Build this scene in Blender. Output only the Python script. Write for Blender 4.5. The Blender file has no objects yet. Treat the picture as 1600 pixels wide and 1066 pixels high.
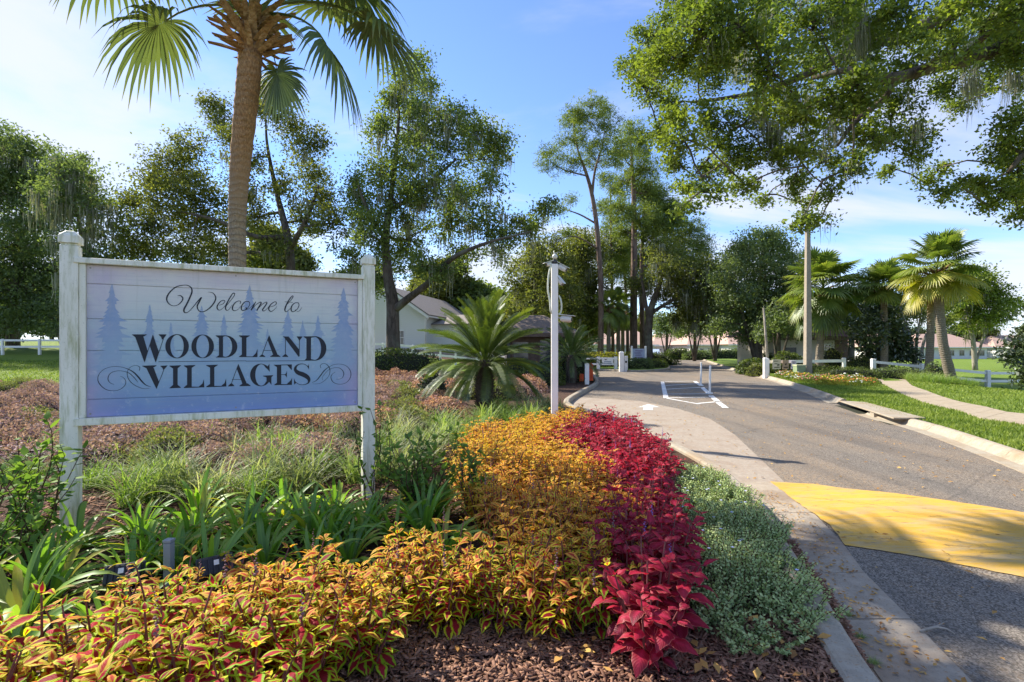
import bpy, math, random
import numpy as np
from mathutils import Vector, Matrix
from mathutils.geometry import delaunay_2d_cdt
R = math.radians
scene = bpy.context.scene
COL = scene.collection
# ------------------------------------------------------------------ camera
CAMH = 1.6
cam = bpy.data.objects.new('camera', bpy.data.cameras.new('camera'))
COL.objects.link(cam)
cam.location = (0, 0, CAMH); cam.rotation_euler = (R(90), 0, 0)
cam.data.sensor_width = 36; cam.data.lens = 18; cam.data.shift_y = 0.0075
cam.data.clip_start = 0.05; cam.data.clip_end = 3000
scene.camera = cam
# ------------------------------------------------------------------ light
SUN_AZ, SUN_EL = R(-56), R(40)
SUN_STRENGTH, SKY_STRENGTH, EXPOSURE = 3.5, 0.15, 1.56
world = bpy.data.worlds.new('World'); scene.world = world; world.use_nodes = True
wn, wl = world.node_tree.nodes, world.node_tree.links
wn.clear()
sky = wn.new('ShaderNodeTexSky'); sky.sky_type = 'NISHITA'; sky.sun_disc = False
sky.sun_elevation = SUN_EL; sky.sun_rotation = SUN_AZ
sky.air_density = 0.82; sky.dust_density = 0.0; sky.ozone_density = 3.2
tc = wn.new('ShaderNodeTexCoord')
sep = wn.new('ShaderNodeSeparateXYZ'); wl.new(tc.outputs['Generated'], sep.inputs[0])
def wmath(op, a, b=None, clamp=False):
    n = wn.new('ShaderNodeMath'); n.operation = op; n.use_clamp = clamp
    for i, x in enumerate((a, b)):
        if x is None: continue
        if isinstance(x, (int, float)): n.inputs[i].default_value = x
        else: wl.new(x, n.inputs[i])
    return n.outputs[0]
zc = wmath('ADD', wmath('MAXIMUM', sep.outputs[2], 0.0), 0.16)
comb = wn.new('ShaderNodeCombineXYZ')
wl.new(wmath('DIVIDE', sep.outputs[0], zc), comb.inputs[0]); wl.new(wmath('DIVIDE', sep.outputs[1], zc), comb.inputs[1])
mp = wn.new('ShaderNodeMapping'); wl.new(comb.outputs[0], mp.inputs[0])
mp.inputs['Location'].default_value = (0.35, -0.5, 0); mp.inputs['Rotation'].default_value = (0, 0, R(28)); mp.inputs['Scale'].default_value = (0.55, 1.3, 1)
cn = wn.new('ShaderNodeTexNoise'); wl.new(mp.outputs[0], cn.inputs['Vector'])
cn.inputs['Scale'].default_value = 0.9; cn.inputs['Detail'].default_value = 9; cn.inputs['Roughness'].default_value = 0.55
cn.inputs['Distortion'].default_value = 0.5
# thin cloud bank towards the sun side, wisps elsewhere, paler towards the horizon
side = wmath('MULTIPLY', wmath('ADD', wmath('MULTIPLY', sep.outputs[0], -0.78), wmath('MULTIPLY', sep.outputs[1], 0.6)), 1.0)
bank = wmath('MULTIPLY', wmath('SUBTRACT', side, 0.60, True), 0.12)
low = wmath('MULTIPLY', wmath('SUBTRACT', 0.30, sep.outputs[2], True), 0.45)
cv = wmath('ADD', wmath('ADD', cn.outputs[0], bank), low)
cr = wn.new('ShaderNodeMapRange'); cr.interpolation_type = 'SMOOTHSTEP'; wl.new(cv, cr.inputs[0])
cr.inputs[1].default_value = 0.47; cr.inputs[2].default_value = 0.66; cr.inputs[3].default_value = 0; cr.inputs[4].default_value = 0.85  # low threshold widens the unseen cloud cover for neutral fill light
mixc = wn.new('ShaderNodeMixRGB'); wl.new(cr.outputs[0], mixc.inputs[0]); mixc.inputs[2].default_value = (2.2, 2.25, 2.5, 1)
tint = wn.new('ShaderNodeMixRGB'); tint.blend_type = 'MULTIPLY'; tint.inputs[0].default_value = 1.0
wl.new(sky.outputs[0], tint.inputs[1]); tint.inputs[2].default_value = (.58, .60, .67, 1)
wl.new(tint.outputs[0], mixc.inputs[1])
bg = wn.new('ShaderNodeBackground'); bg.inputs[1].default_value = SKY_STRENGTH
wo = wn.new('ShaderNodeOutputWorld')
wl.new(mixc.outputs[0], bg.inputs[0]); wl.new(bg.outputs[0], wo.inputs[0])
world.cycles.sampling_method = 'MANUAL'; world.cycles.sample_map_resolution = 512
sl = bpy.data.lights.new('sun', 'SUN'); sl.energy = SUN_STRENGTH; sl.angle = R(0.55); sl.color = (1.0, 0.91, 0.77)
sun = bpy.data.objects.new('sun', sl); COL.objects.link(sun)
SDIR = Vector((math.sin(SUN_AZ) * math.cos(SUN_EL), math.cos(SUN_AZ) * math.cos(SUN_EL), math.sin(SUN_EL)))
sun.rotation_euler = SDIR.to_track_quat('Z', 'Y').to_euler(); sun.location = SDIR * 60
vs = scene.view_settings; vs.view_transform = 'Standard'; vs.look = 'None'; vs.gamma = 1; vs.exposure = EXPOSURE
vs.use_curve_mapping = False
scene.cycles.max_bounces = 7; scene.cycles.diffuse_bounces = 4; scene.cycles.glossy_bounces = 2
scene.cycles.transmission_bounces = 4; scene.cycles.transparent_max_bounces = 6
scene.cycles.caustics_reflective = False; scene.cycles.caustics_refractive = False
scene.cycles.use_adaptive_sampling = True

# ------------------------------------------------------------------ helpers
F = 800.0; HY = 545.0
def sst(t): t = min(1, max(0, t)); return t * t * (3 - 2 * t)
def zg(x, y):                      # terrain: rises to the left rear, falls to the right rear
    gx = float(np.interp(x, [-40, -8.5, -3.8, 0.6], [1.13, .85, .55, 0]))
    gy = float(np.interp(y, [12, 18, 34, 46, 70], [0, .14, 1.0, 1.95, 2.0]))
    return gx * gy - 0.66 * sst((x - 11.5 - .27 * y) / 7.5) * sst((y - 11) / 14)
def G(px, py, z=0.0):
    Y = (CAMH - z) * F / (py - HY); return (px - 800) / F * Y, Y
def GT(px, py, add=0.1):
    z = add
    for _ in range(30):
        x, y = G(px, py, z); z = .5 * z + .5 * (zg(x, y) + add)
    return x, y, z
def A(px, py, Y): return Vector(((px - 800) / F * Y, Y, CAMH + (HY - py) / F * Y))
def gp(px, Y, add=0.1):
    x = (px - 800) / F * Y; return Vector((x, Y, zg(x, Y) + add))

def link(o): COL.objects.link(o); return o
def mk(name, v, f, mat=None, parent=None, smooth=False, uv=None, tone=None, world=True, mats=None, midx=None):
    me = bpy.data.meshes.new(name)
    if isinstance(v, np.ndarray) and isinstance(f, np.ndarray):
        n, k = f.shape
        me.vertices.add(len(v)); me.vertices.foreach_set('co', v.astype(np.float32).ravel())
        me.loops.add(n * k); me.loops.foreach_set('vertex_index', f.astype(np.int32).ravel())
        me.polygons.add(n); me.polygons.foreach_set('loop_start', np.arange(0, n * k, k, dtype=np.int32))
        me.polygons.foreach_set('loop_total', np.full(n, k, dtype=np.int32))
        me.update(calc_edges=True)
    else:
        me.from_pydata([tuple(p) for p in v], [], [tuple(int(i) for i in q) for q in f])
    if uv is not None:
        lay = me.uv_layers.new(name='UVMap'); li = np.empty(len(me.loops), dtype=np.int32)
        me.loops.foreach_get('vertex_index', li); lay.data.foreach_set('uv', np.asarray(uv, dtype=np.float32)[li].ravel())
    if tone is not None:
        a = me.attributes.new('tone', 'FLOAT', 'POINT'); a.data.foreach_set('value', np.asarray(tone, dtype=np.float32))
    for m in (mats or ([mat] if mat else [])): me.materials.append(m)
    if midx is not None: me.polygons.foreach_set('material_index', np.asarray(midx, dtype=np.int32))
    if smooth: me.polygons.foreach_set('use_smooth', np.ones(len(me.polygons), dtype=bool))
    me.update()
    return place(name, me, parent, world)
def place(name, me, parent=None, world=False):
    o = link(bpy.data.objects.new(name, me))
    if parent is not None:
        o.parent = parent
        if world: o.matrix_parent_inverse = Matrix.Translation(parent.location).inverted()
    return o
def tag(o, label=None, cat=None, group=None, kind=None):
    if label: o['label'] = label
    if cat: o['category'] = cat
    if group: o['group'] = group
    if kind: o['kind'] = kind
    return o
def thing(name, label, cat, loc=(0, 0, 0), rz=0, group=None):
    o = link(bpy.data.objects.new(name, None)); o.location = loc; o.rotation_euler = (0, 0, rz); o.empty_display_size = .2
    return tag(o, label, cat, group)
def copy_tree(o, parent=None):
    c = o.copy(); COL.objects.link(c)
    if parent is not None: c.parent = parent
    for ch in list(o.children): copy_tree(ch, c)
    return c
class MB:
    def __init__(s): s.v = []; s.f = []
    def add(s, v, f):
        n = len(s.v); s.v += [tuple(p) for p in v]; s.f += [tuple(i + n for i in q) for q in f]; return s
    def box(s, x0, x1, y0, y1, z0, z1):
        v = [(x, y, z) for z in (z0, z1) for y in (y0, y1) for x in (x0, x1)]
        return s.add(v, [(0, 2, 3, 1), (4, 5, 7, 6), (0, 1, 5, 4), (2, 6, 7, 3), (0, 4, 6, 2), (1, 3, 7, 5)])
    def frustum(s, cx, cy, z0, z1, a, b):      # square frustum half sizes a -> b
        v = [(cx + i * a, cy + j * a, z0) for i, j in ((-1, -1), (1, -1), (1, 1), (-1, 1))] + [(cx + i * b, cy + j * b, z1) for i, j in ((-1, -1), (1, -1), (1, 1), (-1, 1))]
        return s.add(v, [(3, 2, 1, 0), (4, 5, 6, 7), (0, 1, 5, 4), (1, 2, 6, 5), (2, 3, 7, 6), (3, 0, 4, 7)])
    def tube(s, pts, rad, n=8, cap=True):
        pts = [Vector(p) for p in pts]
        if not isinstance(rad, (list, tuple)): rad = [rad] * len(pts)
        v = []; ref = Vector((0.31, 0.17, 0.93)).normalized()
        prev = None
        for i, p in enumerate(pts):
            d = (pts[min(i + 1, len(pts) - 1)] - pts[max(i - 1, 0)])
            if d.length < 1e-9: d = Vector((0, 0, 1))
            d.normalize()
            if prev is None:
                a = d.cross(ref)
                if a.length < .1: a = d.cross(Vector((1, 0, 0)))
            else: a = prev - d * prev.dot(d)
            a.normalize(); prev = a; b = d.cross(a)
            for k in range(n):
                t = 2 * math.pi * k / n
                v.append(p + (a * math.cos(t) + b * math.sin(t)) * rad[i])
        f = [(i * n + k, i * n + (k + 1) % n, (i + 1) * n + (k + 1) % n, (i + 1) * n + k) for i in range(len(pts) - 1) for k in range(n)]
        if cap: f += [tuple(range(n - 1, -1, -1)), tuple((len(pts) - 1) * n + k for k in range(n))]
        return s.add(v, f)
    def prism(s, poly, z0, z1):
        n = len(poly); v = [(x, y, z0) for x, y in poly] + [(x, y, z1) for x, y in poly]
        return s.add(v, [tuple(range(n - 1, -1, -1)), tuple(range(n, 2 * n))] + [(i, (i + 1) % n, n + (i + 1) % n, n + i) for i in range(n)])
    def build(s, name, mat, parent=None, smooth=False, world=False, bevel=0):
        o = mk(name, s.v, s.f, mat, parent, smooth, world=world)
        if bevel:
            m = o.modifiers.new('bevel', 'BEVEL'); m.width = bevel; m.segments = 2; m.limit_method = 'ANGLE'
        return o
def sphere_vf(c, r, nu=12, nv=8):
    v = []; f = []
    rx, ry, rz = r if isinstance(r, (tuple, list)) else (r, r, r)
    for j in range(nv + 1):
        t = math.pi * j / nv
        for i in range(nu):
            a = 2 * math.pi * i / nu
            v.append((c[0] + rx * math.sin(t) * math.cos(a), c[1] + ry * math.sin(t) * math.sin(a), c[2] + rz * math.cos(t)))
    f = [(j * nu + i, (j + 1) * nu + i, (j + 1) * nu + (i + 1) % nu, j * nu + (i + 1) % nu) for j in range(nv) for i in range(nu)]
    return v, f
def spline(pts, k=6):                    # Catmull-Rom through tuples of any length
    P = [np.array(p, float) for p in pts]; P = [2 * P[0] - P[1]] + P + [2 * P[-1] - P[-2]]
    out = []
    for i in range(1, len(P) - 2):
        for j in range(k):
            t = j / k
            out.append(.5 * ((2 * P[i]) + (-P[i - 1] + P[i + 1]) * t + (2 * P[i - 1] - 5 * P[i] + 4 * P[i + 1] - P[i + 2]) * t * t + (-P[i - 1] + 3 * P[i] - 3 * P[i + 1] + P[i + 2]) * t ** 3))
    out.append(P[-2]); return out
def inpoly(x, y, poly):
    c = False; n = len(poly); j = n - 1
    for i in range(n):
        xi, yi = poly[i][:2]; xj, yj = poly[j][:2]
        if (yi > y) != (yj > y) and x < (xj - xi) * (y - yi) / (yj - yi) + xi: c = not c
        j = i
    return c
def scatter(poly, n, rng, mind=0.0):
    xs = [p[0] for p in poly]; ys = [p[1] for p in poly]; out = []; tries = 0
    while len(out) < n and tries < n * 60:
        tries += 1
        x, y = rng.uniform(min(xs), max(xs)), rng.uniform(min(ys), max(ys))
        if not inpoly(x, y, poly): continue
        if mind and any((x - a) ** 2 + (y - b) ** 2 < mind * mind for a, b in out): continue
        out.append((x, y))
    return out
def sheet(name, poly, zf, mat, step=0, kind='structure', parent=None, far=0):
    pts = []; n = len(poly)
    for i in range(n):
        a = Vector(poly[i][:2]); b = Vector(poly[(i + 1) % n][:2]); L = (b - a).length
        k = max(1, int(L / step)) if step else 1
        k = min(k, 60)
        for j in range(k): pts.append(a.lerp(b, j / k))
    nb = len(pts); edges = [(i, (i + 1) % nb) for i in range(nb)]
    if step:
        xs = [p[0] for p in poly]; ys = [p[1] for p in poly]
        s = step; nx = int((max(xs) - min(xs)) / s); ny = int((max(ys) - min(ys)) / s)
        while nx * ny > 9000: s *= 1.3; nx = int((max(xs) - min(xs)) / s); ny = int((max(ys) - min(ys)) / s)
        for i in range(1, nx):
            for j in range(1, ny):
                x = min(xs) + (i + .3 * ((j % 2) - .5)) * s; y = min(ys) + j * s
                if inpoly(x, y, poly): pts.append(Vector((x, y)))
    vo, _, fo, *_r = delaunay_2d_cdt(pts, edges, [], 1, 1e-5)
    v = [(p.x, p.y, zf(p.x, p.y)) for p in vo]
    f = []
    for q in fo:
        a, b, c = (Vector(v[i][:2]) for i in q[:3])
        f.append(tuple(q) if (b - a).cross(c - a) > 0 else tuple(reversed(q)))
    o = mk(name, v, f, mat, parent, smooth=bool(step), world=parent is not None)
    if kind and parent is None: tag(o, kind=kind)
    return o

# ------------------------------------------------------------------ materials
class N:
    def __init__(s, name):
        s.m = bpy.data.materials.new(name); s.m.use_nodes = True; s.t = s.m.node_tree; s.n = s.t.nodes; s.l = s.t.links; s.n.clear()
        s.out = s.n.new('ShaderNodeOutputMaterial')
    def node(s, t, **k):
        n = s.n.new(t)
        for a, b in k.items():
            if a.startswith('i_'):
                n.inputs[a[2:].replace('_', ' ')].default_value = b
            else: setattr(n, a, b)
        return n
    def conn(s, x, inp):
        if hasattr(x, 'links') or isinstance(x, bpy.types.NodeSocket): s.l.new(x, inp)
        elif isinstance(x, (tuple, list)): inp.default_value = (*x, 1) if len(x) == 3 and len(inp.default_value) == 4 else x
        else: inp.default_value = x
    def math(s, op, a, b=0.0, clamp=False):
        n = s.n.new('ShaderNodeMath'); n.operation = op; n.use_clamp = clamp; s.conn(a, n.inputs[0]); s.conn(b, n.inputs[1]); return n.outputs[0]
    def coord(s, which='Object'): return s.n.new('ShaderNodeTexCoord').outputs[which]
    def noise(s, scale, detail=3, rough=.55, vec=None, dist=0, col=False):
        n = s.n.new('ShaderNodeTexNoise'); s.l.new(vec if vec is not None else s.coord(), n.inputs['Vector'])
        n.inputs['Scale'].default_value = scale; n.inputs['Detail'].default_value = detail; n.inputs['Roughness'].default_value = rough; n.inputs['Distortion'].default_value = dist
        return n.outputs[1 if col else 0]
    def vor(s, scale, feature='F1', vec=None, out=0):
        n = s.n.new('ShaderNodeTexVoronoi'); n.feature = feature; s.l.new(vec if vec is not None else s.coord(), n.inputs['Vector']); n.inputs['Scale'].default_value = scale
        return n.outputs[out]
    def scale(s, sc, vec=None, rot=(0, 0, 0)):
        n = s.n.new('ShaderNodeMapping'); s.l.new(vec if vec is not None else s.coord(), n.inputs[0]); n.inputs['Scale'].default_value = sc; n.inputs['Rotation'].default_value = rot
        return n.outputs[0]
    def ramp(s, x, stops, smooth=False):
        n = s.n.new('ShaderNodeValToRGB'); s.conn(x, n.inputs[0]); e = n.color_ramp.elements
        if smooth: n.color_ramp.interpolation = 'EASE'
        while len(e) < len(stops): e.new(.5)
        for i, (p, c) in enumerate(stops):
            e[i].position = p; e[i].color = (*c, 1) if isinstance(c, (tuple, list)) else (c, c, c, 1)
        return n.outputs[0]
    def rng(s, x, a, b, c=0.0, d=1.0):
        n = s.n.new('ShaderNodeMapRange'); s.conn(x, n.inputs[0]); n.clamp = True
        for i, q in enumerate((a, b, c, d)): n.inputs[i + 1].default_value = q
        return n.outputs[0]
    def mix(s, f, a, b, mode='MIX'):
        n = s.n.new('ShaderNodeMixRGB'); n.blend_type = mode; s.conn(f, n.inputs[0]); s.conn(a, n.inputs[1]); s.conn(b, n.inputs[2]); return n.outputs[0]
    def attr(s, name):
        n = s.n.new('ShaderNodeAttribute'); n.attribute_name = name; return n.outputs['Fac']
    def rand(s): return s.n.new('ShaderNodeObjectInfo').outputs['Random']
    def uv(s):
        n = s.n.new('ShaderNodeSeparateXYZ'); s.l.new(s.coord('UV'), n.inputs[0]); return n.outputs[0], n.outputs[1]
    def bump(s, h, strength=.3, dist=.01):
        n = s.n.new('ShaderNodeBump'); s.conn(h, n.inputs['Height']); n.inputs['Strength'].default_value = strength; n.inputs['Distance'].default_value = dist; return n.outputs[0]
    def pbr(s, col, rough=.6, bump=None, metal=0, spec=.4):
        p = s.n.new('ShaderNodeBsdfPrincipled'); s.conn(col, p.inputs['Base Color']); s.conn(rough, p.inputs['Roughness']); p.inputs['Metallic'].default_value = metal
        p.inputs['Specular IOR Level'].default_value = spec
        if bump is not None: s.l.new(bump, p.inputs['Normal'])
        s.l.new(p.outputs[0], s.out.inputs[0]); return s.m
    def leaf(s, col, trans=.4, gloss=.07, rough=.4, tcol=None, bump=None):
        d = s.n.new('ShaderNodeBsdfDiffuse'); t = s.n.new('ShaderNodeBsdfTranslucent'); g = s.n.new('ShaderNodeBsdfGlossy')
        s.conn(col, d.inputs[0]); s.conn(tcol if tcol is not None else s.mix(1.0, col, (1.25, 1.3, .7), 'MULTIPLY'), t.inputs[0]); g.inputs['Roughness'].default_value = rough + .12
        g.inputs[0].default_value = (.9, .95, 1, 1)
        if bump is not None:
            for q in (d, g): s.l.new(bump, q.inputs['Normal'])
        m1 = s.n.new('ShaderNodeMixShader'); m1.inputs[0].default_value = trans; s.l.new(d.outputs[0], m1.inputs[1]); s.l.new(t.outputs[0], m1.inputs[2])
        m2 = s.n.new('ShaderNodeMixShader'); m2.inputs[0].default_value = gloss * .5; s.l.new(m1.outputs[0], m2.inputs[1]); s.l.new(g.outputs[0], m2.inputs[2])
        s.l.new(m2.outputs[0], s.out.inputs[0]); return s.m
def foliage_mat(name, dark, mid, light, trans=.42, gloss=.05, clump=.5, rough=.45):
    n = N(name); t = n.attr('tone')
    c = n.ramp(t, [(0, dark), (.55, mid), (1, light)])
    k = n.rng(n.noise(clump, 3), .35, .68)
    c = n.mix(n.math('MULTIPLY', k, .55), c, light)
    return n.leaf(c, trans, gloss, rough)
def plain(name, col, rough=.5, var=.12, sc=6, bump=0, metal=0, spec=.4):
    n = N(name); k = n.rng(n.noise(sc, 5), .3, .7, 1 - var, 1 + var)
    c = n.mix(1.0, col, n.ramp(k, [(0, 0.0), (1, 1.0)]) if False else _grey(n, k), 'MULTIPLY')
    b = n.bump(n.noise(sc * 8, 4), bump, .01) if bump else None
    return n.pbr(c, rough, b, metal, spec)
def _grey(n, k):
    q = n.n.new('ShaderNodeCombineXYZ')
    for i in range(3): n.l.new(k, q.inputs[i])
    return q.outputs[0]
M = {}
def asphalt():
    n = N('asphalt'); v = n.coord()
    sp = n.noise(260, 2, .7, v); sp2 = n.vor(110, 'F1', v, 1)
    g = n.node('ShaderNodeRGBToBW'); n.l.new(sp2, g.inputs[0])
    agg = n.rng(g.outputs[0], .25, .9, .035, .42)
    base = n.mix(n.rng(sp, .35, .9), _grey(n, agg), (.10, .10, .10))
    big = n.rng(n.noise(.35, 5, .6, v), .35, .7)
    base = n.mix(1.0, base, (1.05, .92, .77), 'MULTIPLY'); c = n.mix(n.math('MULTIPLY', big, .5), base, (.21, .18, .145))
    # fine oak-leaf litter dust gathered in drifts
    lit = n.math('MULTIPLY', n.rng(n.noise(.55, 6, .7, n.scale((1, .45, 1))), .41, .60), n.rng(n.noise(26, 4, .85, v), .47, .60))
    c = n.mix(n.math('MULTIPLY', lit, .6), c, (.40, .26, .13))
    wp = n.noise(1, 5, .6, n.scale((1.5, .10, 1), None, (0, 0, .26)))
    c = n.mix(n.rng(wp, .52, .68, 0, .45), c, (.075, .072, .07)); c = n.mix(n.rng(n.noise(.9, 6, .75, v), .60, .68, 0, .5), c, (.055, .053, .052))
    # sealed cracks / darker patches
    cr = n.vor(.35, 'DISTANCE_TO_EDGE', n.mix(.25, n.coord(), n.noise(1.3, 3, .5, v, col=True)))
    c = n.mix(n.rng(cr, .0, .006, .35, 0), c, (.03, .03, .032))
    return n.pbr(c, .82, n.bump(n.math('ADD', sp, n.math('MULTIPLY', g.outputs[0], .8)), .55, .006), spec=.35)
def concrete(name, base=(.42, .385, .32), dirt=(.16, .115, .075), amt=.55, sc=1.0):
    n = N(name); v = n.coord()
    c = n.mix(n.rng(n.noise(9 * sc, 7, .65, v), .3, .72), tuple(x * .72 for x in base), base)
    c = n.mix(n.math('MULTIPLY', n.rng(n.noise(1.1 * sc, 8, .68, v, .4), .46, .68), amt), c, dirt)
    c = n.mix(n.math('MULTIPLY', n.rng(n.noise(70, 3, .7, v), .56, .66), .6), c, tuple(x * .45 for x in base))
    c = n.mix(n.math('MULTIPLY', n.rng(n.noise(46, 2, .6, v), .62, .68), .5), c, (.33, .18, .07))
    return n.pbr(c, .88, n.bump(n.noise(120, 4, .7, v), .5, .004), spec=.25)
def grassmat():
    n = N('lawn'); v = n.coord()
    c = n.ramp(n.noise(38, 6, .75, v), [(.3, (.05, .09, .012)), (.5, (.115, .19, .02)), (.72, (.24, .30, .05))])
    c = n.mix(n.math('MULTIPLY', n.rng(n.noise(.5, 5, .6, v), .4, .7), .5), c, (.20, .27, .04))
    c = n.mix(n.math('MULTIPLY', n.rng(n.noise(2.2, 6, .7, v), .58, .75), .5), c, (.26, .24, .09))
    return n.pbr(c, .9, n.bump(n.noise(60, 4, .8, v), .9, .03), spec=.2)
def mulchmat():
    n = N('mulch'); v = n.coord()
    c = n.ramp(n.vor(45, 'F1', n.scale((1, .4, 1), v, (0, 0, .6)), 1), [(0, (.035, .02, .014)), (.5, (.10, .055, .035)), (1, (.22, .13, .085))])
    n2 = n.noise(25, 6, .8, v)
    c = n.mix(n.rng(n2, .35, .65), c, (.05, .03, .022))
    return n.pbr(c, .95, n.bump(n2, 1.0, .03), spec=.2)
M['asphalt'] = asphalt(); M['concrete'] = concrete('concrete'); M['gutter'] = concrete('gutter', (.41, .35, .275), (.17, .095, .05), .7)
M['apron'] = concrete('apron', (.39, .335, .275), (.24, .17, .12), .5, 1.6); M['walk'] = concrete('walk', (.44, .375, .28), (.3, .22, .14), .3)
M['kerb'] = concrete('kerb', (.42, .375, .30), (.26, .155, .06), .6, 1.4)
M['lawn'] = grassmat(); M['mulch'] = mulchmat()
def paint(name, col, wear=.5, under=(.13, .125, .12), sc=1.0):
    n = N(name); v = n.coord()
    w = n.rng(n.noise(3.2 * sc, 9, .75, v), .62 - .18 * wear, .70 - .1 * wear)
    sp = n.rng(n.noise(95, 3, .75, v), .6, .68)
    c = n.mix(n.rng(n.noise(1.2, 6, .6, v), .35, .7), col, tuple(x * .78 for x in col))
    c = n.mix(n.math('MULTIPLY', w, wear), c, under); c = n.mix(n.math('MULTIPLY', sp, .55 if wear > .38 else .8), c, under)
    if wear < .38: c = n.mix(n.math('MULTIPLY', n.rng(n.noise(2.1, 10, .8, n.scale((.6, 1.2, 1))), .50, .62), .6), c, (.33, .28, .19))
    cr = n.vor(1.1, 'DISTANCE_TO_EDGE', n.mix(.22, n.scale((.35, 1.0, 1), None, (0, 0, .12)), n.noise(2.5, 4, .6, v, col=True)))
    c = n.mix(n.math('MULTIPLY', n.rng(cr, .0, .008, 1, 0), n.rng(n.noise(4, 5, .7), .42, .6, 0, .75)), c, (.09, .065, .04))
    if wear < .38:
        st = n.noise(5, 8, .75, n.scale((.18, 1.6, 1), None, (0, 0, .13)))
        c = n.mix(n.math('MULTIPLY', n.rng(st, .48, .64), .75), c, (.46, .36, .20)); c = n.mix(n.rng(n.noise(14, 6, .8, n.scale((.3, 1.6, 1), None, (0, 0, .13))), .58, .66, 0, .8), c, (.16, .12, .08))
    return n.pbr(c, .7, n.bump(n.noise(180, 3, .7, v), .5, .004), spec=.35)
M['yellow'] = paint('yellow_paint', (.66, .385, .05), .35, (.30, .22, .10)); M['white_line'] = paint('white_road_paint', (.78, .78, .76), .4, sc=2)
def vinyl():
    n = N('white_painted_wood'); v = n.coord()
    c = n.mix(n.rng(n.noise(5, 6, .6, n.scale((1, 1, .25))), .4, .75), (.86, .84, .74), (.70, .70, .58))
    st = n.math('MULTIPLY', n.rng(n.noise(7, 8, .7, n.scale((2.2, 2.2, .3))), .48, .66), .8)
    c = n.mix(st, c, (.36, .38, .17))
    c = n.mix(n.rng(n.noise(60, 3, .7, v), .63, .7, 0, .45), c, (.28, .28, .2))
    return n.pbr(c, .45, n.bump(n.noise(40, 4, .6, n.scale((1, 1, .1))), .15, .004))
M['vinyl'] = vinyl(); M['white'] = plain('white_paint', (.86, .84, .80), .4, .06, 3)
M['whitedirty'] = plain('dirty_white_paint', (.72, .71, .68), .5, .15, 5)
def bark(name, a, b, sc=6, vs=.25, moss=None):
    n = N(name); v = n.scale((1, 1, vs))
    k = n.noise(sc, 7, .7, v, .6)
    c = n.mix(n.rng(k, .35, .65), a, b)
    if moss: c = n.mix(n.math('MULTIPLY', n.rng(n.noise(1.2, 5), .5, .65), .7), c, moss)
    return n.pbr(c, .95, n.bump(n.vor(sc * 1.5, 'DISTANCE_TO_EDGE', v), .8, .04), spec=.15)
M['oak_bark'] = bark('oak_bark', (.045, .036, .028), (.15, .12, .095), 6, .25, (.17, .17, .13))
M['pine_bark'] = bark('pine_bark', (.07, .045, .035), (.26, .19, .15), 5, .2)
M['pale_bark'] = bark('pale_bark', (.18, .16, .13), (.42, .38, .32), 4, .3)
M['twig'] = bark('twig_bark', (.06, .035, .022), (.15, .09, .055), 20, .4)
def palmbark(name, a, b, c3):
    n = N(name); z = n.node('ShaderNodeSeparateXYZ'); n.l.new(n.coord(), z.inputs[0])
    wv = n.math('SINE', n.math('ADD', n.math('MULTIPLY', z.outputs[2], 62), n.math('MULTIPLY', n.noise(3, 4), 14)))
    f = n.noise(28, 5, .7, n.scale((1.6, 1.6, .5)))
    c = n.mix(n.rng(f, .3, .7), a, b)
    c = n.mix(n.rng(wv, .55, 1, 0, .45), c, tuple(x * .5 for x in a))
    c = n.mix(n.rng(z.outputs[2], 3.6, 4.9), c, n.mix(n.rng(f, .35, .6), c3, tuple(x * .5 for x in c3)))
    c = n.mix(n.rng(n.noise(34, 2, .4), .70, .74, 0, .8), c, (.5, .5, .42))
    return n.pbr(c, .92, n.bump(n.math('ADD', n.math('MULTIPLY', wv, .35), f), .9, .02), spec=.15)
M['palm_bark'] = palmbark('palm_bark', (.20, .165, .115), (.43, .355, .25), (.50, .31, .17))
M['palm_bark_grey'] = palmbark('palm_bark_grey', (.13, .11, .085), (.33, .28, .22), (.30, .19, .12))
M['boot'] = bark('palm_boot', (.20, .12, .06), (.50, .34, .18), 12, .3)
M['boot_dark'] = bark('palm_boot_dark', (.09, .05, .035), (.27, .16, .10), 10, .3)
M['moss'] = (lambda n: n.leaf(n.ramp(n.attr('tone'), [(0, (.16, .165, .12)), (1, (.40, .40, .31))]), .3, .01))(N('spanish_moss'))
M['oak'] = foliage_mat('oak_leaves', (.05, .085, .025), (.12, .175, .045), (.25, .31, .07), trans=.5)
M['oak_near'] = foliage_mat('near_oak_leaves', (.05, .085, .02), (.12, .18, .032), (.27, .33, .045), trans=.5, gloss=.05)
M['oak_dark'] = foliage_mat('dark_oak_leaves', (.055, .09, .038), (.12, .17, .058), (.22, .28, .09), gloss=.06, trans=.48)
M['oak_olive'] = foliage_mat('olive_oak_leaves', (.05, .07, .018), (.12, .15, .032), (.26, .27, .055), trans=.48)
M['autumn'] = foliage_mat('yellowing_leaves', (.07, .085, .018), (.17, .17, .028), (.40, .31, .05), trans=.48)
M['pine'] = foliage_mat('pine_needles', (.055, .09, .022), (.13, .19, .035), (.27, .32, .06), trans=.42)
M['lime'] = foliage_mat('lime_leaves', (.06, .10, .015), (.14, .20, .025), (.28, .34, .05))
M['magnolia'] = foliage_mat('magnolia_leaves', (.015, .03, .013), (.035, .06, .02), (.09, .12, .035), trans=.2, gloss=.14, rough=.3)
M['hedge'] = foliage_mat('hedge_leaves', (.03, .055, .014), (.075, .115, .024), (.18, .22, .04), clump=1.5)
M['hedge_y'] = foliage_mat('yellow_hedge_leaves', (.08, .10, .015), (.24, .25, .03), (.48, .44, .05), clump=1.5)
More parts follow.
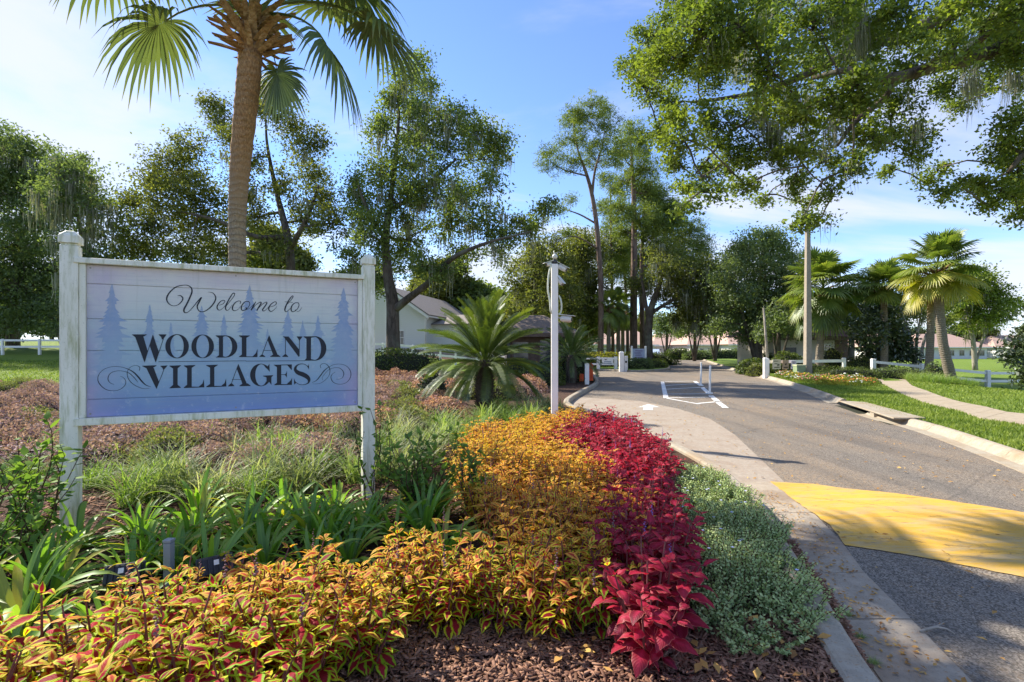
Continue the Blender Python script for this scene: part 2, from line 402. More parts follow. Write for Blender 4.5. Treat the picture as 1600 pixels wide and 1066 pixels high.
M['purple'] = foliage_mat('purple_shrub_leaves', (.07, .075, .035), (.25, .125, .14), (.60, .42, .45), clump=2.2, trans=.35)
M['salmon'] = foliage_mat('salmon_shrub_leaves', (.12, .08, .04), (.46, .20, .19), (.70, .50, .38), clump=2.6, trans=.4)
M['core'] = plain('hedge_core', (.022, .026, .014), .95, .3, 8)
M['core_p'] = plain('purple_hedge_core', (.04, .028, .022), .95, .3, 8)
M['far'] = foliage_mat('far_leaves', (.03, .05, .022), (.065, .095, .035), (.13, .16, .06), trans=.35, clump=.2)
def strap(name, dark, mid, light, tip=None, trans=.45, gloss=.08):
    n = N(name); u, v = n.uv(); t = n.math('ADD', n.math('MULTIPLY', n.attr('tone'), .55), n.math('MULTIPLY', n.rand(), .45))
    c = n.ramp(t, [(0, dark), (.5, mid), (1, light)])
    if tip: c = n.mix(n.rng(v, .82, 1.0), c, tip)
    rib = n.rng(n.math('ABSOLUTE', n.math('SUBTRACT', u, .5)), 0, .12, .35, 0)
    c = n.mix(rib, c, tuple(x * 1.6 for x in mid))
    return n.leaf(c, trans, gloss, .35)
M['aga'] = strap('agapanthus_leaf', (.08, .18, .025), (.18, .34, .035), (.42, .52, .05), (.30, .26, .05))
M['lily_y'] = strap('yellowing_strap_leaf', (.16, .22, .02), (.32, .34, .03), (.52, .42, .04), (.4, .22, .04))
M['lirio'] = strap('liriope_blade', (.08, .16, .025), (.19, .30, .05), (.46, .52, .22), (.50, .50, .28), gloss=.06)
M['lirio_pale'] = strap('variegated_blade', (.09, .14, .04), (.24, .28, .12), (.60, .60, .38), (.62, .58, .38), gloss=.06)
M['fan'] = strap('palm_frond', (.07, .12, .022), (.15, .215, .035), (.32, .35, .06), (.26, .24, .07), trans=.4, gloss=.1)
M['fan_dark'] = strap('dark_palm_frond', (.05, .085, .03), (.11, .155, .05), (.20, .25, .07), (.26, .24, .07), trans=.3, gloss=.1)  # darker, greyer, less translucent green for the tall palm
M['fan_y'] = strap('yellow_palm_frond', (.17, .20, .025), (.32, .33, .035), (.56, .46, .06), (.42, .30, .08), trans=.45, gloss=.1)
M['cycad'] = strap('cycad_leaflet', (.03, .065, .012), (.085, .13, .018), (.22, .26, .028), None, trans=.35, gloss=.12)
# ================================================================== GROUND
rng = random.Random(7)
LK = [G(x, y, .13) for x, y in [(1387.5, 1066), (1329.6, 987.7), (1286, 911.7), (1242.7, 857.4), (1199, 788.6), (1174, 765), (1127, 727), (1062, 693), (1000, 664), (945, 645), (890, 628), (912, 610), (935, 597), (931, 587), (915, 581)]]
d0 = Vector(LK[0]) - Vector(LK[1]); d0.normalize()
LK = [tuple(Vector(LK[0]) + d0 * 5), tuple(Vector(LK[0]) + d0 * 2)] + LK + [(-2, 38), (-14, 41)]
RK = [(3.9, -5), (4.5, 0), (5.35, 3.4)] + [G(x, y) for x, y in [(1600, 735), (1516, 702), (1429.5, 671), (1355, 651), (1309, 634), (1250, 609.5), (1197, 592.5), (1151, 581.7), (1120, 571), (1087, 560.5)]] + [(38, 118)]
IK = [(-14, 44.5), (2, 41), G(975, 581), G(1010, 581), G(1038, 579), G(1047, 576.5), G(1044, 571), G(1036, 563.5), (26, 92), (32, 118)]
LK = [tuple(p) for p in spline(LK, 4)]; RK = [tuple(p) for p in spline(RK, 5)]; IK = [tuple(p) for p in spline(IK, 4)]
def offset(path, d):
    out = []
    for i, p in enumerate(path):
        a = Vector(path[max(i - 1, 0)][:2]); b = Vector(path[min(i + 1, len(path) - 1)][:2]); t = (b - a).normalized()
        out.append((p[0] - t.y * d, p[1] + t.x * d))
    return out
# big ground below everything, out to the horizon
def gridsheet(name, x0, x1, y0, y1, nx, ny, zf, mat, pw=1.0):
    xs = [x0 + (x1 - x0) * i / nx for i in range(nx + 1)]; ys = [y0 + (y1 - y0) * (j / ny) ** pw for j in range(ny + 1)]
    v = [(x, y, zf(x, y)) for y in ys for x in xs]
    f = [(j * (nx + 1) + i, j * (nx + 1) + i + 1, (j + 1) * (nx + 1) + i + 1, (j + 1) * (nx + 1) + i) for j in range(ny) for i in range(nx)]
    return tag(mk(name, v, f, mat, smooth=True), kind='structure')
gridsheet('ground', -900, 900, -60, 2200, 120, 160, lambda x, y: zg(x, y) - .12 - (.25 if y < 120 and -20 < x < 40 else 0), M['lawn'], 1.6)
asphalt_o = sheet('road', offset(RK, -.1) + [tuple(p) for p in reversed(IK)][:-1] + [(-14, 44.5), (-14, 41)] + [tuple(p) for p in reversed(LK)], lambda x, y: zg(x, y), M['asphalt'], step=1.5)
# concrete apron and gutter strip
gut = [G(x, y) for x, y in [(1510.6, 1066), (1423.7, 969.6), (1351, 897), (1315, 848), (1271.7, 803), (1221, 749), (1148.6, 680), (1110, 655), (1060, 639), (1000, 627), (905, 621)]]
g0 = [tuple(Vector(gut[0]) + d0 * 5.2)] + gut
lkc = [p for p in LK if p[1] < 16.0 and p[1] > -3]
lk_off = offset(LK, .02)
apron = g0 + [p for p in reversed(lk_off) if G(905, 621)[1] > p[1] > -2.4]
sheet('apron', apron, lambda x, y: .004, M['apron'])
# gutter pan pieces beside the kerb, each with its own joint
gp_ = bpy.data.objects['apron']
pans = [(1510.6, 1066), (1423.7, 969.6), (1351, 897), (1315, 848), (1271.7, 803), (1203, 754)]
inner = [(1372, 1066), (1308, 969.6), (1262, 897), (1232, 848), (1204, 803), (1152, 754)]
for i in range(5):
    q = [G(*pans[i]), G(*pans[i + 1]), G(*inner[i + 1]), G(*inner[i])]
    if i == 0: q[0] = tuple(Vector(q[0]) + d0 * 2); q[3] = tuple(Vector(q[3]) + d0 * 2)
    c = sum((Vector(p) for p in q), Vector((0, 0))) / 4
    q = [tuple(c + (Vector(p) - c) * .992) for p in q]
    m = MB().prism(q, .002, .012)
    m.build('gutter_slab', M['gutter'], gp_, bevel=.002)
# yellow speed hump
HP = [G(x, y) for x, y in [(1203, 753), (1271, 757), (1400, 775), (1600, 808), (1600, 903), (1450, 873), (1322, 853), (1296, 823), (1240, 784)]]
def humpz(x, y):
    c = .5 * (HP[1][1] + HP[6][1]); return .006 + .04 * max(0, 1 - ((y - c - (x - 3) * -.09) / .85) ** 2) * sst((x - 2.35) / 1.2)
e1 = (Vector(HP[3]) - Vector(HP[2])).normalized(); e2 = (Vector(HP[4]) - Vector(HP[5])).normalized()
ext = [HP[0], HP[1], HP[2], HP[3], (6.55, HP[3][1] - .12), (6.15, HP[4][1] - .2), HP[4], HP[5], HP[6], HP[7], HP[8]]
ext = [Vector(p) for p in ext]
rgd = []; rq = random.Random(4)
for i in range(len(ext)):
    a = ext[i]; b = ext[(i + 1) % len(ext)]; k = max(1, int((b - a).length / .07)); n_ = (b - a).normalized(); n_ = Vector((-n_.y, n_.x))
    rgd += [a.lerp(b, j / k) + n_ * rq.uniform(-.009, .009) for j in range(k)]
ext = rgd
sheet('speed_hump', [tuple(p) for p in ext], humpz, M['yellow'], step=.12)
# white markings on the road
def mark(px, name='lane_marking', z=.006):
    q = [G(*p) for p in px]
    mk(name, [(x, y, z) for x, y in q], [tuple(range(len(q)))], M['white_line'], asphalt_o)
def zz(x, y): return (880 + x / 4.633, 540 + 0 + (y / 4.633) - 110)      # crop 880,430 at 4.633
def seg(a, b, w):
    a = Vector(G(*a)); b = Vector(G(*b)); t = (b - a).normalized(); n_ = Vector((-t.y, t.x)) * w / 2
    q = [a - n_, b - n_, b + n_, a + n_]
    mk('lane_marking', [(p.x, p.y, .006) for p in q], [(0, 1, 2, 3)], M['white_line'], asphalt_o)
seg(zz(718, 772), zz(745, 892), .16)
for a, b in [((735, 771), (948, 768)), ((740, 800), (985, 786)), ((745, 827), (1015, 812)), ((752, 862), (1060, 860)), ((760, 889), (1090, 884)), ((975, 930), (1140, 915))]: seg(zz(*a), zz(*b), .13)
seg(zz(752, 893), zz(985, 935), .11)
for a, b in [((950, 768), (1000, 803)), ((1005, 812), (1058, 862)), ((1068, 873), (1120, 917)), ((1112, 915), (1176, 962))]: seg(zz(*a), zz(*b), .17)
ar = [(997, 637), (1013, 632.2), (1032, 637), (1020, 637), (1020.5, 641.5), (1004.5, 641.5), (1006, 637)]
mark(ar, 'arrow_marking', .010)
# beds and lawns on either side
bedL = [p for p in offset(LK, .18)]
LAWN_EDGE = [(-14, 41.2), (-4, 36), (-1.5, 30), (-6, 22), (-13, 18.2), (-22, 17.2), (-40, 17)]
bed = list(bedL) + LAWN_EDGE[0:0] + [(-14, 41.5)] + LAWN_EDGE[1:] + [(-40, -6), (bedL[0][0], -6)]
sheet('mulch_bed', [p for p in bed], lambda x, y: zg(x, y) + .085 - .05 * (x > bedL[0][0] + 99), M['mulch'], step=.6)
lawnL = [(-14, 41.2)] + LAWN_EDGE[1:] + [(-120, 17), (-120, 120), (-14, 120)]
lawnL = LAWN_EDGE + [(-150, 17), (-150, 125), (0, 125), (18, 118), (18, 88)] + [(2, 47), (-14, 45)]
sheet('left_lawn', lawnL, lambda x, y: zg(x, y) + .10, M['lawn'], step=2.0)
isl = [p for p in offset(IK, .2)]
sheet('island_lawn', isl + [(18, 118), (18, 88), (2, 47), (-14, 45)], lambda x, y: .11 + zg(x, y), M['lawn'], step=2.0)
rkb = offset(RK, -.34)
sheet('right_lawn', rkb + [(60, 160), (300, 160), (300, -10), (4, -10)], lambda x, y: zg(x, y) + .10, M['lawn'], step=2.5)
# kerbs, cast in sections
def kerb(name, path, prof, mat, L=2.4, gap=.012, skip=None, label=None):
    root = MB(); P = [Vector(p[:2]) for p in path]
    cum = [0]
    for i in range(1, len(P)): cum.append(cum[-1] + (P[i] - P[i - 1]).length)
    def at(s):
        s = min(max(s, 0), cum[-1] - 1e-6)
        i = next(k for k in range(1, len(cum)) if cum[k] >= s); t = (s - cum[i - 1]) / (cum[i] - cum[i - 1])
        e = P[max(i - 2, 0)], P[min(i + 1, len(P) - 1)]
        d = (e[1] - e[0]).normalized()
        return P[i - 1].lerp(P[i], t), d
    holder = None; s = 0; k = 0; r = random.Random(3)
    while s < cum[-1] - .1:
        l = L if s < 45 else 8
        e = min(s + l, cum[-1]); n_ = max(2, int((e - s) / .35)); v = []
        if skip and skip(at((s + e) / 2)[0]): s = e; continue
        for j in range(n_ + 1):
            p, d = at(s + gap / 2 + (e - s - gap) * j / n_); nn = Vector((-d.y, d.x))
            for o_, z in prof: q = p + nn * o_; v.append((q.x, q.y, z + zg(p.x, p.y)))
        m = len(prof)
        f = [(j * m + i, j * m + i + 1, (j + 1) * m + i + 1, (j + 1) * m + i) for j in range(n_) for i in range(m - 1)]
        f += [tuple(range(m))[::-1], tuple(n_ * m + i for i in range(m))]
        dz = r.uniform(-.003, .003)
        v = [(a, b, c + dz) for a, b, c in v]
        if holder is None:
            holder = mk(name, v, f, mat); tag(holder, kind='structure')
        else: mk('kerb_stone', v, f, mat, holder)
        s = e; k += 1
    return holder
kerb('left_kerb', LK, [(0, -.05), (.003, .03), (.012, .10), (.03, .125), (.05, .134), (.14, .136), (.163, .13), (.175, .115), (.178, -.05)], M['kerb'])
right_prof = [(0.34, -.1), (.005 + .32, -.05), (.22, .0), (.05, .012)]
kerb('right_kerb', RK, [(.10, -.05), (.10, .010), (-.10, .016), (-.15, .05), (-.19, .105), (-.24, .13), (-.30, .135), (-.35, .12), (-.37, -.05)], M['kerb'], 2.6, skip=lambda p: G(1400, 650)[1] + .9 < p.y < G(1315, 634)[1] - .6)
kerb('island_kerb', IK, [(0, -.05), (.01, .10), (.04, .13), (.16, .135), (.18, -.05)], M['kerb'], 4)
kerb('lawn_edge_kerb', [(-7, 21.2), (-13, 18.1), (-22, 17.1), (-60, 16.9)], [(0, 0), (.0, .20), (-.14, .21), (-.15, 0)], M['concrete'], 3)
# storm drain: throat shade put in as near-black surfaces under a lifted concrete lid
dr = thing('storm_drain', 'concrete storm drain inlet with a dark open throat in the far kerb', 'storm drain', (*G(1355, 649), 0))
p0 = Vector(G(1311, 634)); p1 = Vector(G(1398, 664)); t = (p1 - p0).normalized(); nn = Vector((t.y * -1, t.x))
if nn.x < 0: nn = -nn
def q4(a, b, c, d): return [tuple(p0.lerp(p1, s) + nn * o) for s, o in (a, b, c, d)]
MB().prism(q4((0, -.02), (1, -.02), (.95, .62), (.08, .55)), .115, .15).build('drain_lid', M['kerb'], dr, world=True, bevel=.01)
MB().prism(q4((-.02, .45), (1.02, .45), (1.02, .55), (-.02, .55)), -.3, .113).build('drain_throat', M['core'], dr, world=True)
MB().prism(q4((.62, .0), (.69, .0), (.69, .2), (.62, .2)), 0.0, .113).build('drain_pillar', M['kerb'], dr, world=True, bevel=.01)
MB().prism(q4((0, -.1), (1, -.1), (1, .47), (0, .47)), -.02, .006).build('drain_floor', M['core'], dr, world=True)
# sidewalk of separate slabs
wa = [GT(x, y) for x, y in [(1363, 588), (1373, 597), (1400, 612), (1440, 629), (1500, 643.5), (1600, 665)]]
wb = [GT(x, y) for x, y in [(1410, 588), (1418, 597), (1447, 611), (1490, 626), (1540, 636.5), (1640, 652)]]
wa = spline([p[:2] for p in wa] + [(13.2, 6.5), (15, 2)], 3); wb = spline([p[:2] for p in wb] + [(15.2, 7.5), (17, 3)], 3)
first = None
for i in range(len(wa) - 1):
    q = [wa[i], wa[i + 1], wb[i + 1], wb[i]]; c = sum(q) / 4
    q = [c + (p - c) * (1 - .02 / max(.3, np.linalg.norm(p - c))) for p in q]
    v = [(p[0], p[1], zg(p[0], p[1]) + h) for h in (.02, .125) for p in q]
    f = [(0, 1, 2, 3), (7, 6, 5, 4), (0, 4, 5, 1), (1, 5, 6, 2), (2, 6, 7, 3), (3, 7, 4, 0)]
    if first is None: first = tag(mk('sidewalk', v, f, M['walk']), kind='structure')
    else: mk('slab', v, f, M['walk'], first)
# ================================================================== WELCOME SIGN
PL = Vector((-3.617, 4.2)); PR = Vector((-1.477, 5.25)); TH = math.atan2(PR.y - PL.y, PR.x - PL.x); LW = (PR - PL).length
ct, st_ = math.cos(TH), math.sin(TH)
def S(px, py, off=.02):            # photo point -> (u, v) on the panel plane
    ax = (px - 800) / F; ox, oy = PL.x + st_ * off, PL.y - ct * off
    # ox + s ct = t ax ; oy + s st = t
    s = (oy * ax - ox) / (ct - st_ * ax); t = oy + s * st_
    return s, CAMH + t * (HY - py) / F
sign = thing('welcome_sign', 'large white-framed welcome sign reading Welcome to Woodland Villages above the flower bed', 'sign', (PL.x, PL.y, .08), TH)
zb = -.08
def zl(z): return z - .08           # world z -> local
ZT = 2.44
for x in (0, LW):
    m = MB().box(x - .06, x + .06, -.06, .06, -.25, zl(ZT))
    o = m.build('post', M['vinyl'], sign, bevel=.006)
    c = MB().box(x - .052, x + .052, -.052, .052, zl(ZT), zl(ZT) + .018)
    c.box(x - .068, x + .068, -.068, .068, zl(ZT) + .018, zl(ZT) + .08).frustum(x, 0, zl(ZT) + .08, zl(ZT) + .122, .066, .028)
    c.build('post_cap', M['vinyl'], o, bevel=.005)
u0, u1 = .06, LW - .06
vt, vb = 2.345, 1.03
MB().box(u0 - .03, u1 + .01, -.075, .035, zl(vt) - .045, zl(vt)).build('top_rail', M['vinyl'], sign, bevel=.005)
MB().box(u0 - .03, u1 + .01, -.075, .035, zl(vb) - .06, zl(vb)).build('bottom_rail', M['vinyl'], sign, bevel=.005)
for a, b in ((u0 + .001, u0 + .045), (u1 - .045, u1 - .001)): MB().box(a, b, -.045, .03, zl(vb) + .001, zl(vt) - .046).build('stile', M['vinyl'], sign, bevel=.004)
def panelmat(tree=False):
    n = N('sign_tree_print' if tree else 'sign_panel_print'); sp = n.node('ShaderNodeSeparateXYZ'); n.l.new(n.coord(), sp.inputs[0])
    h = n.rng(sp.outputs[2], zl(vb), zl(vt)); x = n.rng(sp.outputs[0], u0, u1)
    nz = n.noise(2.3, 6, .65, n.scale((1, 1, 1.8)))
    hh = n.math('ADD', h, n.math('MULTIPLY', n.math('SUBTRACT', nz, .5), .28))
    c = n.ramp(hh, [(0.0, (.20, .29, .55)), (.2, (.27, .42, .60)), (.48, (.40, .54, .62)), (.7, (.64, .68, .66)), (.86, (.72, .70, .68)), (1, (.64, .56, .64))])
    edge = n.math('ABSOLUTE', n.math('SUBTRACT', x, .5))
    c = n.mix(n.math('MULTIPLY', n.rng(edge, .36, .5), n.rng(n.noise(3, 4), .3, .6)), c, (.46, .38, .58))
    gr = n.noise(9, 7, .7, n.scale((.35, 1, 7)))
    c = n.mix(n.rng(gr, .5, .75, 0, .42), c, (.34, .37, .48)); c = n.mix(n.rng(n.noise(14, 5, .7), .58, .72, 0, .4), c, (.68, .70, .72))
    if tree:
        k = n.rng(h, .22, .62, 0, .78)
        c = n.mix(n.math('MULTIPLY', k, n.rng(n.noise(26, 4, .7), .25, .6, .7, 1)), c, (.19, .31, .55))
    drip = n.rng(n.noise(16, 5, .7, n.scale((1, 1, .07))), .55, .72, 0, 1)
    c = n.mix(n.math('MULTIPLY', drip, n.rng(h, .45, 1.0, .08, .5)), c, (.42, .42, .38)); c = n.mix(n.rng(n.noise(55, 4, .8), .62, .70, 0, .4), c, (.25, .28, .33))
    return n.pbr(c, .5, n.bump(gr, .25, .003), spec=.35)
M['print'] = panelmat(); M['print_tree'] = panelmat(True)
M['ink'] = plain('dark_ink', (.012, .018, .032), .55, .1, 20)
lines = [((130, 442.7), (562, 462)), ((130, 497), (562, 507.5)), ((130, 546), (562, 549)), ((130, 597), (562, 588)), ((130, 622), (562, 612))]
lines = [lines[0], lines[1], lines[2], lines[4]]
vs_ = [zl(vt) - .046] + [zl((S(*a)[1] + S(*b)[1]) / 2) for a, b in lines] + [zl(vb) + .001]
print('SIGN LW', LW, 'plank v', [round(q, 2) for q in vs_], S(130, 412), S(565, 432), S(130, 650), S(565, 632))
pan = MB().box(u0 + .046, u1 - .046, -.004, .02, zl(vb) + .001, zl(vt) - .047).build('panel', M['print'], sign)
for a, b in zip(vs_[:-1], vs_[1:]): MB().box(u0 + .046, u1 - .046, -.016, -.0045, b + .0025, a - .0025).build('plank', M['print'], pan, bevel=.002)
FRONT = -.0166; M['bolt'] = plain('bolt_metal', (.30, .28, .25), .4, .2, 20, metal=.6)
for u_ in (u0 + .07, (u0 + u1) / 2, u1 - .07):
    for v_ in (zl(vt) - .075, zl(vb) + .03): MB().tube([(u_, FRONT, v_), (u_, FRONT - .004, v_)], .007, 8).build('screw_head', M['bolt'], sign)
EPS = [0.0]
class Flat:
    def __init__(s): s.v = []; s.f = []
    def poly(s, pts):              # pts in photo px
        EPS[0] += 1.2e-5; n = len(s.v); q = [S(*p, .018) for p in pts]
        ar_ = sum(q[i][0] * q[(i + 1) % len(q)][1] - q[(i + 1) % len(q)][0] * q[i][1] for i in range(len(q)))
        if ar_ < 0: q = q[::-1]
        s.v += [(u, FRONT - .0006 - EPS[0] % .0015, zl(v)) for u, v in q]; s.f.append(tuple(range(n, n + len(q)))); return s
    def stroke(s, pts, sc, k=5):      # (x, y, w) in photo px, w already px
        P = spline(pts, k); n = len(P); EPS[0] += 1.2e-5; y = FRONT - .0006 - EPS[0] % .0015; b = len(s.v); L = []
        for i, p in enumerate(P):
            d = P[min(i + 1, n - 1)][:2] - P[max(i - 1, 0)][:2]; d = d / (np.linalg.norm(d) + 1e-9); nn_ = np.array((-d[1], d[0])) * max(.35, p[2]) / 2
            for sg in (1, -1):
                u, v = S(*(p[:2] + nn_ * sg), .018); s.v.append((u, y, zl(v)))
        s.f += [(b + 2 * i, b + 2 * i + 1, b + 2 * i + 3, b + 2 * i + 2) for i in range(n - 1)]; return s
    def build(s, name, mat): return mk(name, s.v, s.f, mat, sign, world=False)
# print: pale fir trees
rt = random.Random(11)
for cx, ty, by, hw in [(175, 443, 585, 38), (234, 475, 560, 18), (267, 503, 560, 11), (315, 477, 572, 27), (350, 491, 565, 17), (390, 445, 570, 32), (418, 513, 560, 10), (450, 485, 568, 24), (473, 500, 560, 12), (497, 492, 562, 18), (537, 449, 585, 32)]:
    fl = Flat(); n = 22; Lp = []; Rp = []
    for i in range(n):
        t0 = (i + .2) / n; y = ty + (by - ty) * (t0 ** 1.05); w = hw * (t0 ** .8) * rt.uniform(.55, 1.15)
        Lp += [(cx - w, y + rt.uniform(1, 3)), (cx - w * .5 - .4, y + 1.0)]; Rp += [(cx + w * rt.uniform(.6, 1.25), y + rt.uniform(1, 3)), (cx + w * .5 + .4, y + 1.0)]
    pts = [(cx, ty)] + Rp + Lp[::-1]
    pts = [(min(max(x, 133), 560), y) for x, y in pts]
    # clamp keeps the print on the panel; triangulated as a fan strip by level
    for i in range(n):
        a = Rp[2 * i]; b = Lp[2 * i]; top = (cx, ty) if i == 0 else None
        if i == 0: fl.poly([(cx, ty), a, b])
        else: fl.poly([Rp[2 * i - 1], a, b, Lp[2 * i - 1]])
        if i < n - 1: fl.poly([a, Rp[2 * i + 1], Lp[2 * i + 1], b])
    for i, p in enumerate(fl.v):
        fl.v[i] = (min(max(p[0], u0 + .048), u1 - .048), FRONT - .0001 - (i // 4 % 7) * 3e-5, p[2])
    fl.build('printed_fir', M['print_tree'])
def zc_(sx, ox, oy): return lambda pts: [(ox + p[0] / sx, oy + p[1] / sx) + tuple(q / sx for q in p[2:]) for p in pts]
z3 = zc_(9.694, 200, 510); z4 = zc_(9.412, 350, 510); z5 = zc_(16, 145, 560); z6 = zc_(20, 480, 560); z1 = zc_(13.333, 250, 430); z2 = zc_(13.333, 360, 440)
def letter(z, polys=(), lines_=()):
    fl = Flat()
    for p in polys: fl.poly(z(p))
    for l in lines_: fl.stroke(z(l), 1, 5 if len(l) > 2 else 1)
    fl.build('letter', M['ink'])
def ring(z, c, ro, ri, a0=0, a1=360, cin=None, n=40, extra=()):
    fl = Flat(); cin = cin or c; O = []; I = []
    for i in range(n + 1):
        a = R(a0 + (a1 - a0) * i / n)
        O.append((c[0] + ro[0] * math.cos(a), c[1] - ro[1] * math.sin(a))); I.append((cin[0] + ri[0] * math.cos(a), cin[1] - ri[1] * math.sin(a)))
    O = z(O); I = z(I)
    e = EPS[0]
    for i in range(n): EPS[0] = e; fl.poly([O[i], O[i + 1], I[i + 1], I[i]])
    for p in extra: fl.poly(z(p))
    fl.build('letter', M['ink'])
letter(z3, [[(100, 138), (228, 138), (300, 378), (250, 548)], [(62, 122), (282, 122), (282, 130), (228, 158), (110, 165), (62, 129)], [(378, 125), (330, 300), (418, 548), (466, 385)], [(465, 122), (582, 122), (582, 128), (545, 175), (518, 205), (500, 160), (465, 130)]],
       [[(250, 540, 9), (376, 135, 9)], [(420, 538, 9), (540, 180, 9)]])
ring(z3, (743, 302), (178, 183), (101, 173)); ring(z3, (1131, 304), (171, 179), (96, 170))
ring(z4, (20, 297), (176, 163), (100, 152), -90, 90, (20, 297), 24, [[(-74, 135), (-14, 135), (-14, 460), (-74, 460)], [(-122, 133), (20, 134), (20, 144), (-74, 175), (-122, 142)], [(-122, 460), (-74, 425), (20, 449), (20, 460)]])
letter(z4, [[(222, 133), (378, 135), (378, 142), (330, 170), (262, 170), (222, 142)], [(262, 140), (330, 140), (330, 450), (262, 450)], [(222, 453), (222, 445), (262, 415), (330, 442), (485, 444), (490, 453)], [(494, 330), (492, 452), (415, 449), (468, 395)]])
letter(z4, [[(665, 130), (636, 190), (732, 445), (800, 445)], [(520, 450), (608, 450), (606, 442), (570, 415), (552, 415), (520, 442)], [(678, 450), (830, 450), (828, 443), (798, 418), (728, 412), (678, 442)]], [[(655, 160, 9), (556, 430, 9)], [(582, 355, 7), (705, 355, 7)]])
letter(z4, [[(862, 148), (952, 150), (1108, 345), (1105, 452), (1095, 445), (885, 165)], [(858, 450), (945, 450), (943, 442), (912, 410), (895, 410), (858, 442)], [(1070, 148), (1158, 150), (1122, 195), (1112, 215), (1098, 195), (1070, 154)]], [[(903, 180, 9), (903, 425, 9)], [(1109, 180, 9), (1107, 440, 9)]])
ring(z4, (1335, 325), (170, 180), (92, 168), -90, 90, (1335, 325), 24, [[(1212, 148), (1280, 148), (1280, 506), (1212, 506)], [(1168, 148), (1335, 146), (1335, 157), (1212, 185), (1168, 155)], [(1180, 506), (1212, 470), (1335, 493), (1335, 505)]])
letter(z3, [], [[(462, 537, 8), (900, 533, 8), (1790, 523, 8)]])
letter(z4, [], [[(318, 512, 8), (800, 509, 8), (1190, 507, 8)]])
letter(z3, [[(262, 600), (378, 600), (468, 838), (430, 950)], [(215, 597), (430, 590), (430, 600), (375, 628), (270, 632), (215, 605)], [(490, 598), (602, 592), (562, 640), (535, 660), (520, 630), (490, 606)]], [[(432, 940, 9), (550, 640, 9)]])
letter(z3, [[(682, 600), (752, 598), (752, 932), (682, 934)], [(628, 596), (802, 590), (802, 597), (752, 637), (682, 640), (628, 604)], [(630, 940), (800, 932), (800, 925), (752, 885), (682, 887), (630, 932)]])
letter(z3, [[(895, 596), (965, 594), (965, 924), (895, 926)], [(845, 594), (1020, 586), (1020, 593), (965, 630), (895, 634), (845, 602)], [(845, 936), (1152, 925), (1152, 916), (965, 914), (895, 884), (845, 926)], [(1150, 800), (1156, 922), (1060, 924), (1125, 870)]])
letter(z3, [[(1242, 590), (1308, 588), (1308, 914), (1242, 916)], [(1185, 588), (1360, 581), (1360, 588), (1308, 622), (1242, 627), (1185, 596)], [(1185, 923), (1488, 912), (1488, 903), (1308, 903), (1242, 874), (1185, 914)], [(1486, 788), (1490, 912), (1398, 915), (1462, 860)]])
letter(z4, [[(212, 552), (184, 615), (280, 872), (348, 872)], [(60, 886), (152, 880), (150, 870), (118, 840), (95, 842), (60, 877)], [(228, 882), (392, 878), (390, 870), (345, 838), (268, 845), (228, 873)]], [[(202, 585, 9), (102, 860, 9)], [(118, 782, 7), (255, 782, 7)]])
ring(z4, (540, 716), (156, 166), (88, 158), 38, 322, (548, 716), 32, [[(668, 552), (672, 672), (648, 640), (596, 590), (640, 592)], [(625, 738), (697, 733), (697, 862), (662, 815), (640, 838), (625, 840)], [(573, 726), (722, 718), (722, 726), (697, 748), (625, 752), (573, 734)]])
letter(z4, [[(778, 564), (842, 564), (842, 860), (778, 860)], [(735, 565), (998, 560), (998, 572), (842, 574), (778, 600), (735, 572)], [(998, 560), (998, 645), (985, 635), (928, 570)], [(842, 706), (915, 706), (915, 715), (842, 715)], [(925, 650), (925, 762), (915, 735), (888, 711), (915, 690)], [(740, 866), (998, 860), (998, 850), (842, 850), (778, 830), (740, 858)], [(1002, 755), (998, 862), (912, 860), (985, 790)]])
letter(z4, [[(1248, 546), (1251, 642), (1240, 615), (1222, 592), (1240, 580)], [(1030, 760), (1030, 862), (1042, 848), (1060, 830), (1042, 800)]], [[(1240, 592, 8), (1180, 557, 8), (1110, 557, 12), (1060, 592, 28), (1050, 640, 46), (1090, 682, 60), (1160, 708, 66), (1220, 742, 62), (1250, 785, 44), (1238, 832, 20), (1180, 858, 9), (1110, 855, 8), (1055, 820, 8), (1035, 795, 8)]])
letter(z5, [], [[(680, 445, 4), (760, 480, 10), (820, 560, 14), (815, 650, 14), (740, 740, 12), (620, 800, 9), (480, 810, 9), (330, 780, 14), (200, 680, 20), (130, 560, 18), (140, 430, 13), (230, 310, 10), (370, 235, 9), (550, 205, 9), (720, 220, 10), (880, 270, 16), (1020, 350, 30), (1130, 460, 38), (1230, 580, 34), (1330, 670, 20), (1450, 712, 8)],
                [(535, 655, 5), (430, 610, 13), (378, 520, 17), (410, 410, 14), (500, 340, 11), (650, 312, 9), (800, 330, 10), (920, 380, 15), (1040, 490, 17), (1125, 600, 7)],
                [(1160, 310, 12), (1175, 230, 15), (1110, 185, 10), (1010, 190, 9), (920, 240, 9), (865, 330, 12), (865, 440, 14), (920, 560, 16), (1030, 660, 13), (1180, 735, 11), (1300, 760, 8), (1420, 750, 6)]])
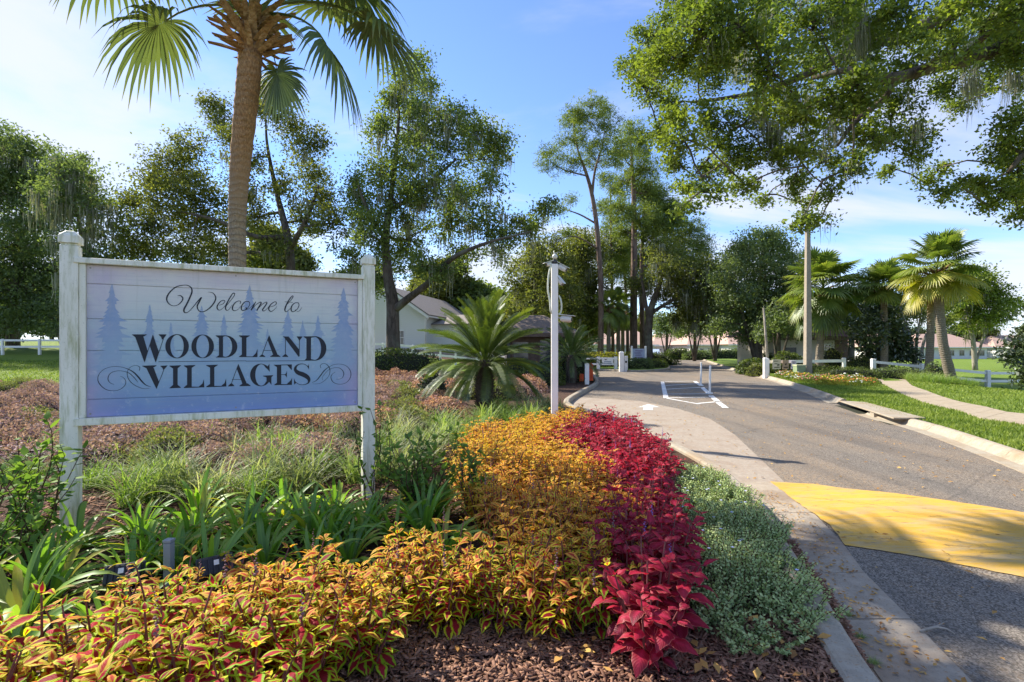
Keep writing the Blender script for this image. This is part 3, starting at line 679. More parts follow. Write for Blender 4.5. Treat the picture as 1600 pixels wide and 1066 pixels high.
letter(z6, [], [[(880, 430, 7), (790, 490, 11), (740, 590, 18), (790, 720, 18), (900, 790, 14), (1050, 810, 11), (1200, 770, 12), (1310, 670, 16), (1365, 530, 20), (1350, 400, 20), (1270, 280, 16), (1150, 205, 11), (980, 180, 10), (820, 200, 10), (720, 250, 12), (620, 310, 20), (520, 400, 28), (430, 520, 30), (330, 650, 24), (240, 720, 14), (150, 760, 8)],
                [(900, 650, 6), (1000, 650, 8), (1100, 600, 12), (1145, 490, 22), (1110, 390, 20), (1020, 310, 14), (900, 290, 10), (760, 320, 10), (640, 385, 10), (540, 500, 10), (470, 600, 9), (480, 680, 8)],
                [(430, 310, 13), (410, 230, 14), (470, 170, 11), (560, 165, 11), (640, 220, 18), (700, 310, 22), (710, 420, 16), (670, 560, 11), (560, 680, 10), (430, 770, 9), (300, 800, 8), (170, 800, 6)]])
letter(z1, [], [[(365, 430, 8), (430, 430, 22), (475, 480, 26), (450, 550, 22), (370, 620, 14), (270, 640, 12), (180, 590, 22), (140, 510, 30), (160, 420, 30), (240, 320, 26), (350, 240, 20), (480, 210, 14), (580, 215, 16), (650, 265, 26), (665, 350, 32), (620, 470, 32), (560, 600, 34), (505, 700, 36), (500, 760, 30), (540, 785, 16), (610, 750, 12), (700, 650, 16), (790, 540, 20), (865, 460, 22)],
                [(870, 465, 20), (810, 570, 30), (775, 650, 28), (800, 730, 20), (860, 765, 16), (950, 745, 18), (1060, 660, 24), (1140, 550, 28), (1160, 460, 24), (1110, 380, 16), (1040, 355, 9), (1000, 355, 5)]])
letter(z1, [], [[(1235, 630, 9), (1310, 600, 11), (1350, 550, 14), (1330, 525, 14), (1260, 550, 18), (1195, 640, 26), (1195, 700, 24), (1240, 730, 14), (1310, 690, 9), (1370, 620, 7)]])
letter(z1, [], [[(1385, 640, 8), (1480, 520, 12), (1545, 430, 14), (1550, 380, 18), (1510, 390, 18), (1440, 500, 24), (1380, 620, 28), (1365, 700, 26), (1400, 735, 14), (1450, 700, 8), (1500, 620, 6)]])
letter(z2, [], [[(200, 465, 16), (215, 420, 14), (165, 405, 14), (90, 450, 20), (45, 530, 26), (50, 590, 22), (100, 610, 12), (170, 570, 8), (215, 510, 6)]])
letter(z2, [], [[(380, 420, 14), (310, 420, 16), (250, 480, 24), (225, 560, 26), (255, 605, 18), (310, 590, 16), (370, 540, 14), (405, 470, 14), (385, 420, 14), (360, 410, 8)], [(318, 560, 22), (332, 552, 26), (345, 560, 20)]])
letter(z2, [], [[(530, 420, 12), (490, 490, 26), (430, 600, 28)], [(300, 600, 7), (380, 570, 8), (470, 490, 9), (530, 425, 10)], [(440, 590, 9), (540, 480, 11), (620, 430, 16), (640, 450, 24), (600, 520, 26), (550, 605, 26)], [(560, 590, 9), (660, 480, 10), (740, 430, 14), (760, 450, 22), (710, 530, 24), (670, 590, 26), (700, 615, 14), (760, 570, 8), (800, 520, 7)]])
letter(z2, [], [[(830, 530, 9), (920, 500, 11), (960, 450, 14), (930, 420, 14), (850, 470, 20), (800, 550, 26), (810, 600, 22), (850, 625, 14), (920, 580, 9), (970, 520, 6)]])
letter(z2, [], [[(1180, 480, 9), (1260, 390, 12), (1305, 320, 16), (1290, 300, 14), (1230, 370, 22), (1160, 500, 28), (1135, 590, 28), (1160, 630, 14), (1220, 590, 9), (1270, 530, 6)], [(1130, 420, 8), (1300, 435, 8)]])
letter(z2, [], [[(1410, 440, 14), (1340, 450, 16), (1280, 510, 24), (1265, 590, 26), (1300, 630, 16), (1380, 590, 14), (1430, 500, 14), (1415, 440, 14)], [(1345, 605, 20), (1357, 598, 24), (1368, 605, 18)], [(1380, 630, 7), (1440, 610, 9), (1490, 540, 6)]])
# ================================================================== FOLIAGE TOOLS
nr = np.random.RandomState(5)
def nrm(a): return a / (np.linalg.norm(a, axis=1, keepdims=True) + 1e-9)
def leaves(C, size, asp=.5, up=.6, droop=.15, tone=None, D=None):
    """one bent rhombus per centre; returns verts, faces, tone"""
    n = len(C); C = np.asarray(C, float); size = np.broadcast_to(np.asarray(size, float), (n,)) * nr.uniform(.7, 1.25, n)
    nn = nr.normal(size=(n, 3)); nn[:, 2] += up * 1.5; nn = nrm(nn)
    d = nr.normal(size=(n, 3)) if D is None else np.asarray(D, float) + nr.normal(scale=.25, size=(n, 3))
    d[:, 2] -= droop; d = nrm(d - nn * np.sum(d * nn, axis=1, keepdims=True)); s = np.cross(nn, d)
    L = size[:, None]; W = L * asp * .5
    v = np.empty((n, 4, 3)); v[:, 0] = C - d * L * .5; v[:, 2] = C + d * L * .5 - nn * L * .06
    v[:, 1] = C + s * W + nn * L * .07; v[:, 3] = C - s * W + nn * L * .07
    f = np.arange(4 * n).reshape(n, 4)
    t = np.repeat(np.clip(nr.normal(.5, .24, n) if tone is None else tone, 0, 1), 4)
    return v.reshape(-1, 3), f, t
def cat(parts):
    V = []; Fc = []; T = []; o = 0
    for v, f, t in parts: V.append(v); Fc.append(f + o); T.append(t); o += len(v)
    return np.concatenate(V), np.concatenate(Fc), np.concatenate(T)
def moss_strands(anch, lo, hi, w=.02, per=10, spread=.12):
    V = []; T = []
    for a in anch:
        big = nr.uniform(.5, 1)
        for _ in range(per):
            L = nr.uniform(lo, hi) * big; p = np.array(a) + nr.normal(scale=spread, size=3) * (1, 1, .3); dr = nr.normal(scale=.06, size=2); th = nr.uniform(0, math.pi); k = 4
            tn = nr.uniform(0, 1)
            pts = []
            for i in range(k + 1):
                q = i / k; c = p + np.array((dr[0] * L * q * q + nr.normal() * .012, dr[1] * L * q * q + nr.normal() * .012, -L * q)); ww = w * (1 - q) ** .9 * (1 + .6 * (i % 2)) * .8; e = np.array((math.cos(th), math.sin(th), 0)) * ww
                pts += [c - e, c + e]
            V.append(pts); T += [tn] * (2 * k + 2)
    if not V: return None
    V = np.array(V); n = len(V); m = V.shape[1]; k = m // 2 - 1
    base = np.array([(2 * i, 2 * i + 1, 2 * i + 3, 2 * i + 2) for i in range(k)])
    f = (base[None] + (np.arange(n) * m)[:, None, None]).reshape(-1, 4)
    return V.reshape(-1, 3), f, np.array(T)
def limb(a, b, r0, r1, rg, sag=.12, k=5):
    a = Vector(a); b = Vector(b); L = (b - a).length; off = Vector((rg.uniform(-1, 1), rg.uniform(-1, 1), rg.uniform(-.2, 1))) * L * sag
    pts = [a.lerp(b, t) + off * math.sin(math.pi * t) + Vector((rg.uniform(-1, 1), rg.uniform(-1, 1), rg.uniform(-1, 1))) * L * .025 * (0 < t < 1) for t in [i / k for i in range(k + 1)]]
    return pts, [r0 + (r1 - r0) * (i / k) ** .8 for i in range(k + 1)]
def tree(name, label, cat_, group, trunks, lobes, Y, mat, barkm, leaf=.16, asp=.5, dens=1.0, depth=.7, moss=0, mossl=(.5, 1.6), seed=1, cl=.36, up=.5, base_r=None, crownname='crown', needles=False, mossw=.03, twig=True):
    """trunks: list of [(px,py,dY,radius)...]; lobes: (px,py,rpx[,dY])"""
    rg = random.Random(seed); global nr; nr = np.random.RandomState(seed)
    m = MB(); pts3 = []
    b0 = trunks[0][0]; base = A(b0[0], b0[1], Y + b0[2]); base.z = zg(base.x, base.y) + .02
    root = thing(name, label, cat_, base, 0, group)
    for tr in trunks:
        P = [tuple(A(p[0], p[1], Y + p[2])) + (p[3],) for p in tr]
        if tr[0][1] > 520: P[0] = (P[0][0], P[0][1], zg(P[0][0], P[0][1]) - .1, P[0][3])
        S_ = spline(P, 4)
        pp = [Vector(p[:3]) for p in S_]; rr = [max(.015, p[3]) for p in S_]
        m.tube(pp, rr, 10 if rr[0] > .15 else 7)
        pts3 += [(p, r) for p, r in list(zip(pp, rr))[2:]]
    # root flare
    CC = []; CS = []; CT = []; anch = []
    nodes = list(pts3)
    order = []
    for lb in lobes:
        px, py, r = lb[:3]; dy = lb[3] if len(lb) > 3 else rg.uniform(-1, 1) * depth * 3.2
        order.append((A(px, py, Y + dy), r / F * Y))
    order.sort(key=lambda q: min((q[0] - n_[0]).length for n_ in pts3))
    for c, r in order:
        best = min(nodes, key=lambda n_: (n_[0] - c).length + (1.0 if n_[0].z > c.z + .5 else 0) * r * 1.5)
        rr = min(best[1] * .6, .05 + r * .05)
        P, Rr = limb(best[0], c, max(.02, rr), max(.012, rr * .45), rg)
        m.tube(P, Rr, 6, False)
        nodes += list(zip(P[2:], Rr[2:]))
        nc = max(6, int(28 * (r / 1.2) ** 1.7 * dens))
        for i in range(nc):
            d = Vector((rg.gauss(0, 1), rg.gauss(0, 1) * .9, rg.gauss(0, .85))).normalized() * r * (rg.random() ** .45) * 1.08
            cc = c + d
            if twig and rg.random() < .75:
                st = P[-1] if rg.random() < .6 else P[-2]
                q, qr = limb(st, cc, max(.01, rr * .3), .006, rg, .15, 3); m.tube(q, qr, 4, False)
            nl = int(rg.uniform(.55, 1.35) * 62)
            s_ = cl * rg.uniform(.7, 1.3) * max(.7, min(1.4, leaf / .16))
            o = nr.normal(size=(nl, 3)) * s_ * np.array((.62, .62, .42)); CC.append(o + np.array(cc)); CT.append(np.full(nl, nr.normal(0, .2)) + nr.normal(.47, .16, nl))
            if moss and rg.random() < moss: anch.append(tuple(cc + Vector((0, 0, -s_ * .3))))
    o = m.build('trunk', barkm, root, smooth=True, world=True)
    CC = np.concatenate(CC); CT = np.clip(np.concatenate(CT), 0, 1)
    v, f, t = leaves(CC, leaf, asp, up, .2, CT)
    mk(crownname, v, f, mat, root, tone=t)
    if anch:
        g = moss_strands(anch, mossl[0] * .6, mossl[1] * .85, mossw * .8, 16, .16 if Y > 15 else .09)
        tag(mk('spanish_moss', g[0], g[1], M['moss'], root, tone=g[2]), kind='stuff')
    return root
# ------------------------------------------------------------------ palms
def fan_mesh(rg, e0=60, Lp=1.1, Rb=.85, droop=.5, nseg=34, spread=155, bend=35):
    """costapalmate frond growing from the origin along +x; returns petiole + blade mesh data"""
    V = []; Fc = []; UV = []; T = []
    k = 7; p = np.zeros(3); e = R(e0); cs = [p.copy()]; dirs = []
    for i in range(k):
        d = np.array((math.cos(e), 0, math.sin(e))); dirs.append(d); p = p + d * Lp / k; cs.append(p.copy()); e -= R(bend) / k
    for i in range(k):                      # flat triangular petiole
        w = .022 * (1 - .45 * i / k) * (Lp / 1.1); w2 = .022 * (1 - .45 * (i + 1) / k) * (Lp / 1.1); b = len(V); nz = np.cross(dirs[i], (0, 1, 0)); 
        V += [cs[i] + (0, -w, 0), cs[i] + (0, w, 0), cs[i + 1] + (0, w2, 0), cs[i + 1] + (0, -w2, 0), cs[i] + nz * w * 1.2, cs[i + 1] + nz * w2 * 1.2]
        UV += [(.5, .2)] * 6; T += [.55] * 6; Fc += [(b, b + 1, b + 2, b + 3), (b, b + 3, b + 5, b + 4), (b + 1, b + 4, b + 5, b + 2)]
    X = dirs[-1]; Yv = np.array((0, 1.0, 0)); Z = np.cross(X, Yv); Z = Z if Z[2] > 0 else -Z; hub = cs[-1]
    for i in range(nseg):
        a = R(-spread + 2 * spread * (i + .5) / nseg); hubp = hub + X * .28 * Rb * max(0, math.cos(a * .5)) ** 2 * .6
        d = X * math.cos(a) + Yv * math.sin(a); s_ = -X * math.sin(a) + Yv * math.cos(a)
        L = Rb * (.62 + .38 * math.cos(a * .5)) * rg.uniform(.9, 1.08); da = R(2 * spread / nseg); tn = rg.uniform(.2, .9); dr = droop * rg.uniform(.7, 1.35)
        lift = .22 * abs(math.sin(a)); b = len(V); ks = 5
        for j in range(ks + 1):
            q = j / ks; r = L * q; w = (r * math.tan(da / 2) * 1.12 + .006 * Rb) if q < .52 else (L * .52 * math.tan(da / 2) * 1.12 + .006 * Rb) * (1 - (q - .52) / .48) ** .8 + .0015
            c = hubp + d * r * (1 - .12 * dr * q * q) + Z * (lift * r * (1 - q)) + np.array((0, 0, -1)) * (dr * L * q ** 2.4 * .55)
            for sg, h in ((-1, 0), (0, -.35), (1, 0)): V.append(c + s_ * w * sg + Z * (w * h if q > 0 else 0)); UV.append((.5 + .5 * sg, q)); T.append(tn)
        Fc += [(b + 3 * j + u, b + 3 * j + u + 1, b + 3 * j + u + 4, b + 3 * j + u + 3) for j in range(ks) for u in (0, 1)]
    return V, Fc, UV, T
def mesh_of(name, V, Fc, UV=None, T=None, mat=None, smooth=False):
    o = mk(name, V, Fc, mat, uv=UV, tone=T, smooth=smooth); me = o.data; bpy.data.objects.remove(o); return me
def palm(label, base, path, radii, nfr, Lp, Rb, matsel, seed, group=None, boots=20, elev=(80, -55), bm='boot', skip=None, bend=50, extra=()):
    rg = random.Random(seed)
    root = thing('cabbage_palm', label, 'palm tree', base, 0, group)
    P = spline([tuple(p) + (r,) for p, r in zip(path, radii)], 8)
    m = MB().tube([Vector(p[:3]) - Vector(base) for p in P], [p[3] * (1 + .035 * math.sin(i * 2.1)) for i, p in enumerate(P)], 18)
    m.build('trunk', M['palm_bark' if bm == 'boot' else 'palm_bark_grey'], root, smooth=True)
    top = Vector(P[-1][:3]) - Vector(base); rt_ = P[-1][3]
    # old leaf bases: split wedge boots round the head
    vb_ = MB(); L = .34 * (rt_ / .2)
    for sg in (-1, 1):
        vb_.add([(0, sg * .055, 0), (0, sg * .0, 0), (L * .55, sg * .035, L * .55), (L * .95, sg * .075, L * 1.05), (L * .9, sg * .11, L * .95), (L * .45, sg * .085, L * .5), (.02, sg * .03, .05), (L * .5, sg * .055, L * .68)],
                 [(0, 1, 2, 5), (5, 2, 3, 4), (0, 5, 7, 6), (1, 6, 7, 2), (5, 4, 7), (2, 7, 3), (4, 3, 7)])
    bme = mesh_of('leaf_base', vb_.v, vb_.f, mat=M[bm])
    for i in range(boots):
        a = i * 2.399; h = top.z - .05 - .62 * (i / boots) * (rt_ / .2) ** .5; o = place('leaf_base', bme, root)
        o.location = (top.x + math.cos(a) * rt_ * .82, top.y + math.sin(a) * rt_ * .82, h); o.rotation_euler = (rg.uniform(-.15, .15), rg.uniform(.0, .55) + .25 * (i / boots), a); s = rg.uniform(.85, 1.35); o.scale = (s, s * (1.7 if boots > 35 else 1.3), s)
    vars_ = []
    for e in np.linspace(elev[0], elev[1], 6):
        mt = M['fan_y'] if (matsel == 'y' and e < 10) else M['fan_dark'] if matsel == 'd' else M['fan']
        V, Fc, UV, T = fan_mesh(rg, e, Lp, Rb, .3 + .4 * (1 - (e + 60) / 150), bend=bend)
        vars_.append(mesh_of('frond', V, Fc, UV, T, mt))
    for i in range(nfr):
        q = i / (nfr - 1); a = i * 2.399 + rg.uniform(-.2, .2)
        if skip and skip(a, q): continue
        o = place('frond', vars_[min(5, int(q * 6))], root); o.location = top + Vector((0, 0, .25 - .45 * q)) * (rt_ / .2)
        o.rotation_euler = (rg.uniform(-.3, .3), rg.uniform(-.12, .12), a); s = rg.uniform(.85, 1.12); o.scale = (s, s, s)
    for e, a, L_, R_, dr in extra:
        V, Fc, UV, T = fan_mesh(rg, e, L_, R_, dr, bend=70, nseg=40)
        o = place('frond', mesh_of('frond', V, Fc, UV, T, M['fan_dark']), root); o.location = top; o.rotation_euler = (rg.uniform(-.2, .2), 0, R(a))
    return root
# ------------------------------------------------------------------ shrubs and hedges
def shrub_mesh(rx, ry, h, n, leaf, seed, asp=.55, boxy=2.0, up=.6, shell=.28):
    global nr; nr = np.random.RandomState(seed)
    d = nr.normal(size=(n, 3)); d[:, 2] = np.abs(d[:, 2]) * 1.1 - .12; d = nrm(d)
    k = 1 / (np.sum(np.abs(d) ** boxy, axis=1) ** (1 / boxy))[:, None]
    ph = nr.uniform(0, 6.28, (6, 3)); fr = nr.uniform(2, 6, (6, 3))
    wob = sum(np.sin(d @ fr[i] * 1.4 + ph[i, 0]) for i in range(6)) * .035
    r = (1 + wob)[:, None] * (1 - shell * nr.random_sample((n, 1)) ** 1.5)
    C = d * k * r * np.array((rx, ry, h)); C[:, 2] = np.maximum(C[:, 2], .02)
    tone = np.clip(.42 + .9 * wob / .2 * .25 + nr.normal(0, .2, n), 0, 1)
    return leaves(C, leaf, asp, up, .1, tone)
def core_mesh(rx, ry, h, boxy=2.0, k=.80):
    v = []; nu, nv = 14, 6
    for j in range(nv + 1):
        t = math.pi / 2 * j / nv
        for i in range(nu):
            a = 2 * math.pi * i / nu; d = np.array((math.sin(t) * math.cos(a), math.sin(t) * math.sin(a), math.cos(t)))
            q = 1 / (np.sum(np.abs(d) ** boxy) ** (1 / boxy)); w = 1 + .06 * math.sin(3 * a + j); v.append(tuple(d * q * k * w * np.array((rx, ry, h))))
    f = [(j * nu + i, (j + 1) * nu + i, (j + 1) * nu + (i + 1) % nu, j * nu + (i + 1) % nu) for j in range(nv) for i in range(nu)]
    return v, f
def shrub(name, label, cat_, c, rx, ry, h, n, leaf, mat, seed, group=None, asp=.55, boxy=2.0, core='core', rz=0, corek=.8, up=.6):
    root = thing(name, label, cat_, c, rz, group)
    v, f, t = shrub_mesh(rx, ry, h, n, leaf, seed, asp, boxy, up)
    mk('foliage', v, f, mat, root, tone=t, world=False)
    cv, cf = core_mesh(rx, ry, h, boxy, corek); mk('dark_core', cv, cf, M[core], root, world=False, smooth=True)  # opaque dark core added inside the leaf shell against see-through
    return root
# ------------------------------------------------------------------ blades
def blade(L, w, e0, bend, k=6, fold=.25, tipk=.5, tw=0):
    """strap leaf from origin along +x, uv: across, along"""
    V = []; UV = []; p = np.zeros(3); e = R(e0)
    for i in range(k + 1):
        q = i / k; ww = w * min(1, (1 - q) / tipk) ** .65 * (.75 + .25 * min(1, q * 4)) / 2 + .0004
        s = np.array((0, math.cos(tw * q), math.sin(tw * q))); z = np.array((-math.sin(e), 0, math.cos(e)))
        for sg, h in ((-1, 0), (0, -fold), (1, 0)): V.append(p + s * ww * sg + z * ww * h); UV.append((.5 + .5 * sg, q))
        p = p + np.array((math.cos(e), 0, math.sin(e))) * L / k; e -= R(bend) / k * (.4 + 1.2 * q)
    Fc = [(3 * j + u, 3 * j + u + 1, 3 * j + u + 4, 3 * j + u + 3) for j in range(k) for u in (0, 1)]
    return np.array(V), Fc, UV
def clump_mesh(name, n, L, w, seed, mat, spread=.10, k=5, er=(88, 35), br=(60, 130)):
    rg = random.Random(seed); V = []; Fc = []; UV = []; T = []
    for i in range(n):
        q = rg.random(); a = rg.uniform(0, 6.283); e = er[0] + (er[1] - er[0]) * q
        v, f, uv = blade(L * rg.uniform(.6, 1.15), w * rg.uniform(.7, 1.2), e, rg.uniform(*br), k, .2, .7)
        ca, sa = math.cos(a), math.sin(a); v = v @ np.array(((ca, sa, 0), (-sa, ca, 0), (0, 0, 1))); r = spread * math.sqrt(rg.random()); b = rg.uniform(0, 6.28)
        v = v + np.array((r * math.cos(b), r * math.sin(b), 0)); o = len(V); V += list(v); Fc += [tuple(x + o for x in t) for t in f]; UV += uv; T += [rg.uniform(0, 1)] * len(v)
    return mesh_of(name, V, Fc, UV, T, mat)
# ================================================================== FENCES, POSTS, BUILDINGS
def up(x, y, z): return Vector((x, y, z))
def fence(label, pts, h=.97, rails=(.82, .42), post=.13, rail_h=.13, cap=True, endpost=True, group=None, rname='rail'):
    """pts: ground points (x,y,z)"""
    root = thing('rail_fence', label, 'fence', pts[0], 0, group); o0 = Vector(pts[0])
    for i, p in enumerate(pts):
        p = Vector(p) - o0; m = MB().box(p.x - post / 2, p.x + post / 2, p.y - post / 2, p.y + post / 2, p.z - .2, p.z + h - .05)
        o = m.build('post', M['white'], root, bevel=.008)
        if cap: MB().frustum(p.x, p.y, p.z + h - .05, p.z + h, post / 2 + .012, post / 2 - .03).build('post_cap', M['white'], o)
    for a, b in zip(pts[:-1], pts[1:]):
        a = Vector(a) - o0; b = Vector(b) - o0; d = (b - a).normalized(); n_ = Vector((-d.y, d.x, 0)).normalized() * .022; a = a + d * (post / 2 + .002); b = b - d * (post / 2 + .002)
        for rz in rails:
            v = [p + n_ * s + Vector((0, 0, rz + q * rail_h / 2)) for p in (a, b) for s in (-1, 1) for q in (-1, 1)]
            mk(rname, v, [(0, 1, 3, 2), (4, 6, 7, 5), (0, 4, 5, 1), (2, 3, 7, 6), (0, 2, 6, 4), (1, 5, 7, 3)], M['white'], root, world=False)
    return root
def P3(px, Y, add=.1): p = gp(px, Y, add); return tuple(p)
fence('white two-rail fence on the far left lawn under the dark oaks', [P3(-330, 33), P3(-160, 33.5), P3(4, 34), P3(62, 34.3), P3(120, 34.6), P3(180, 34.8), P3(240, 35)], 1.08, (.98, .55))
fence('white rail fence in front of the pale grey house', [P3(560, 34), P3(598, 34), P3(645, 33.6), P3(688, 33), P3(712, 32.4), P3(745, 31.5), P3(790, 30)], 1.05, (.95, .5))
fence('short white rail fence behind the utility pole and right flower bed', [(13.9, 27.9, .1), (16.8, 29.2, .1), (19.7, 30.4, .1)], .97, (.78,), .17, .16)
pB = [GT(1363, 591)[:2], (22.6, 28.2), (26.3, 28.3), (31, 28.6), (37, 29)]
pB = [(19.75, 28.0)] + pB[1:]
fence('long white two-rail fence running right from the footpath past the palms', [(x, y, zg(x, y) + .1) for x, y in pB], .97, (.80, .36), .19, .14)
# side post pair at the road end of the short fence
pp = thing('gate_post', 'white square gate post at the roadside end of the short fence', 'post', (13.55, 27.4, .1))
MB().box(-.09, .09, -.09, .09, -.1, .98).build('post', M['white'], pp, bevel=.008); MB().frustum(0, 0, .98, 1.03, .105, .05).build('post_cap', M['white'], pp)
# little signs hung on the short fence
def board(name, label, cat_, c, w, h, ang, col, marks, t=.02, border=None):
    root = thing(name, label, cat_, c, ang)
    MB().box(-w / 2, w / 2, 0, t, -h / 2, h / 2).build('board', col, root, bevel=.003)
    if border: 
        for x0, x1, z0, z1 in ((-w / 2, w / 2, h / 2 - .03, h / 2), (-w / 2, w / 2, -h / 2, -h / 2 + .03), (-w / 2, -w / 2 + .03, -h / 2 + .031, h / 2 - .031), (w / 2 - .03, w / 2, -h / 2 + .031, h / 2 - .031)): MB().box(x0, x1, -.008, -.001, z0, z1).build('border', border, root)
    for i, (poly, mt) in enumerate(marks):
        mk('printed_mark', [(x * w, -.004 - i * .0006, z * h) for x, z in poly], [tuple(range(len(poly)))], mt, root, world=False)
    return root
M['cream'] = plain('cream_board', (.62, .57, .44), .6); M['tan'] = plain('tan_board', (.40, .29, .20), .6); M['lilac'] = plain('lilac_board', (.62, .55, .62), .6)
M['olive'] = plain('olive_print', (.13, .13, .08), .6); M['brown'] = plain('brown_print', (.06, .03, .015), .6); M['violet'] = plain('violet_print', (.20, .14, .26), .6)
def rect(x0, x1, z0, z1): return [(x0, z0), (x1, z0), (x1, z1), (x0, z1)]
fa = math.atan2(1.3, 2.9)
board('fence_sign', 'cream sign with olive print, nearest the road on the short fence', 'sign', (14.45, 27.95, .75), .62, .52, fa, M['cream'], [(rect(-.38, .2, .28, .38), M['olive']), (rect(-.3, .1, .02, .1), M['olive']), ([(.0, -.05), (.3, .08), (.38, -.12), (.1, -.2)], M['olive']), (rect(-.32, .36, -.38, -.26), M['olive'])], border=M['cream'])
board('fence_sign', 'tan sign with a small dark bird shape, middle one on the short fence', 'sign', (15.08, 28.2, .72), .48, .50, fa, M['tan'], [([(-.2, .05), (-.05, -.1), (.1, -.05), (.2, .25), (.05, .12), (-.05, .16)], M['brown']), (rect(-.35, .35, -.36, -.24), M['brown'])])
board('fence_sign', 'pale lilac sign, farthest from the road on the short fence', 'sign', (15.66, 28.45, .70), .42, .46, fa, M['lilac'], [(rect(-.25, .3, .28, .38), M['violet']), ([(-.1, .2), (.15, .18), (.05, .02)], M['violet']), (rect(-.3, .3, -.35, -.27), M['violet'])])
# utility box
M['boxgreen'] = plain('utility_green', (.26, .33, .19), .5); M['boxlid'] = plain('utility_lid', (.45, .47, .30), .5)
ub = thing('utility_box', 'small green utility box beside the pole in the right flower bed', 'utility box', (*gp(1249, 27.0)[:2], .1))
MB().box(-.24, .24, -.2, .2, -.02, .58).build('body', M['boxgreen'], ub, bevel=.015); MB().box(-.26, .26, -.22, .22, .582, .66).build('lid', M['boxlid'], ub, bevel=.015)
MB().box(-.20, .20, -.212, -.202, .06, .5).build('door', M['boxgreen'], ub, bevel=.004); MB().box(.13, .16, -.232, -.213, .27, .33).build('latch', M['core'], ub)
# concrete utility pole with street lamp
M['polec'] = concrete('pole_concrete', (.40, .35, .28), (.24, .2, .15), .4, 1)
up_ = thing('street_lamp', 'tall square concrete pole with a round street lamp near its top', 'street lamp', (*gp(1262, 27.2)[:2], .1))
v = MB(); v.frustum(0, 0, -.1, 8.0, .165, .10); v.build('pole', M['polec'], up_, bevel=.02)
MB().tube([(-.1, 0, 7.7), (-.4, -.03, 7.95), (-.75, -.05, 8.02)], .03, 8).build('arm', M['polec'], up_, smooth=True)
g = MB(); g.add(*sphere_vf((-.85, -.05, 7.98), (.17, .17, .15))); M['lampglass'] = plain('lamp_glass', (.62, .68, .75), .2, .03); g.build('lamp_globe', M['lampglass'], up_, smooth=True)
g = MB(); g.tube([(-.85, -.05, 8.1), (-.85, -.05, 8.16)], [.14, .06], 12); g.build('lamp_cap', M['polec'], up_, smooth=True)
# leaning birch-white stake
m = MB().tube([gp(1201, 29.5), A(1197, 530, 29.5), A(1193, 481, 29.5)], [.075, .07, .05], 9); bs = tag(m.build('leaning_stake', M['pale_bark'], None, smooth=True), 'thin pale leaning pole rising behind the roadside gate post', 'pole')
# traffic delineators
for (px, py), lb in (((1095, 603), 'white flexible lane post, farther of the two on the striped island'), ((1109, 615.6), 'white flexible lane post, nearer of the two on the striped island')):
    x, y = G(px, py); d = thing('lane_post', lb, 'lane post', (x, y, .006), 0, 'white lane posts on the striped island')
    MB().tube([(0, 0, 0), (0, 0, .035), (0, 0, .05)], [.11, .105, .05], 16).build('base', M['whitedirty'], d); MB().tube([(0, 0, .05), (0.01, 0, .55), (0.015, 0, .98), (0.015, 0, 1.0)], [.04, .037, .036, .02], 14).build('tube', M['white'], d, smooth=False)
# square bollards on the entry kerb
x, y = G(917, 604)
bo = thing('bollard', 'white square bollard with a pale cap beside the entry kerb', 'bollard', (x, y, .1)); MB().box(-.085, .085, -.085, .085, -.1, .84).build('post', M['white'], bo, bevel=.008); MB().frustum(0, 0, .84, .89, .10, .05).build('cap', M['cream'], bo)
M['orange'] = plain('orange_plastic', (.80, .10, .02), .45, .1)
x, y = G(923.5, 600.5)
bo = thing('orange_delineator', 'orange ribbed delineator standing behind the white bollard', 'delineator', (x + .02, y + .3, .1)); MB().box(-.13, .13, -.09, .09, -.08, .03).build('foot', M['core'], bo, bevel=.01); MB().box(-.115, .115, -.05, .05, .03, .78).build('panel', M['orange'], bo, bevel=.02); MB().box(-.06, .06, -.03, .03, .782, .86).build('handle', M['orange'], bo, bevel=.012)
bo = thing('orange_delineator', 'orange delineator mostly hidden left of the white bollard', 'delineator', (x - .42, y + .1, .1)); MB().box(-.12, .12, -.09, .09, -.08, .03).build('foot', M['core'], bo, bevel=.01); MB().box(-.10, .10, -.05, .05, .03, .36).build('panel', M['orange'], bo, bevel=.02)
# white barrier gate swung open beside the lane
ga = A(900, 560, 36.5); gz = .0
gt = thing('barrier_gate', 'low white two-rail gate carrying a small sign at the exit lane', 'gate', (*G(962, 579)[:2], .02)); g0_ = Vector(gt.location)
xl, xr = G(897, 579)[0] - g0_.x, G(962, 579)[0] - g0_.x
for px in (908, 935, 962): 
    x = G(px, 579)[0] - g0_.x; MB().box(x - .11, x + .11, -.1, .1, .0, 1.0).build('gate_post', M['white'], gt, bevel=.01)
MB().box(xl - 1.2, xr, -.03, .03, .80, .93).build('rail', M['white'], gt, bevel=.006); MB().box(xl, xr, -.03, .03, .38, .51).build('rail', M['white'], gt, bevel=.006)
board('gate_sign', 'small white sign with a dark bird and grey writing on the barrier gate', 'sign', (g0_.x - .62, g0_.y - .14, .68), .85, .56, 0, M['white'], [([(-.3, .3), (-.2, .18), (-.12, .12), (-.1, .22), (-.02, .3), (-.16, .28)], M['brown']), (rect(-.3, .3, -.12, .02), plain('grey_print', (.35, .38, .45), .6)), (rect(-.36, .38, -.34, -.2), bpy.data.materials['grey_print'])])
x, y = G(971, 581)
gm = thing('gate_operator', 'white square gate column with a control box at the kerb end', 'gate post', (x, y, .0)); MB().box(-.15, .15, -.15, .15, 0, 1.32).build('column', M['white'], gm, bevel=.012); MB().frustum(0, 0, 1.32, 1.42, .17, .06).build('cap', M['white'], gm); MB().box(.18, .42, -.1, .14, .0, 1.1).build('control_box', M['whitedirty'], gm, bevel=.015); MB().box(.24, .36, -.13, -.101, .62, .76).build('lock', M['core'], gm, bevel=.01)
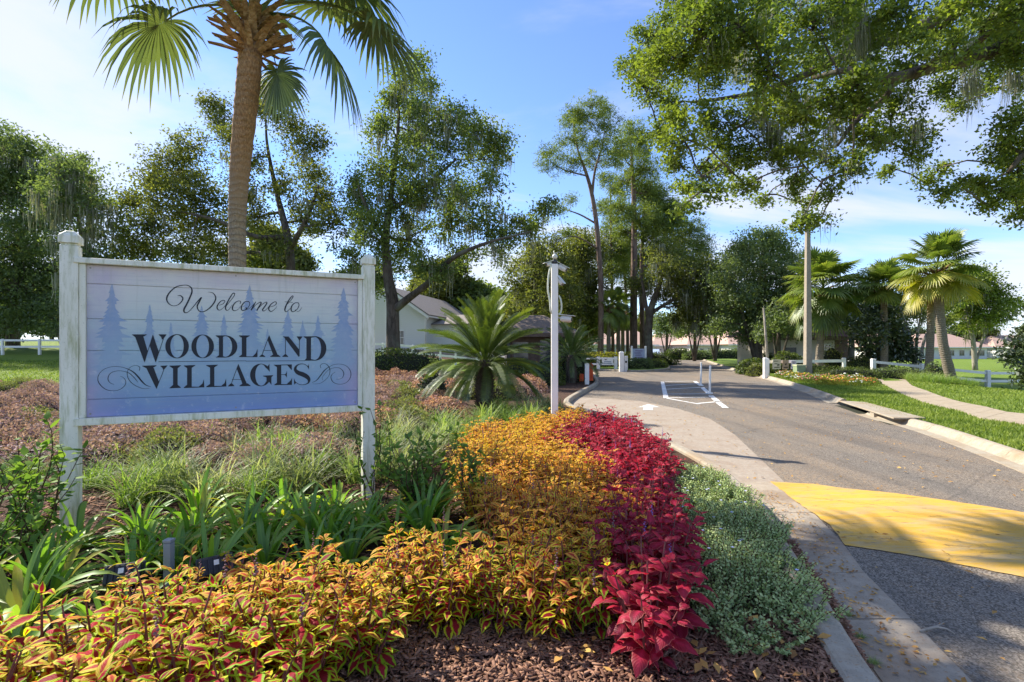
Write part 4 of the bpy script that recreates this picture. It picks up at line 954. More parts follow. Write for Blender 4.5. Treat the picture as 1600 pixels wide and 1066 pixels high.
# small two-post community sign on the island
x = (997.5 - 800) / F * 41; sg_ = thing('island_sign', 'small blue-grey notice board between two white posts on the planted island', 'sign', (x, 41, .1), R(-8))
for s in (-.52, .56): o = MB().box(s - .07, s + .07, -.07, .07, -.1, 1.66).build('post', M['white'], sg_, bevel=.01); MB().frustum(s, 0, 1.66, 1.72, .085, .04).build('post_cap', M['white'], o)
M['bluegrey'] = plain('blue_grey_board', (.36, .40, .52), .5); MB().box(-.449, .489, -.02, .02, .62, 1.5).build('board', M['bluegrey'], sg_)
for i in range(4): MB().box(-.3 + .05 * (i % 2), .32 - .06 * (i % 3), -.027, -.021, .78 + i * .17, .85 + i * .17).build('printed_line', M['violet'], sg_)
# camera pole in the coleus bed
cp = A(866.5, 600, 9.35); cpo = thing('camera_pole', 'tall white square pole with security cameras standing in the coleus bed', 'camera pole', (cp.x, cp.y, .08)); 
def cz(py): return CAMH + (HY - py) / F * 9.35 - .08
W_ = .060
MB().box(-W_, W_, -W_, W_, -.15, cz(413)).build('pole', M['white'], cpo, bevel=.01)
def cx(px): return (px - 866.5) / F * 9.35
M['camgrey'] = plain('camera_housing', (.62, .62, .58), .4); M['camdark'] = plain('camera_dark', (.05, .05, .055), .3); M['cable'] = plain('pale_conduit', (.66, .68, .56), .5)
hd = MB().tube([(0, 0, cz(413) + .002), (0, 0, cz(408)), (0, 0, cz(405))], [.05, .05, .02], 12).build('mast_head', M['camdark'], cpo, smooth=True)
g = MB(); g.add(*sphere_vf((cx(867), 0, cz(401)), (.05, .05, .05))); g.tube([(cx(867), 0, cz(400)), (cx(865), 0, cz(392))], [.012, .008], 6); g.build('dome_light', M['camgrey'], hd, smooth=True)
def bullet(px, py, L, dirx, tilt, rr=.06):
    a = Vector((cx(px), -.02, cz(py))); d = Vector((dirx, -.35, tilt)).normalized(); o = MB().tube([a, a + d * L * .2, a + d * L * .8, a + d * L], [rr * .8, rr, rr, rr * .85], 14).build('security_camera', M['camgrey'], cpo, smooth=False, bevel=.004)
    q = a + Vector((0, 0, rr * 1.12)); s = d.cross(Vector((0, 0, 1))).normalized() * rr * 1.1; v_ = [q - d * .02 - s, q - d * .02 + s, q + d * (L + .06) + s, q + d * (L + .06) - s]; v_ += [p + Vector((0, 0, .012)) for p in v_]
    mk('sun_shield', v_, [(3, 2, 1, 0), (4, 5, 6, 7), (0, 1, 5, 4), (1, 2, 6, 5), (2, 3, 7, 6), (3, 0, 4, 7)], M['camgrey'], o, world=False)
    MB().tube([a + d * (L + .001), a + d * (L + .012)], rr * .6, 12).build('lens', M['camdark'], o)
    MB().tube([(W_ * (1 if dirx > 0 else -1), 0, cz(py) + .02), a + d * .04], .018, 8).build('bracket', M['camgrey'], cpo, smooth=True)
bullet(873, 416, .16, .9, -.55, .05); bullet(873, 437, .12, .5, -.7, .045); bullet(876, 498, .20, 1, -.12, .058)
bullet(861, 412, .10, -.8, -.3, .035)
MB().tube(spline([(cx(861), -.05, cz(413)), (cx(857), -.08, cz(430)), (cx(855.5), -.09, cz(452)), (cx(858.5), -.08, cz(470)), (cx(860), -.08, cz(487)), (cx(863), -.02, cz(490))], 5), .016, 8).build('conduit', M['cable'], cpo, smooth=True)
MB().tube(spline([(cx(873), -.02, cz(462)), (cx(876), -.05, cz(470)), (cx(877), -.05, cz(482)), (cx(875), -.03, cz(490)), (cx(872), 0, cz(491))], 5), .015, 8).build('conduit', M['cable'], cpo, smooth=True)
# flood lights in front of the sign (sunk among leaves)
M['floodbody'] = plain('flood_lamp_body', (.028, .024, .026), .42, .2, 12, spec=.6); M['greybox'] = plain('grey_conduit_box', (.27, .28, .30), .5)
M['floodglass'] = (lambda n: n.pbr((.02, .022, .025), .08, spec=.8))(N('flood_glass'))
def flood(px, py, Y, rz, label):
    c = A(px, py, Y); f_ = thing('flood_lamp', label, 'flood lamp', (c.x, c.y, c.z), rz, None)
    f_.scale = (.84, .84, .84)
    o = MB().box(-.11, .11, -.03, .05, -.07, .07); b = o.build('housing', M['floodbody'], f_, bevel=.018); b.rotation_euler = (R(-28), 0, 0)
    for i in range(6): q = MB().box(-.085 + i * .034 - .004, -.085 + i * .034 + .004, -.045, -.031, -.06, .06).build('cooling_fin', M['floodbody'], b)
    MB().box(-.12, .12, .051, .066, -.08, .08).build('lens_frame', M['floodbody'], b, bevel=.006); MB().box(-.1, .1, .0665, .069, -.06, .06).build('glass', M['floodglass'], b)
    MB().tube([(.13, 0, 0), (.16, 0, -.02), (.17, 0, -.06), (.17, 0, -c.z + .05)], [.02, .02, .014, .014], 10).build('bracket', M['floodbody'], f_, smooth=True)
    MB().box(-.02, .012, -.0475, -.046, .0, .035).build('label_sticker', M['white'], b)
flood(192, 897, 3.05, R(24), 'black flood lamp aimed at the sign, left one among the strappy leaves'); flood(338, 884, 3.1, R(38), 'black flood lamp aimed at the sign, right one half hidden by leaves')
c = A(264, 850, 3.12); cb = thing('conduit_post', 'short grey square conduit post between the two black flood lamps', 'conduit post', (c.x, c.y, .08)); MB().box(-.022, .022, -.022, .022, 0, c.z - .07).build('post', M['greybox'], cb, bevel=.004); MB().box(-.025, .025, -.025, .025, c.z - .068, c.z - .05).build('cap', M['greybox'], cb, bevel=.004)
# ------------------------------------------------------------------ buildings
def siding(name, col):
    n = N(name); sp = n.node('ShaderNodeSeparateXYZ'); n.l.new(n.coord(), sp.inputs[0]); f_ = n.math('FRACT', n.math('MULTIPLY', sp.outputs[2], 5.5))
    c = n.mix(n.rng(f_, 0, .1, .35, 0), col, tuple(x * .55 for x in col)); return n.pbr(c, .6, n.bump(f_, .5, .02))
def roofmat(name, a, b):
    n = N(name); c = n.mix(n.noise(3, 5), a, b); c = n.mix(n.rng(n.noise(30, 3), .4, .6, 0, .5), c, tuple(x * .6 for x in a)); return n.pbr(c, .9, n.bump(n.noise(20, 3), .5, .02))
M['siding'] = siding('grey_siding', (.66, .69, .68)); M['trim'] = plain('trim_white', (.74, .75, .74), .5, .05); M['roofg'] = roofmat('grey_roof', (.23, .20, .18), (.30, .27, .25)); M['glass'] = (lambda n: n.pbr((.03, .04, .05), .08, spec=.8))(N('window_glass'))
M['roofr'] = roofmat('red_brown_roof', (.13, .055, .04), (.24, .12, .09)); M['roofp'] = roofmat('pink_tile_roof', (.44, .29, .23), (.58, .42, .35)); M['roofb'] = roofmat('brown_shingle_roof', (.15, .11, .085), (.24, .19, .155))
M['stucco'] = plain('stucco', (.62, .56, .48), .8, .06, 2, .1); M['stuccow'] = plain('white_stucco', (.70, .69, .66), .8, .05, 2, .1); M['wood'] = plain('dark_wood', (.13, .085, .06), .8, .3, 9, .3)
def quadb(m, a, b, c, d, t=.12):      # thick quad slab
    a, b, c, d = map(Vector, (a, b, c, d)); n_ = (b - a).cross(d - a).normalized() * t; m.add([a, b, c, d, a - n_, b - n_, c - n_, d - n_], [(0, 1, 2, 3), (7, 6, 5, 4), (0, 4, 5, 1), (1, 5, 6, 2), (2, 6, 7, 3), (3, 7, 4, 0)])
def window(root, x, y, z, w, h, nrmy=-1, panes=(2, 2), frame='trim', name='window', glass='glass'):
    o = MB(); t = .06
    for a, b, c, d in ((x - w / 2, x + w / 2, z - h / 2, z - h / 2 + t), (x - w / 2, x + w / 2, z + h / 2 - t, z + h / 2), (x - w / 2, x - w / 2 + t, z - h / 2 + t + .001, z + h / 2 - t - .001), (x + w / 2 - t, x + w / 2, z - h / 2 + t + .001, z + h / 2 - t - .001)): o.box(a, b, y - .06, y - .003, c, d)
    for i in range(1, panes[0]): q = x - w / 2 + w * i / panes[0]; o.box(q - .015, q + .015, y - .04, y - .02, z - h / 2 + t, z + h / 2 - t)
    for i in range(1, panes[1]): q = z - h / 2 + h * i / panes[1]; o.box(x - w / 2 + t, x + w / 2 - t, y - .045, y - .018, q - .02, q + .02)
    f_ = o.build(name, M[frame], root); MB().box(x - w / 2 + t, x + w / 2 - t, y - .015, y - .004, z - h / 2 + t, z + h / 2 - t).build('pane', M[glass], f_); return f_
# grey sided gabled house
hz = 2.0; hx = (608 - 800) / F * 44; h1 = thing('gabled_house', 'pale grey sided house with a white-trimmed gable behind the big oak', 'house', (hx, 44, hz), R(-12))
hw, hd_, eh, rh = 3.3, 14, 2.6, 2.2
m = MB(); m.add([(-hw, 0, -2.5), (hw, 0, -2.5), (hw, 0, eh), (0, 0, eh + rh), (-hw, 0, eh), (-hw, hd_, -2.5), (hw, hd_, -2.5), (hw, hd_, eh), (0, hd_, eh + rh), (-hw, hd_, eh)], [(0, 1, 2, 3, 4), (9, 8, 7, 6, 5), (1, 6, 7, 2), (0, 4, 9, 5)]); m.build('wall', M['siding'], h1)
m = MB(); ov = .45
for s in (-1, 1): quadb(m, (0, -ov, eh + rh + .08), (s * (hw + ov), -ov, eh - ov * .67 + .08), (s * (hw + ov), hd_ + ov, eh - ov * .67 + .08), (0, hd_ + ov, eh + rh + .08), .1 * -s)
m.build('roof', M['roofg'], h1)
for s in (-1, 1):
    m = MB(); quadb(m, (0, -ov - .03, eh + rh + .06), (s * (hw + ov), -ov - .03, eh - ov * .67 + .06), (s * (hw + ov), -ov - .03, eh - ov * .67 - .18), (0, -ov - .03, eh + rh - .18), .03); m.build('bargeboard', M['trim'], h1)
    MB().box(s * hw - .09, s * hw + .09, -.03, .15, -2, eh - .15).build('corner_trim', M['trim'], h1)
m = MB(); m.add([(-1.25, -.75, -2.5), (.05, -.75, -2.5), (.05, -.75, 3.9), (-.6, -.75, 4.35), (-1.25, -.75, 3.9), (-1.25, 0, -2.5), (.05, 0, -2.5), (.05, 0, 3.9), (-.6, 0, 4.35), (-1.25, 0, 3.9)], [(0, 1, 2, 3, 4), (1, 6, 7, 2), (0, 4, 9, 5), (2, 7, 8, 3), (4, 3, 8, 9)]); bay = m.build('chimney_bay', M['siding'], h1)
for s, a in ((-1, -1.25), (1, .05)):
    m = MB(); quadb(m, (-.6, -.85, 4.5), (-.6 + s * .85, -.85, 3.92), (-.6 + s * .85, .1, 3.92), (-.6, .1, 4.5), .08 * -s); m.build('bay_roof', M['trim'], bay)
    MB().box(a - .06, a + .06, -.79, -.752, -2, 3.8).build('corner_trim', M['trim'], bay)
window(h1, 1.05, 0, .55, .75, 1.25, panes=(2, 2))
vt_ = MB().box(.5, 1.1, -.05, -.003, 3.0, 3.55).build('gable_vent', M['trim'], h1)
for i in range(6): MB().box(.55, 1.05, -.065, -.051, 3.05 + i * .08, 3.10 + i * .08).build('louvre', M['trim'], vt_)
MB().tube([(hw + .42, -.3, eh - .35), (hw + .05, -.08, eh - .7), (hw + .05, -.08, -.3)], .045, 8).build('downpipe', M['trim'], h1, smooth=True); MB().box(hw + .38, hw + .50, -.4, hd_, eh - .36, eh - .24).build('gutter', M['trim'], h1)
MB().box(hw + .001, hw + 4, 1.6, 9, -2.5, 1.7).build('side_wing', M['siding'], h1)
m = MB(); quadb(m, (hw + .1, 1.1, 1.65), (hw + 4.5, 1.1, 1.65), (hw + 4.5, 5.4, 2.7), (hw + .1, 5.4, 2.7), -.1); m.build('wing_roof', M['roofg'], h1)
# gatehouse with hipped roof
gh = thing('gatehouse', 'small brown-roofed gatehouse behind the sago palm', 'gatehouse', (1.25, 28.2, .1), 0)
MB().box(-1.5, 1.5, -1.4, 1.6, -.1, 2.15).build('wall', M['wood'], gh)
m = MB(); e = 2.25
C4 = [(-e, -2.1, 2.3), (e + .15, -2.1, 2.3), (e + .15, 2.3, 2.3), (-e, 2.3, 2.3)]; ap = [(-.6, .1, 3.35), (.5, .1, 3.35)]
m.add(C4 + ap, [(0, 1, 5, 4), (1, 2, 5), (2, 3, 4, 5), (3, 0, 4), (3, 2, 1, 0)]); m.build('roof', M['roofb'], gh)
for a, b in ((C4[0], C4[1]), (C4[1], C4[2]), (C4[2], C4[3]), (C4[3], C4[0])):
    x0, x1 = sorted((a[0], b[0])); y0, y1 = sorted((a[1], b[1])); MB().box(x0 - .02, x1 + .02, y0 - .02, y1 + .02, 2.1, 2.298).build('fascia', M['wood'], gh)
window(gh, .75, -1.4, 1.25, 1.2, 1.5, panes=(2, 1), frame='wood'); window(gh, -.8, -1.4, 1.35, .9, 1.1, panes=(1, 1), frame='wood')
for s in (-1.42, 1.42): MB().box(s - .08, s + .08, -1.48, -1.402, 0, 2.1).build('corner_post', M['camdark'], gh)
# dark-roofed clubhouse right of the road
rb = thing('clubhouse', 'low clubhouse with cream walls and a broad red-brown roof behind the palms', 'building', (25, 43, 0), R(4))
MB().box(-2.6, 2.2, 0, 7, -.8, 2.9).build('wall', M['stucco'], rb)
m = MB(); m.add([(-3.4, -1.2, 2.72), (4.6, -1.2, 2.55), (4.6, 8.2, 2.55), (-3.4, 8.2, 2.72), (-.4, 3.4, 4.6), (1.4, 3.4, 4.6)], [(0, 1, 5, 4), (1, 2, 5), (2, 3, 4, 5), (3, 0, 4), (3, 2, 1, 0)]); m.build('roof', M['roofr'], rb)
MB().box(-3.4, 4.6, -1.26, -1.21, 2.3, 2.54).build('fascia', M['wood'], rb)
for x in (4.2,): MB().box(x - .12, x + .12, -1.3, -1.06, -.8, 2.5).build('porch_post', M['wood'], rb)
MB().box(2.25, 4.3, 1.2, 7, -.8, 2.4).build('dark_porch_wall', M['wood'], rb)
window(rb, 1.4, 0, 1.5, .9, 1.0); MB().box(-2.2, -1.2, -.06, -.003, -.3, 1.7).build('door', M['camdark'], rb)
# distant villas
def villa(label, px0, px1, Y, base_z, wall_h, roof_h, roof='roofp', wall='stuccow', rz=0, nwin=5, dep=12):
    x0, x1 = (px0 - 800) / F * Y, (px1 - 800) / F * Y; w = (x1 - x0) / 2; c = ((x0 + x1) / 2, Y, base_z); v_ = thing('villa', label, 'house', c, rz, 'low tiled villas in the distance')
    MB().box(-w, w, 0, dep, -1, wall_h).build('wall', M[wall], v_); m = MB(); o = .8
    m.add([(-w - o, -o, wall_h), (w + o, -o, wall_h), (w + o, dep + o, wall_h), (-w - o, dep + o, wall_h), (-w * .5, dep / 2, wall_h + roof_h), (w * .5, dep / 2, wall_h + roof_h)], [(0, 1, 5, 4), (1, 2, 5), (2, 3, 4, 5), (3, 0, 4), (3, 2, 1, 0)]); m.build('roof', M[roof], v_)
    MB().box(-w - o, w + o, -o - .04, -o, wall_h - .2, wall_h - .001).build('fascia', M['trim'], v_)
    r = random.Random(int(px0))
    for i in range(nwin): window(v_, -w + (i + .5) * 2 * w / nwin, 0, 1.25, min(1.6, w / nwin * 1.1), 1.3, panes=(2, 1))
villa('pink-roofed villa behind the pine trunks, leftmost in the row', 912, 962, 92, -.1, 2.5, 2.4, nwin=3); villa('pink-roofed villa seen between the pines and the road bend', 962, 1022, 100, -.1, 2.5, 2.9, nwin=4)
villa('tile-roofed villa past the end of the road', 1024, 1075, 112, -.3, 2.6, 2.8, nwin=4); villa('long tile-roofed villa behind the dark hedge beyond the road', 1078, 1140, 100, -.2, 2.6, 2.6, nwin=5)
villa('tile-roofed villa behind the shade trees left of the clubhouse', 1142, 1210, 94, -.2, 2.6, 2.8, nwin=4)
villa('pale villa across the right lawn behind the multi-trunk tree', 1352, 1428, 98, -.55, 2.5, 2.6, nwin=5, dep=10); villa('long white villa across the right lawn', 1432, 1542, 108, -.55, 2.5, 2.9, nwin=7, dep=10); villa('villa at the far right edge of the lawn', 1556, 1650, 118, -.55, 2.5, 2.9, nwin=5, dep=10)
# parked cars far down the road
def car(label, px, Y, rz, paintcol, z):
    n = N('car_paint'); mt = n.pbr(paintcol, .25, spec=.7); c = gp(px, Y, z); r = thing('parked_car', label, 'car', c, rz, 'cars parked by the distant villas')
    prof = [(-2.2, .35), (-2.25, .75), (-1.9, .92), (-1.35, .98), (-.8, 1.42), (.5, 1.46), (1.15, 1.0), (2.0, .85), (2.25, .6), (2.2, .33)]
    m = MB(); n_ = len(prof); v = [(x, s * (.86 if z_ < 1.1 else .68), z_) for s in (-1, 1) for x, z_ in prof]; f_ = [tuple(range(n_)), tuple(range(2 * n_ - 1, n_ - 1, -1))] + [(i, n_ + i, n_ + (i + 1) % n_, (i + 1) % n_) for i in range(n_)]; m.add(v, f_); m.build('body', mt, r, bevel=.04)
    for s in (-1, 1): mk('side_window', [(-1.15, s * .83, 1.02), (.95, s * .83, 1.02), (.42, s * .72, 1.38), (-.74, s * .72, 1.38)], [(0, 1, 2, 3)], M['glass'], r, world=False)
    for x in (-1.4, 1.4):
        for s in (-1, 1): w = MB().tube([(x, s * .7, .33), (x, s * .9, .33)], .33, 14).build('wheel', M['camdark'], r); MB().tube([(x, s * .9, .33), (x, s * .91, .33)], .18, 10).build('hubcap', M['camgrey'], w)
car('dark car parked in front of the leftmost distant villa', 912, 84, R(20), (.02, .02, .025), .05); car('blue-white car parked beyond the island hedge', 1024, 90, R(70), (.45, .55, .7), .05); car('white car parked by the dark hedge left of the clubhouse', 1176, 72, R(80), (.7, .72, .75), .05)
# ================================================================== TREES
T = tree
# dark oaks on the left edge
T('oak_tree', 'dense dark oak at the left edge behind the white fence', 'tree', None, [[(20, 556, 2, .45), (22, 470, 2, .38), (30, 400, 2, .25), (35, 330, 2, .12)], [(22, 470, 2, .25), (80, 420, 1, .15), (120, 380, 0, .08)]],
  [(20, 255, 45), (0, 230, 40), (55, 285, 45), (10, 310, 55), (60, 350, 55), (15, 390, 60), (70, 420, 50), (25, 460, 60), (80, 480, 45), (30, 500, 30), (90, 500, 28), (-50, 300, 80), (-60, 420, 90), (130, 490, 28), (125, 455, 32), (60, 240, 22), (-140, 350, 80), (-150, 450, 80)], 38, M['oak_dark'], M['oak_bark'], leaf=.25, dens=.62, cl=.5, seed=21, moss=.05, mossl=(.8, 2.2), mossw=.05)
T('oak_tree', 'oak hung with long grey Spanish moss left of the sign', 'tree', None, [[(150, 556, 0, .35), (148, 480, 0, .3), (135, 400, 0, .2), (120, 330, 0, .08)], [(148, 440, 0, .15), (170, 400, 0, .1)]],
  [(115, 245, 16), (130, 265, 28), (105, 290, 38), (145, 295, 30), (120, 325, 35), (155, 335, 25), (165, 370, 25), (130, 390, 35), (175, 410, 28), (140, 430, 40), (180, 450, 35), (95, 260, 20), (85, 320, 35), (170, 485, 34), (200, 490, 30)], 31, M['oak_dark'], M['oak_bark'], leaf=.2, dens=.65, cl=.45, seed=22, moss=.5, mossl=(.9, 2.6), mossw=.045)
T('oak_tree', 'open-crowned oak directly behind the tall palm', 'tree', None, [[(457, 580, 0, .36), (456, 480, 0, .3), (453, 400, 0, .27), (447, 360, 0, .22), (432, 300, 1, .15), (418, 230, 1, .09), (415, 185, 1, .05)], [(453, 390, 0, .18), (480, 340, -1, .12), (498, 290, -1, .06)], [(448, 370, 0, .18), (400, 370, -1, .14), (340, 345, -2, .1), (280, 330, -2, .06)], [(452, 410, 0, .16), (400, 395, 1, .12), (340, 400, 1, .08)]],
  [(325, 160, 14), (345, 165, 16), (345, 190, 20), (420, 140, 16), (445, 160, 18), (425, 175, 20), (405, 165, 16), (355, 215, 20), (300, 230, 24), (262, 255, 26), (240, 285, 26), (215, 320, 28), (260, 310, 32), (225, 350, 30), (285, 280, 28), (320, 300, 32), (300, 350, 34), (345, 350, 36), (245, 385, 30), (295, 400, 30), (345, 395, 30), (400, 340, 28), (440, 290, 26), (470, 235, 22), (485, 275, 26), (500, 315, 30), (475, 345, 28), (425, 385, 24), (385, 250, 26), (500, 220, 20), (205, 400, 26), (520, 350, 26), (380, 300, 26), (460, 200, 20)], 31, M['oak_olive'], M['oak_bark'], leaf=.19, dens=1.15, cl=.45, seed=23, moss=.04, mossl=(.6, 1.6), mossw=.04)
T('oak_tree', 'large dark oak with a forked trunk and hanging moss in front of the grey house', 'tree', None, [[(615, 575, 0, .42), (614, 520, 0, .36), (613, 470, 0, .33), (606, 430, 0, .27), (603, 370, 0, .2), (612, 300, 0, .15), (621, 220, 0, .10), (624, 140, 0, .05)], [(615, 485, 0, .24), (640, 465, -.5, .2), (672, 440, -1, .17), (705, 405, -2, .13), (760, 380, -3, .08), (830, 362, -3, .04)], [(612, 330, 0, .12), (665, 290, 0, .1), (712, 250, 0, .06)], [(605, 380, 0, .14), (575, 330, 0, .1), (560, 290, 0, .05)]],
  [(640, 100, 18), (660, 95, 14), (630, 125, 24), (660, 130, 24), (612, 155, 24), (655, 165, 30), (592, 195, 24), (640, 205, 36), (690, 185, 34), (725, 195, 30), (755, 205, 26), (778, 215, 18), (700, 235, 38), (755, 250, 32), (785, 250, 14), (640, 260, 40), (590, 260, 32), (555, 290, 24), (570, 320, 34), (620, 320, 40), (680, 300, 42), (730, 310, 36), (765, 285, 18), (700, 350, 36), (640, 375, 38), (580, 370, 32), (760, 345, 30), (792, 372, 24), (815, 345, 24), (848, 322, 20), (838, 350, 16), (612, 415, 26), (560, 345, 20), (730, 395, 28), (690, 420, 20), (655, 415, 20), (592, 440, 18), (780, 400, 16), (545, 395, 22), (550, 430, 18)], 28, M['oak'], M['oak_bark'], leaf=.18, dens=1.1, cl=.42, seed=24, moss=.13, mossl=(.6, 2.4), mossw=.035)
# mixed trees behind the camera pole
T('broadleaf_tree', 'olive-green broadleaf tree behind the gatehouse roof', 'tree', None, [[(838, 565, 0, .3), (836, 480, 0, .24), (832, 420, 0, .14), (838, 380, 0, .07)]],
  [(835, 395, 26), (865, 385, 26), (812, 415, 20), (840, 430, 30), (870, 420, 28), (815, 455, 22), (855, 465, 32), (830, 490, 24), (880, 455, 26), (805, 490, 18), (800, 440, 14)], 43, M['oak_olive'], M['oak_bark'], leaf=.25, dens=.62, cl=.45, seed=25, moss=.06, mossl=(.8, 2), mossw=.05)
T('broadleaf_tree', 'lighter green tree with hanging moss just right of the camera pole', 'tree', None, [[(903, 562, 0, .3), (902, 480, 0, .24), (900, 420, 0, .14), (905, 370, 0, .07)]],
  [(905, 375, 22), (890, 400, 24), (920, 395, 24), (905, 425, 28), (885, 445, 26), (925, 435, 26), (905, 465, 30), (890, 490, 26), (925, 480, 28), (915, 510, 22), (880, 515, 20)], 50, M['oak_olive'], M['oak_bark'], leaf=.28, dens=.85, cl=.6, seed=26, moss=.22, mossl=(1, 3), mossw=.05)
# pines
T('pine_tree', 'tallest pine with a leaning bare trunk and open crown left of the road', 'tree', None, [[(938, 570, 0, .29), (939, 500, 0, .26), (938, 430, 0, .24), (932, 350, 0, .21), (924, 300, 0, .18), (914, 265, 0, .14), (903, 235, 0, .08), (895, 190, 0, .04)], [(925, 305, 0, .14), (930, 265, 0, .1), (942, 225, 0, .06), (945, 185, 0, .03)], [(932, 350, 0, .1), (905, 335, 1, .07), (875, 325, 1, .03)], [(936, 390, 0, .09), (900, 370, -1, .06), (868, 375, -1, .03)], [(917, 275, 0, .08), (880, 265, 0, .05), (850, 245, 0, .025)]],
  [(905, 172, 16), (925, 165, 18), (942, 175, 16), (893, 190, 17), (920, 192, 20), (950, 198, 18), (886, 215, 15), (912, 222, 19), (940, 225, 18), (962, 215, 12), (872, 245, 14), (856, 238, 12), (845, 250, 10), (862, 265, 12), (895, 250, 17), (930, 252, 16), (955, 250, 13), (875, 325, 10), (890, 312, 10), (868, 378, 9), (885, 365, 9), (970, 240, 10)], 46, M['pine'], M['pine_bark'], leaf=.34, asp=.16, dens=.8, cl=.33, seed=31, up=.2)
for i, (a, Yp, lb, lo) in enumerate([([(990, 572, 0, .38), (990, 480, 0, .35), (991, 390, 0, .3), (990, 300, 0, .22), (986, 230, 0, .1), (985, 200, 0, .05)], 50, 'thick straight pine, third trunk from the left of the roadside cluster', [(985, 205, 18), (1000, 225, 22), (975, 240, 20), (1005, 265, 24), (982, 285, 22), (1015, 305, 24), (968, 325, 20), (1000, 345, 26), (975, 365, 20), (1022, 350, 24)]),
      ([(958, 568, 0, .2), (957, 480, 0, .17), (955, 390, 0, .13), (954, 310, 0, .08), (953, 270, 0, .04)], 56, 'slender pine with sparse high branches beside the tallest pine', [(950, 280, 13), (960, 300, 14), (945, 325, 15), (962, 345, 16), (948, 370, 18), (965, 395, 20), (940, 400, 18), (955, 425, 22)]),
      ([(1004, 570, 0, .27), (1003, 480, 0, .25), (1003, 400, 0, .2), (1008, 320, 0, .1), (1010, 290, 0, .05)], 53, 'pine with a reddish trunk right of the thick straight pine', [(1015, 300, 22), (1035, 320, 24), (1045, 345, 24), (1025, 370, 26), (1060, 375, 26), (1040, 400, 28), (1010, 400, 22), (1075, 405, 24), (1085, 360, 18), (1055, 340, 20), (1095, 385, 16), (1100, 410, 18)]),
      ([(981, 570, 0, .2), (980, 500, 0, .18), (976, 420, 0, .13), (978, 360, 0, .05)], 60, 'thin pale leaning pine trunk among the roadside cluster', [(975, 380, 18), (985, 400, 20), (970, 415, 18), (990, 430, 20), (1000, 440, 20)])]):
    T('pine_tree', lb, 'tree', None, [a], lo, Yp, M['pine'], M['pine_bark'], leaf=.38, asp=.16, dens=1.1, cl=.38, seed=40 + i, up=.2)
T('oak_tree', 'spreading oak with pale moss right of the pine cluster', 'tree', None, [[(1014, 576, 0, .42), (1013, 520, 0, .36), (1018, 480, 0, .3), (1032, 440, 0, .2), (1040, 400, 0, .1)], [(1013, 500, 0, .2), (1005, 450, 0, .14), (1000, 420, 0, .06)], [(1016, 490, 0, .2), (1050, 470, 0, .12), (1090, 455, -1, .07)]],
  [(1035, 425, 24), (1065, 430, 26), (1095, 430, 26), (1050, 455, 26), (1085, 460, 28), (1110, 450, 24), (1070, 485, 22), (1105, 485, 24), (1000, 445, 18), (1130, 425, 22), (1125, 470, 20), (1040, 395, 22), (1090, 500, 16)], 46, M['oak_olive'], M['oak_bark'], leaf=.24, dens=.9, cl=.52, seed=51, moss=.30, mossl=(.8, 2.6), mossw=.05)
for i, (x, Yp, lb, lo) in enumerate([(1085, 66, 'small round shade tree nearest the road bend', [(1075, 500, 18), (1095, 495, 18), (1085, 485, 16), (1066, 512, 13), (1102, 512, 14)]), (1041, 80, 'small forked tree left of the road bend', [(1035, 515, 12), (1050, 512, 12), (1042, 502, 12), (1030, 500, 10), (1058, 500, 12)]), (1117, 62, 'shade tree standing on the lawn right of the road bend', [(1110, 495, 20), (1130, 490, 20), (1120, 478, 18), (1100, 508, 14), (1142, 505, 16)])]):
    T('shade_tree', lb, 'tree', None, [[(x, 556, 0, .24), (x + 1, 530, 0, .2), (x, 505, 0, .12)], [(x, 532, 0, .13), (x + 12, 510, 0, .06)], [(x, 532, 0, .13), (x - 11, 512, 0, .06)]], lo, Yp, M['oak_dark'], M['oak_bark'], leaf=.32, dens=.8, cl=.6, seed=60 + i)
T('magnolia_tree', 'big dark evergreen tree with a broad dome behind the utility pole', 'tree', None, [[(1183, 572, 0, .4), (1184, 530, 0, .33), (1186, 480, 0, .25), (1190, 420, 0, .14), (1192, 385, 0, .06)], [(1184, 540, 0, .2), (1160, 490, 0, .12), (1145, 450, 0, .06)], [(1184, 520, 0, .2), (1210, 470, 0, .12), (1225, 430, 0, .06)]],
  [(1190, 372, 20), (1215, 378, 20), (1168, 385, 22), (1150, 400, 22), (1190, 400, 28), (1222, 405, 26), (1170, 425, 32), (1210, 435, 32), (1140, 430, 24), (1245, 430, 20), (1150, 460, 28), (1185, 465, 34), (1225, 470, 28), (1135, 485, 24), (1165, 495, 28), (1205, 500, 28), (1240, 455, 20), (1240, 490, 22), (1130, 510, 16), (1175, 520, 20)], 42, M['oak_dark'], M['oak_bark'], leaf=.23, dens=.95, cl=.5, seed=71)
T('oak_tree', 'small dark oak with a forked trunk left of the utility pole', 'tree', None, [[(1217, 578, 0, .2), (1216, 550, 0, .17), (1217, 520, 0, .12)], [(1216, 550, 0, .1), (1208, 520, 0, .06)], [(1216, 550, 0, .1), (1232, 522, 0, .06)]],
  [(1215, 505, 20), (1235, 500, 20), (1200, 510, 18), (1225, 485, 20), (1245, 510, 18), (1190, 525, 14), (1250, 525, 12)], 36, M['oak_dark'], M['oak_bark'], leaf=.2, dens=.9, cl=.4, seed=72)
T('oak_tree', 'dark spreading oak between the left and middle right-hand palms', 'tree', None, [[(1330, 575, 0, .25), (1331, 520, 0, .2), (1335, 480, 0, .12)]],
  [(1300, 470, 22), (1325, 465, 24), (1350, 470, 24), (1310, 490, 22), (1340, 490, 24), (1285, 490, 18), (1350, 445, 20), (1380, 475, 24), (1410, 480, 22), (1400, 500, 22), (1375, 495, 22), (1275, 505, 12)], 40, M['oak_dark'], M['oak_bark'], leaf=.22, dens=.85, cl=.48, seed=73)
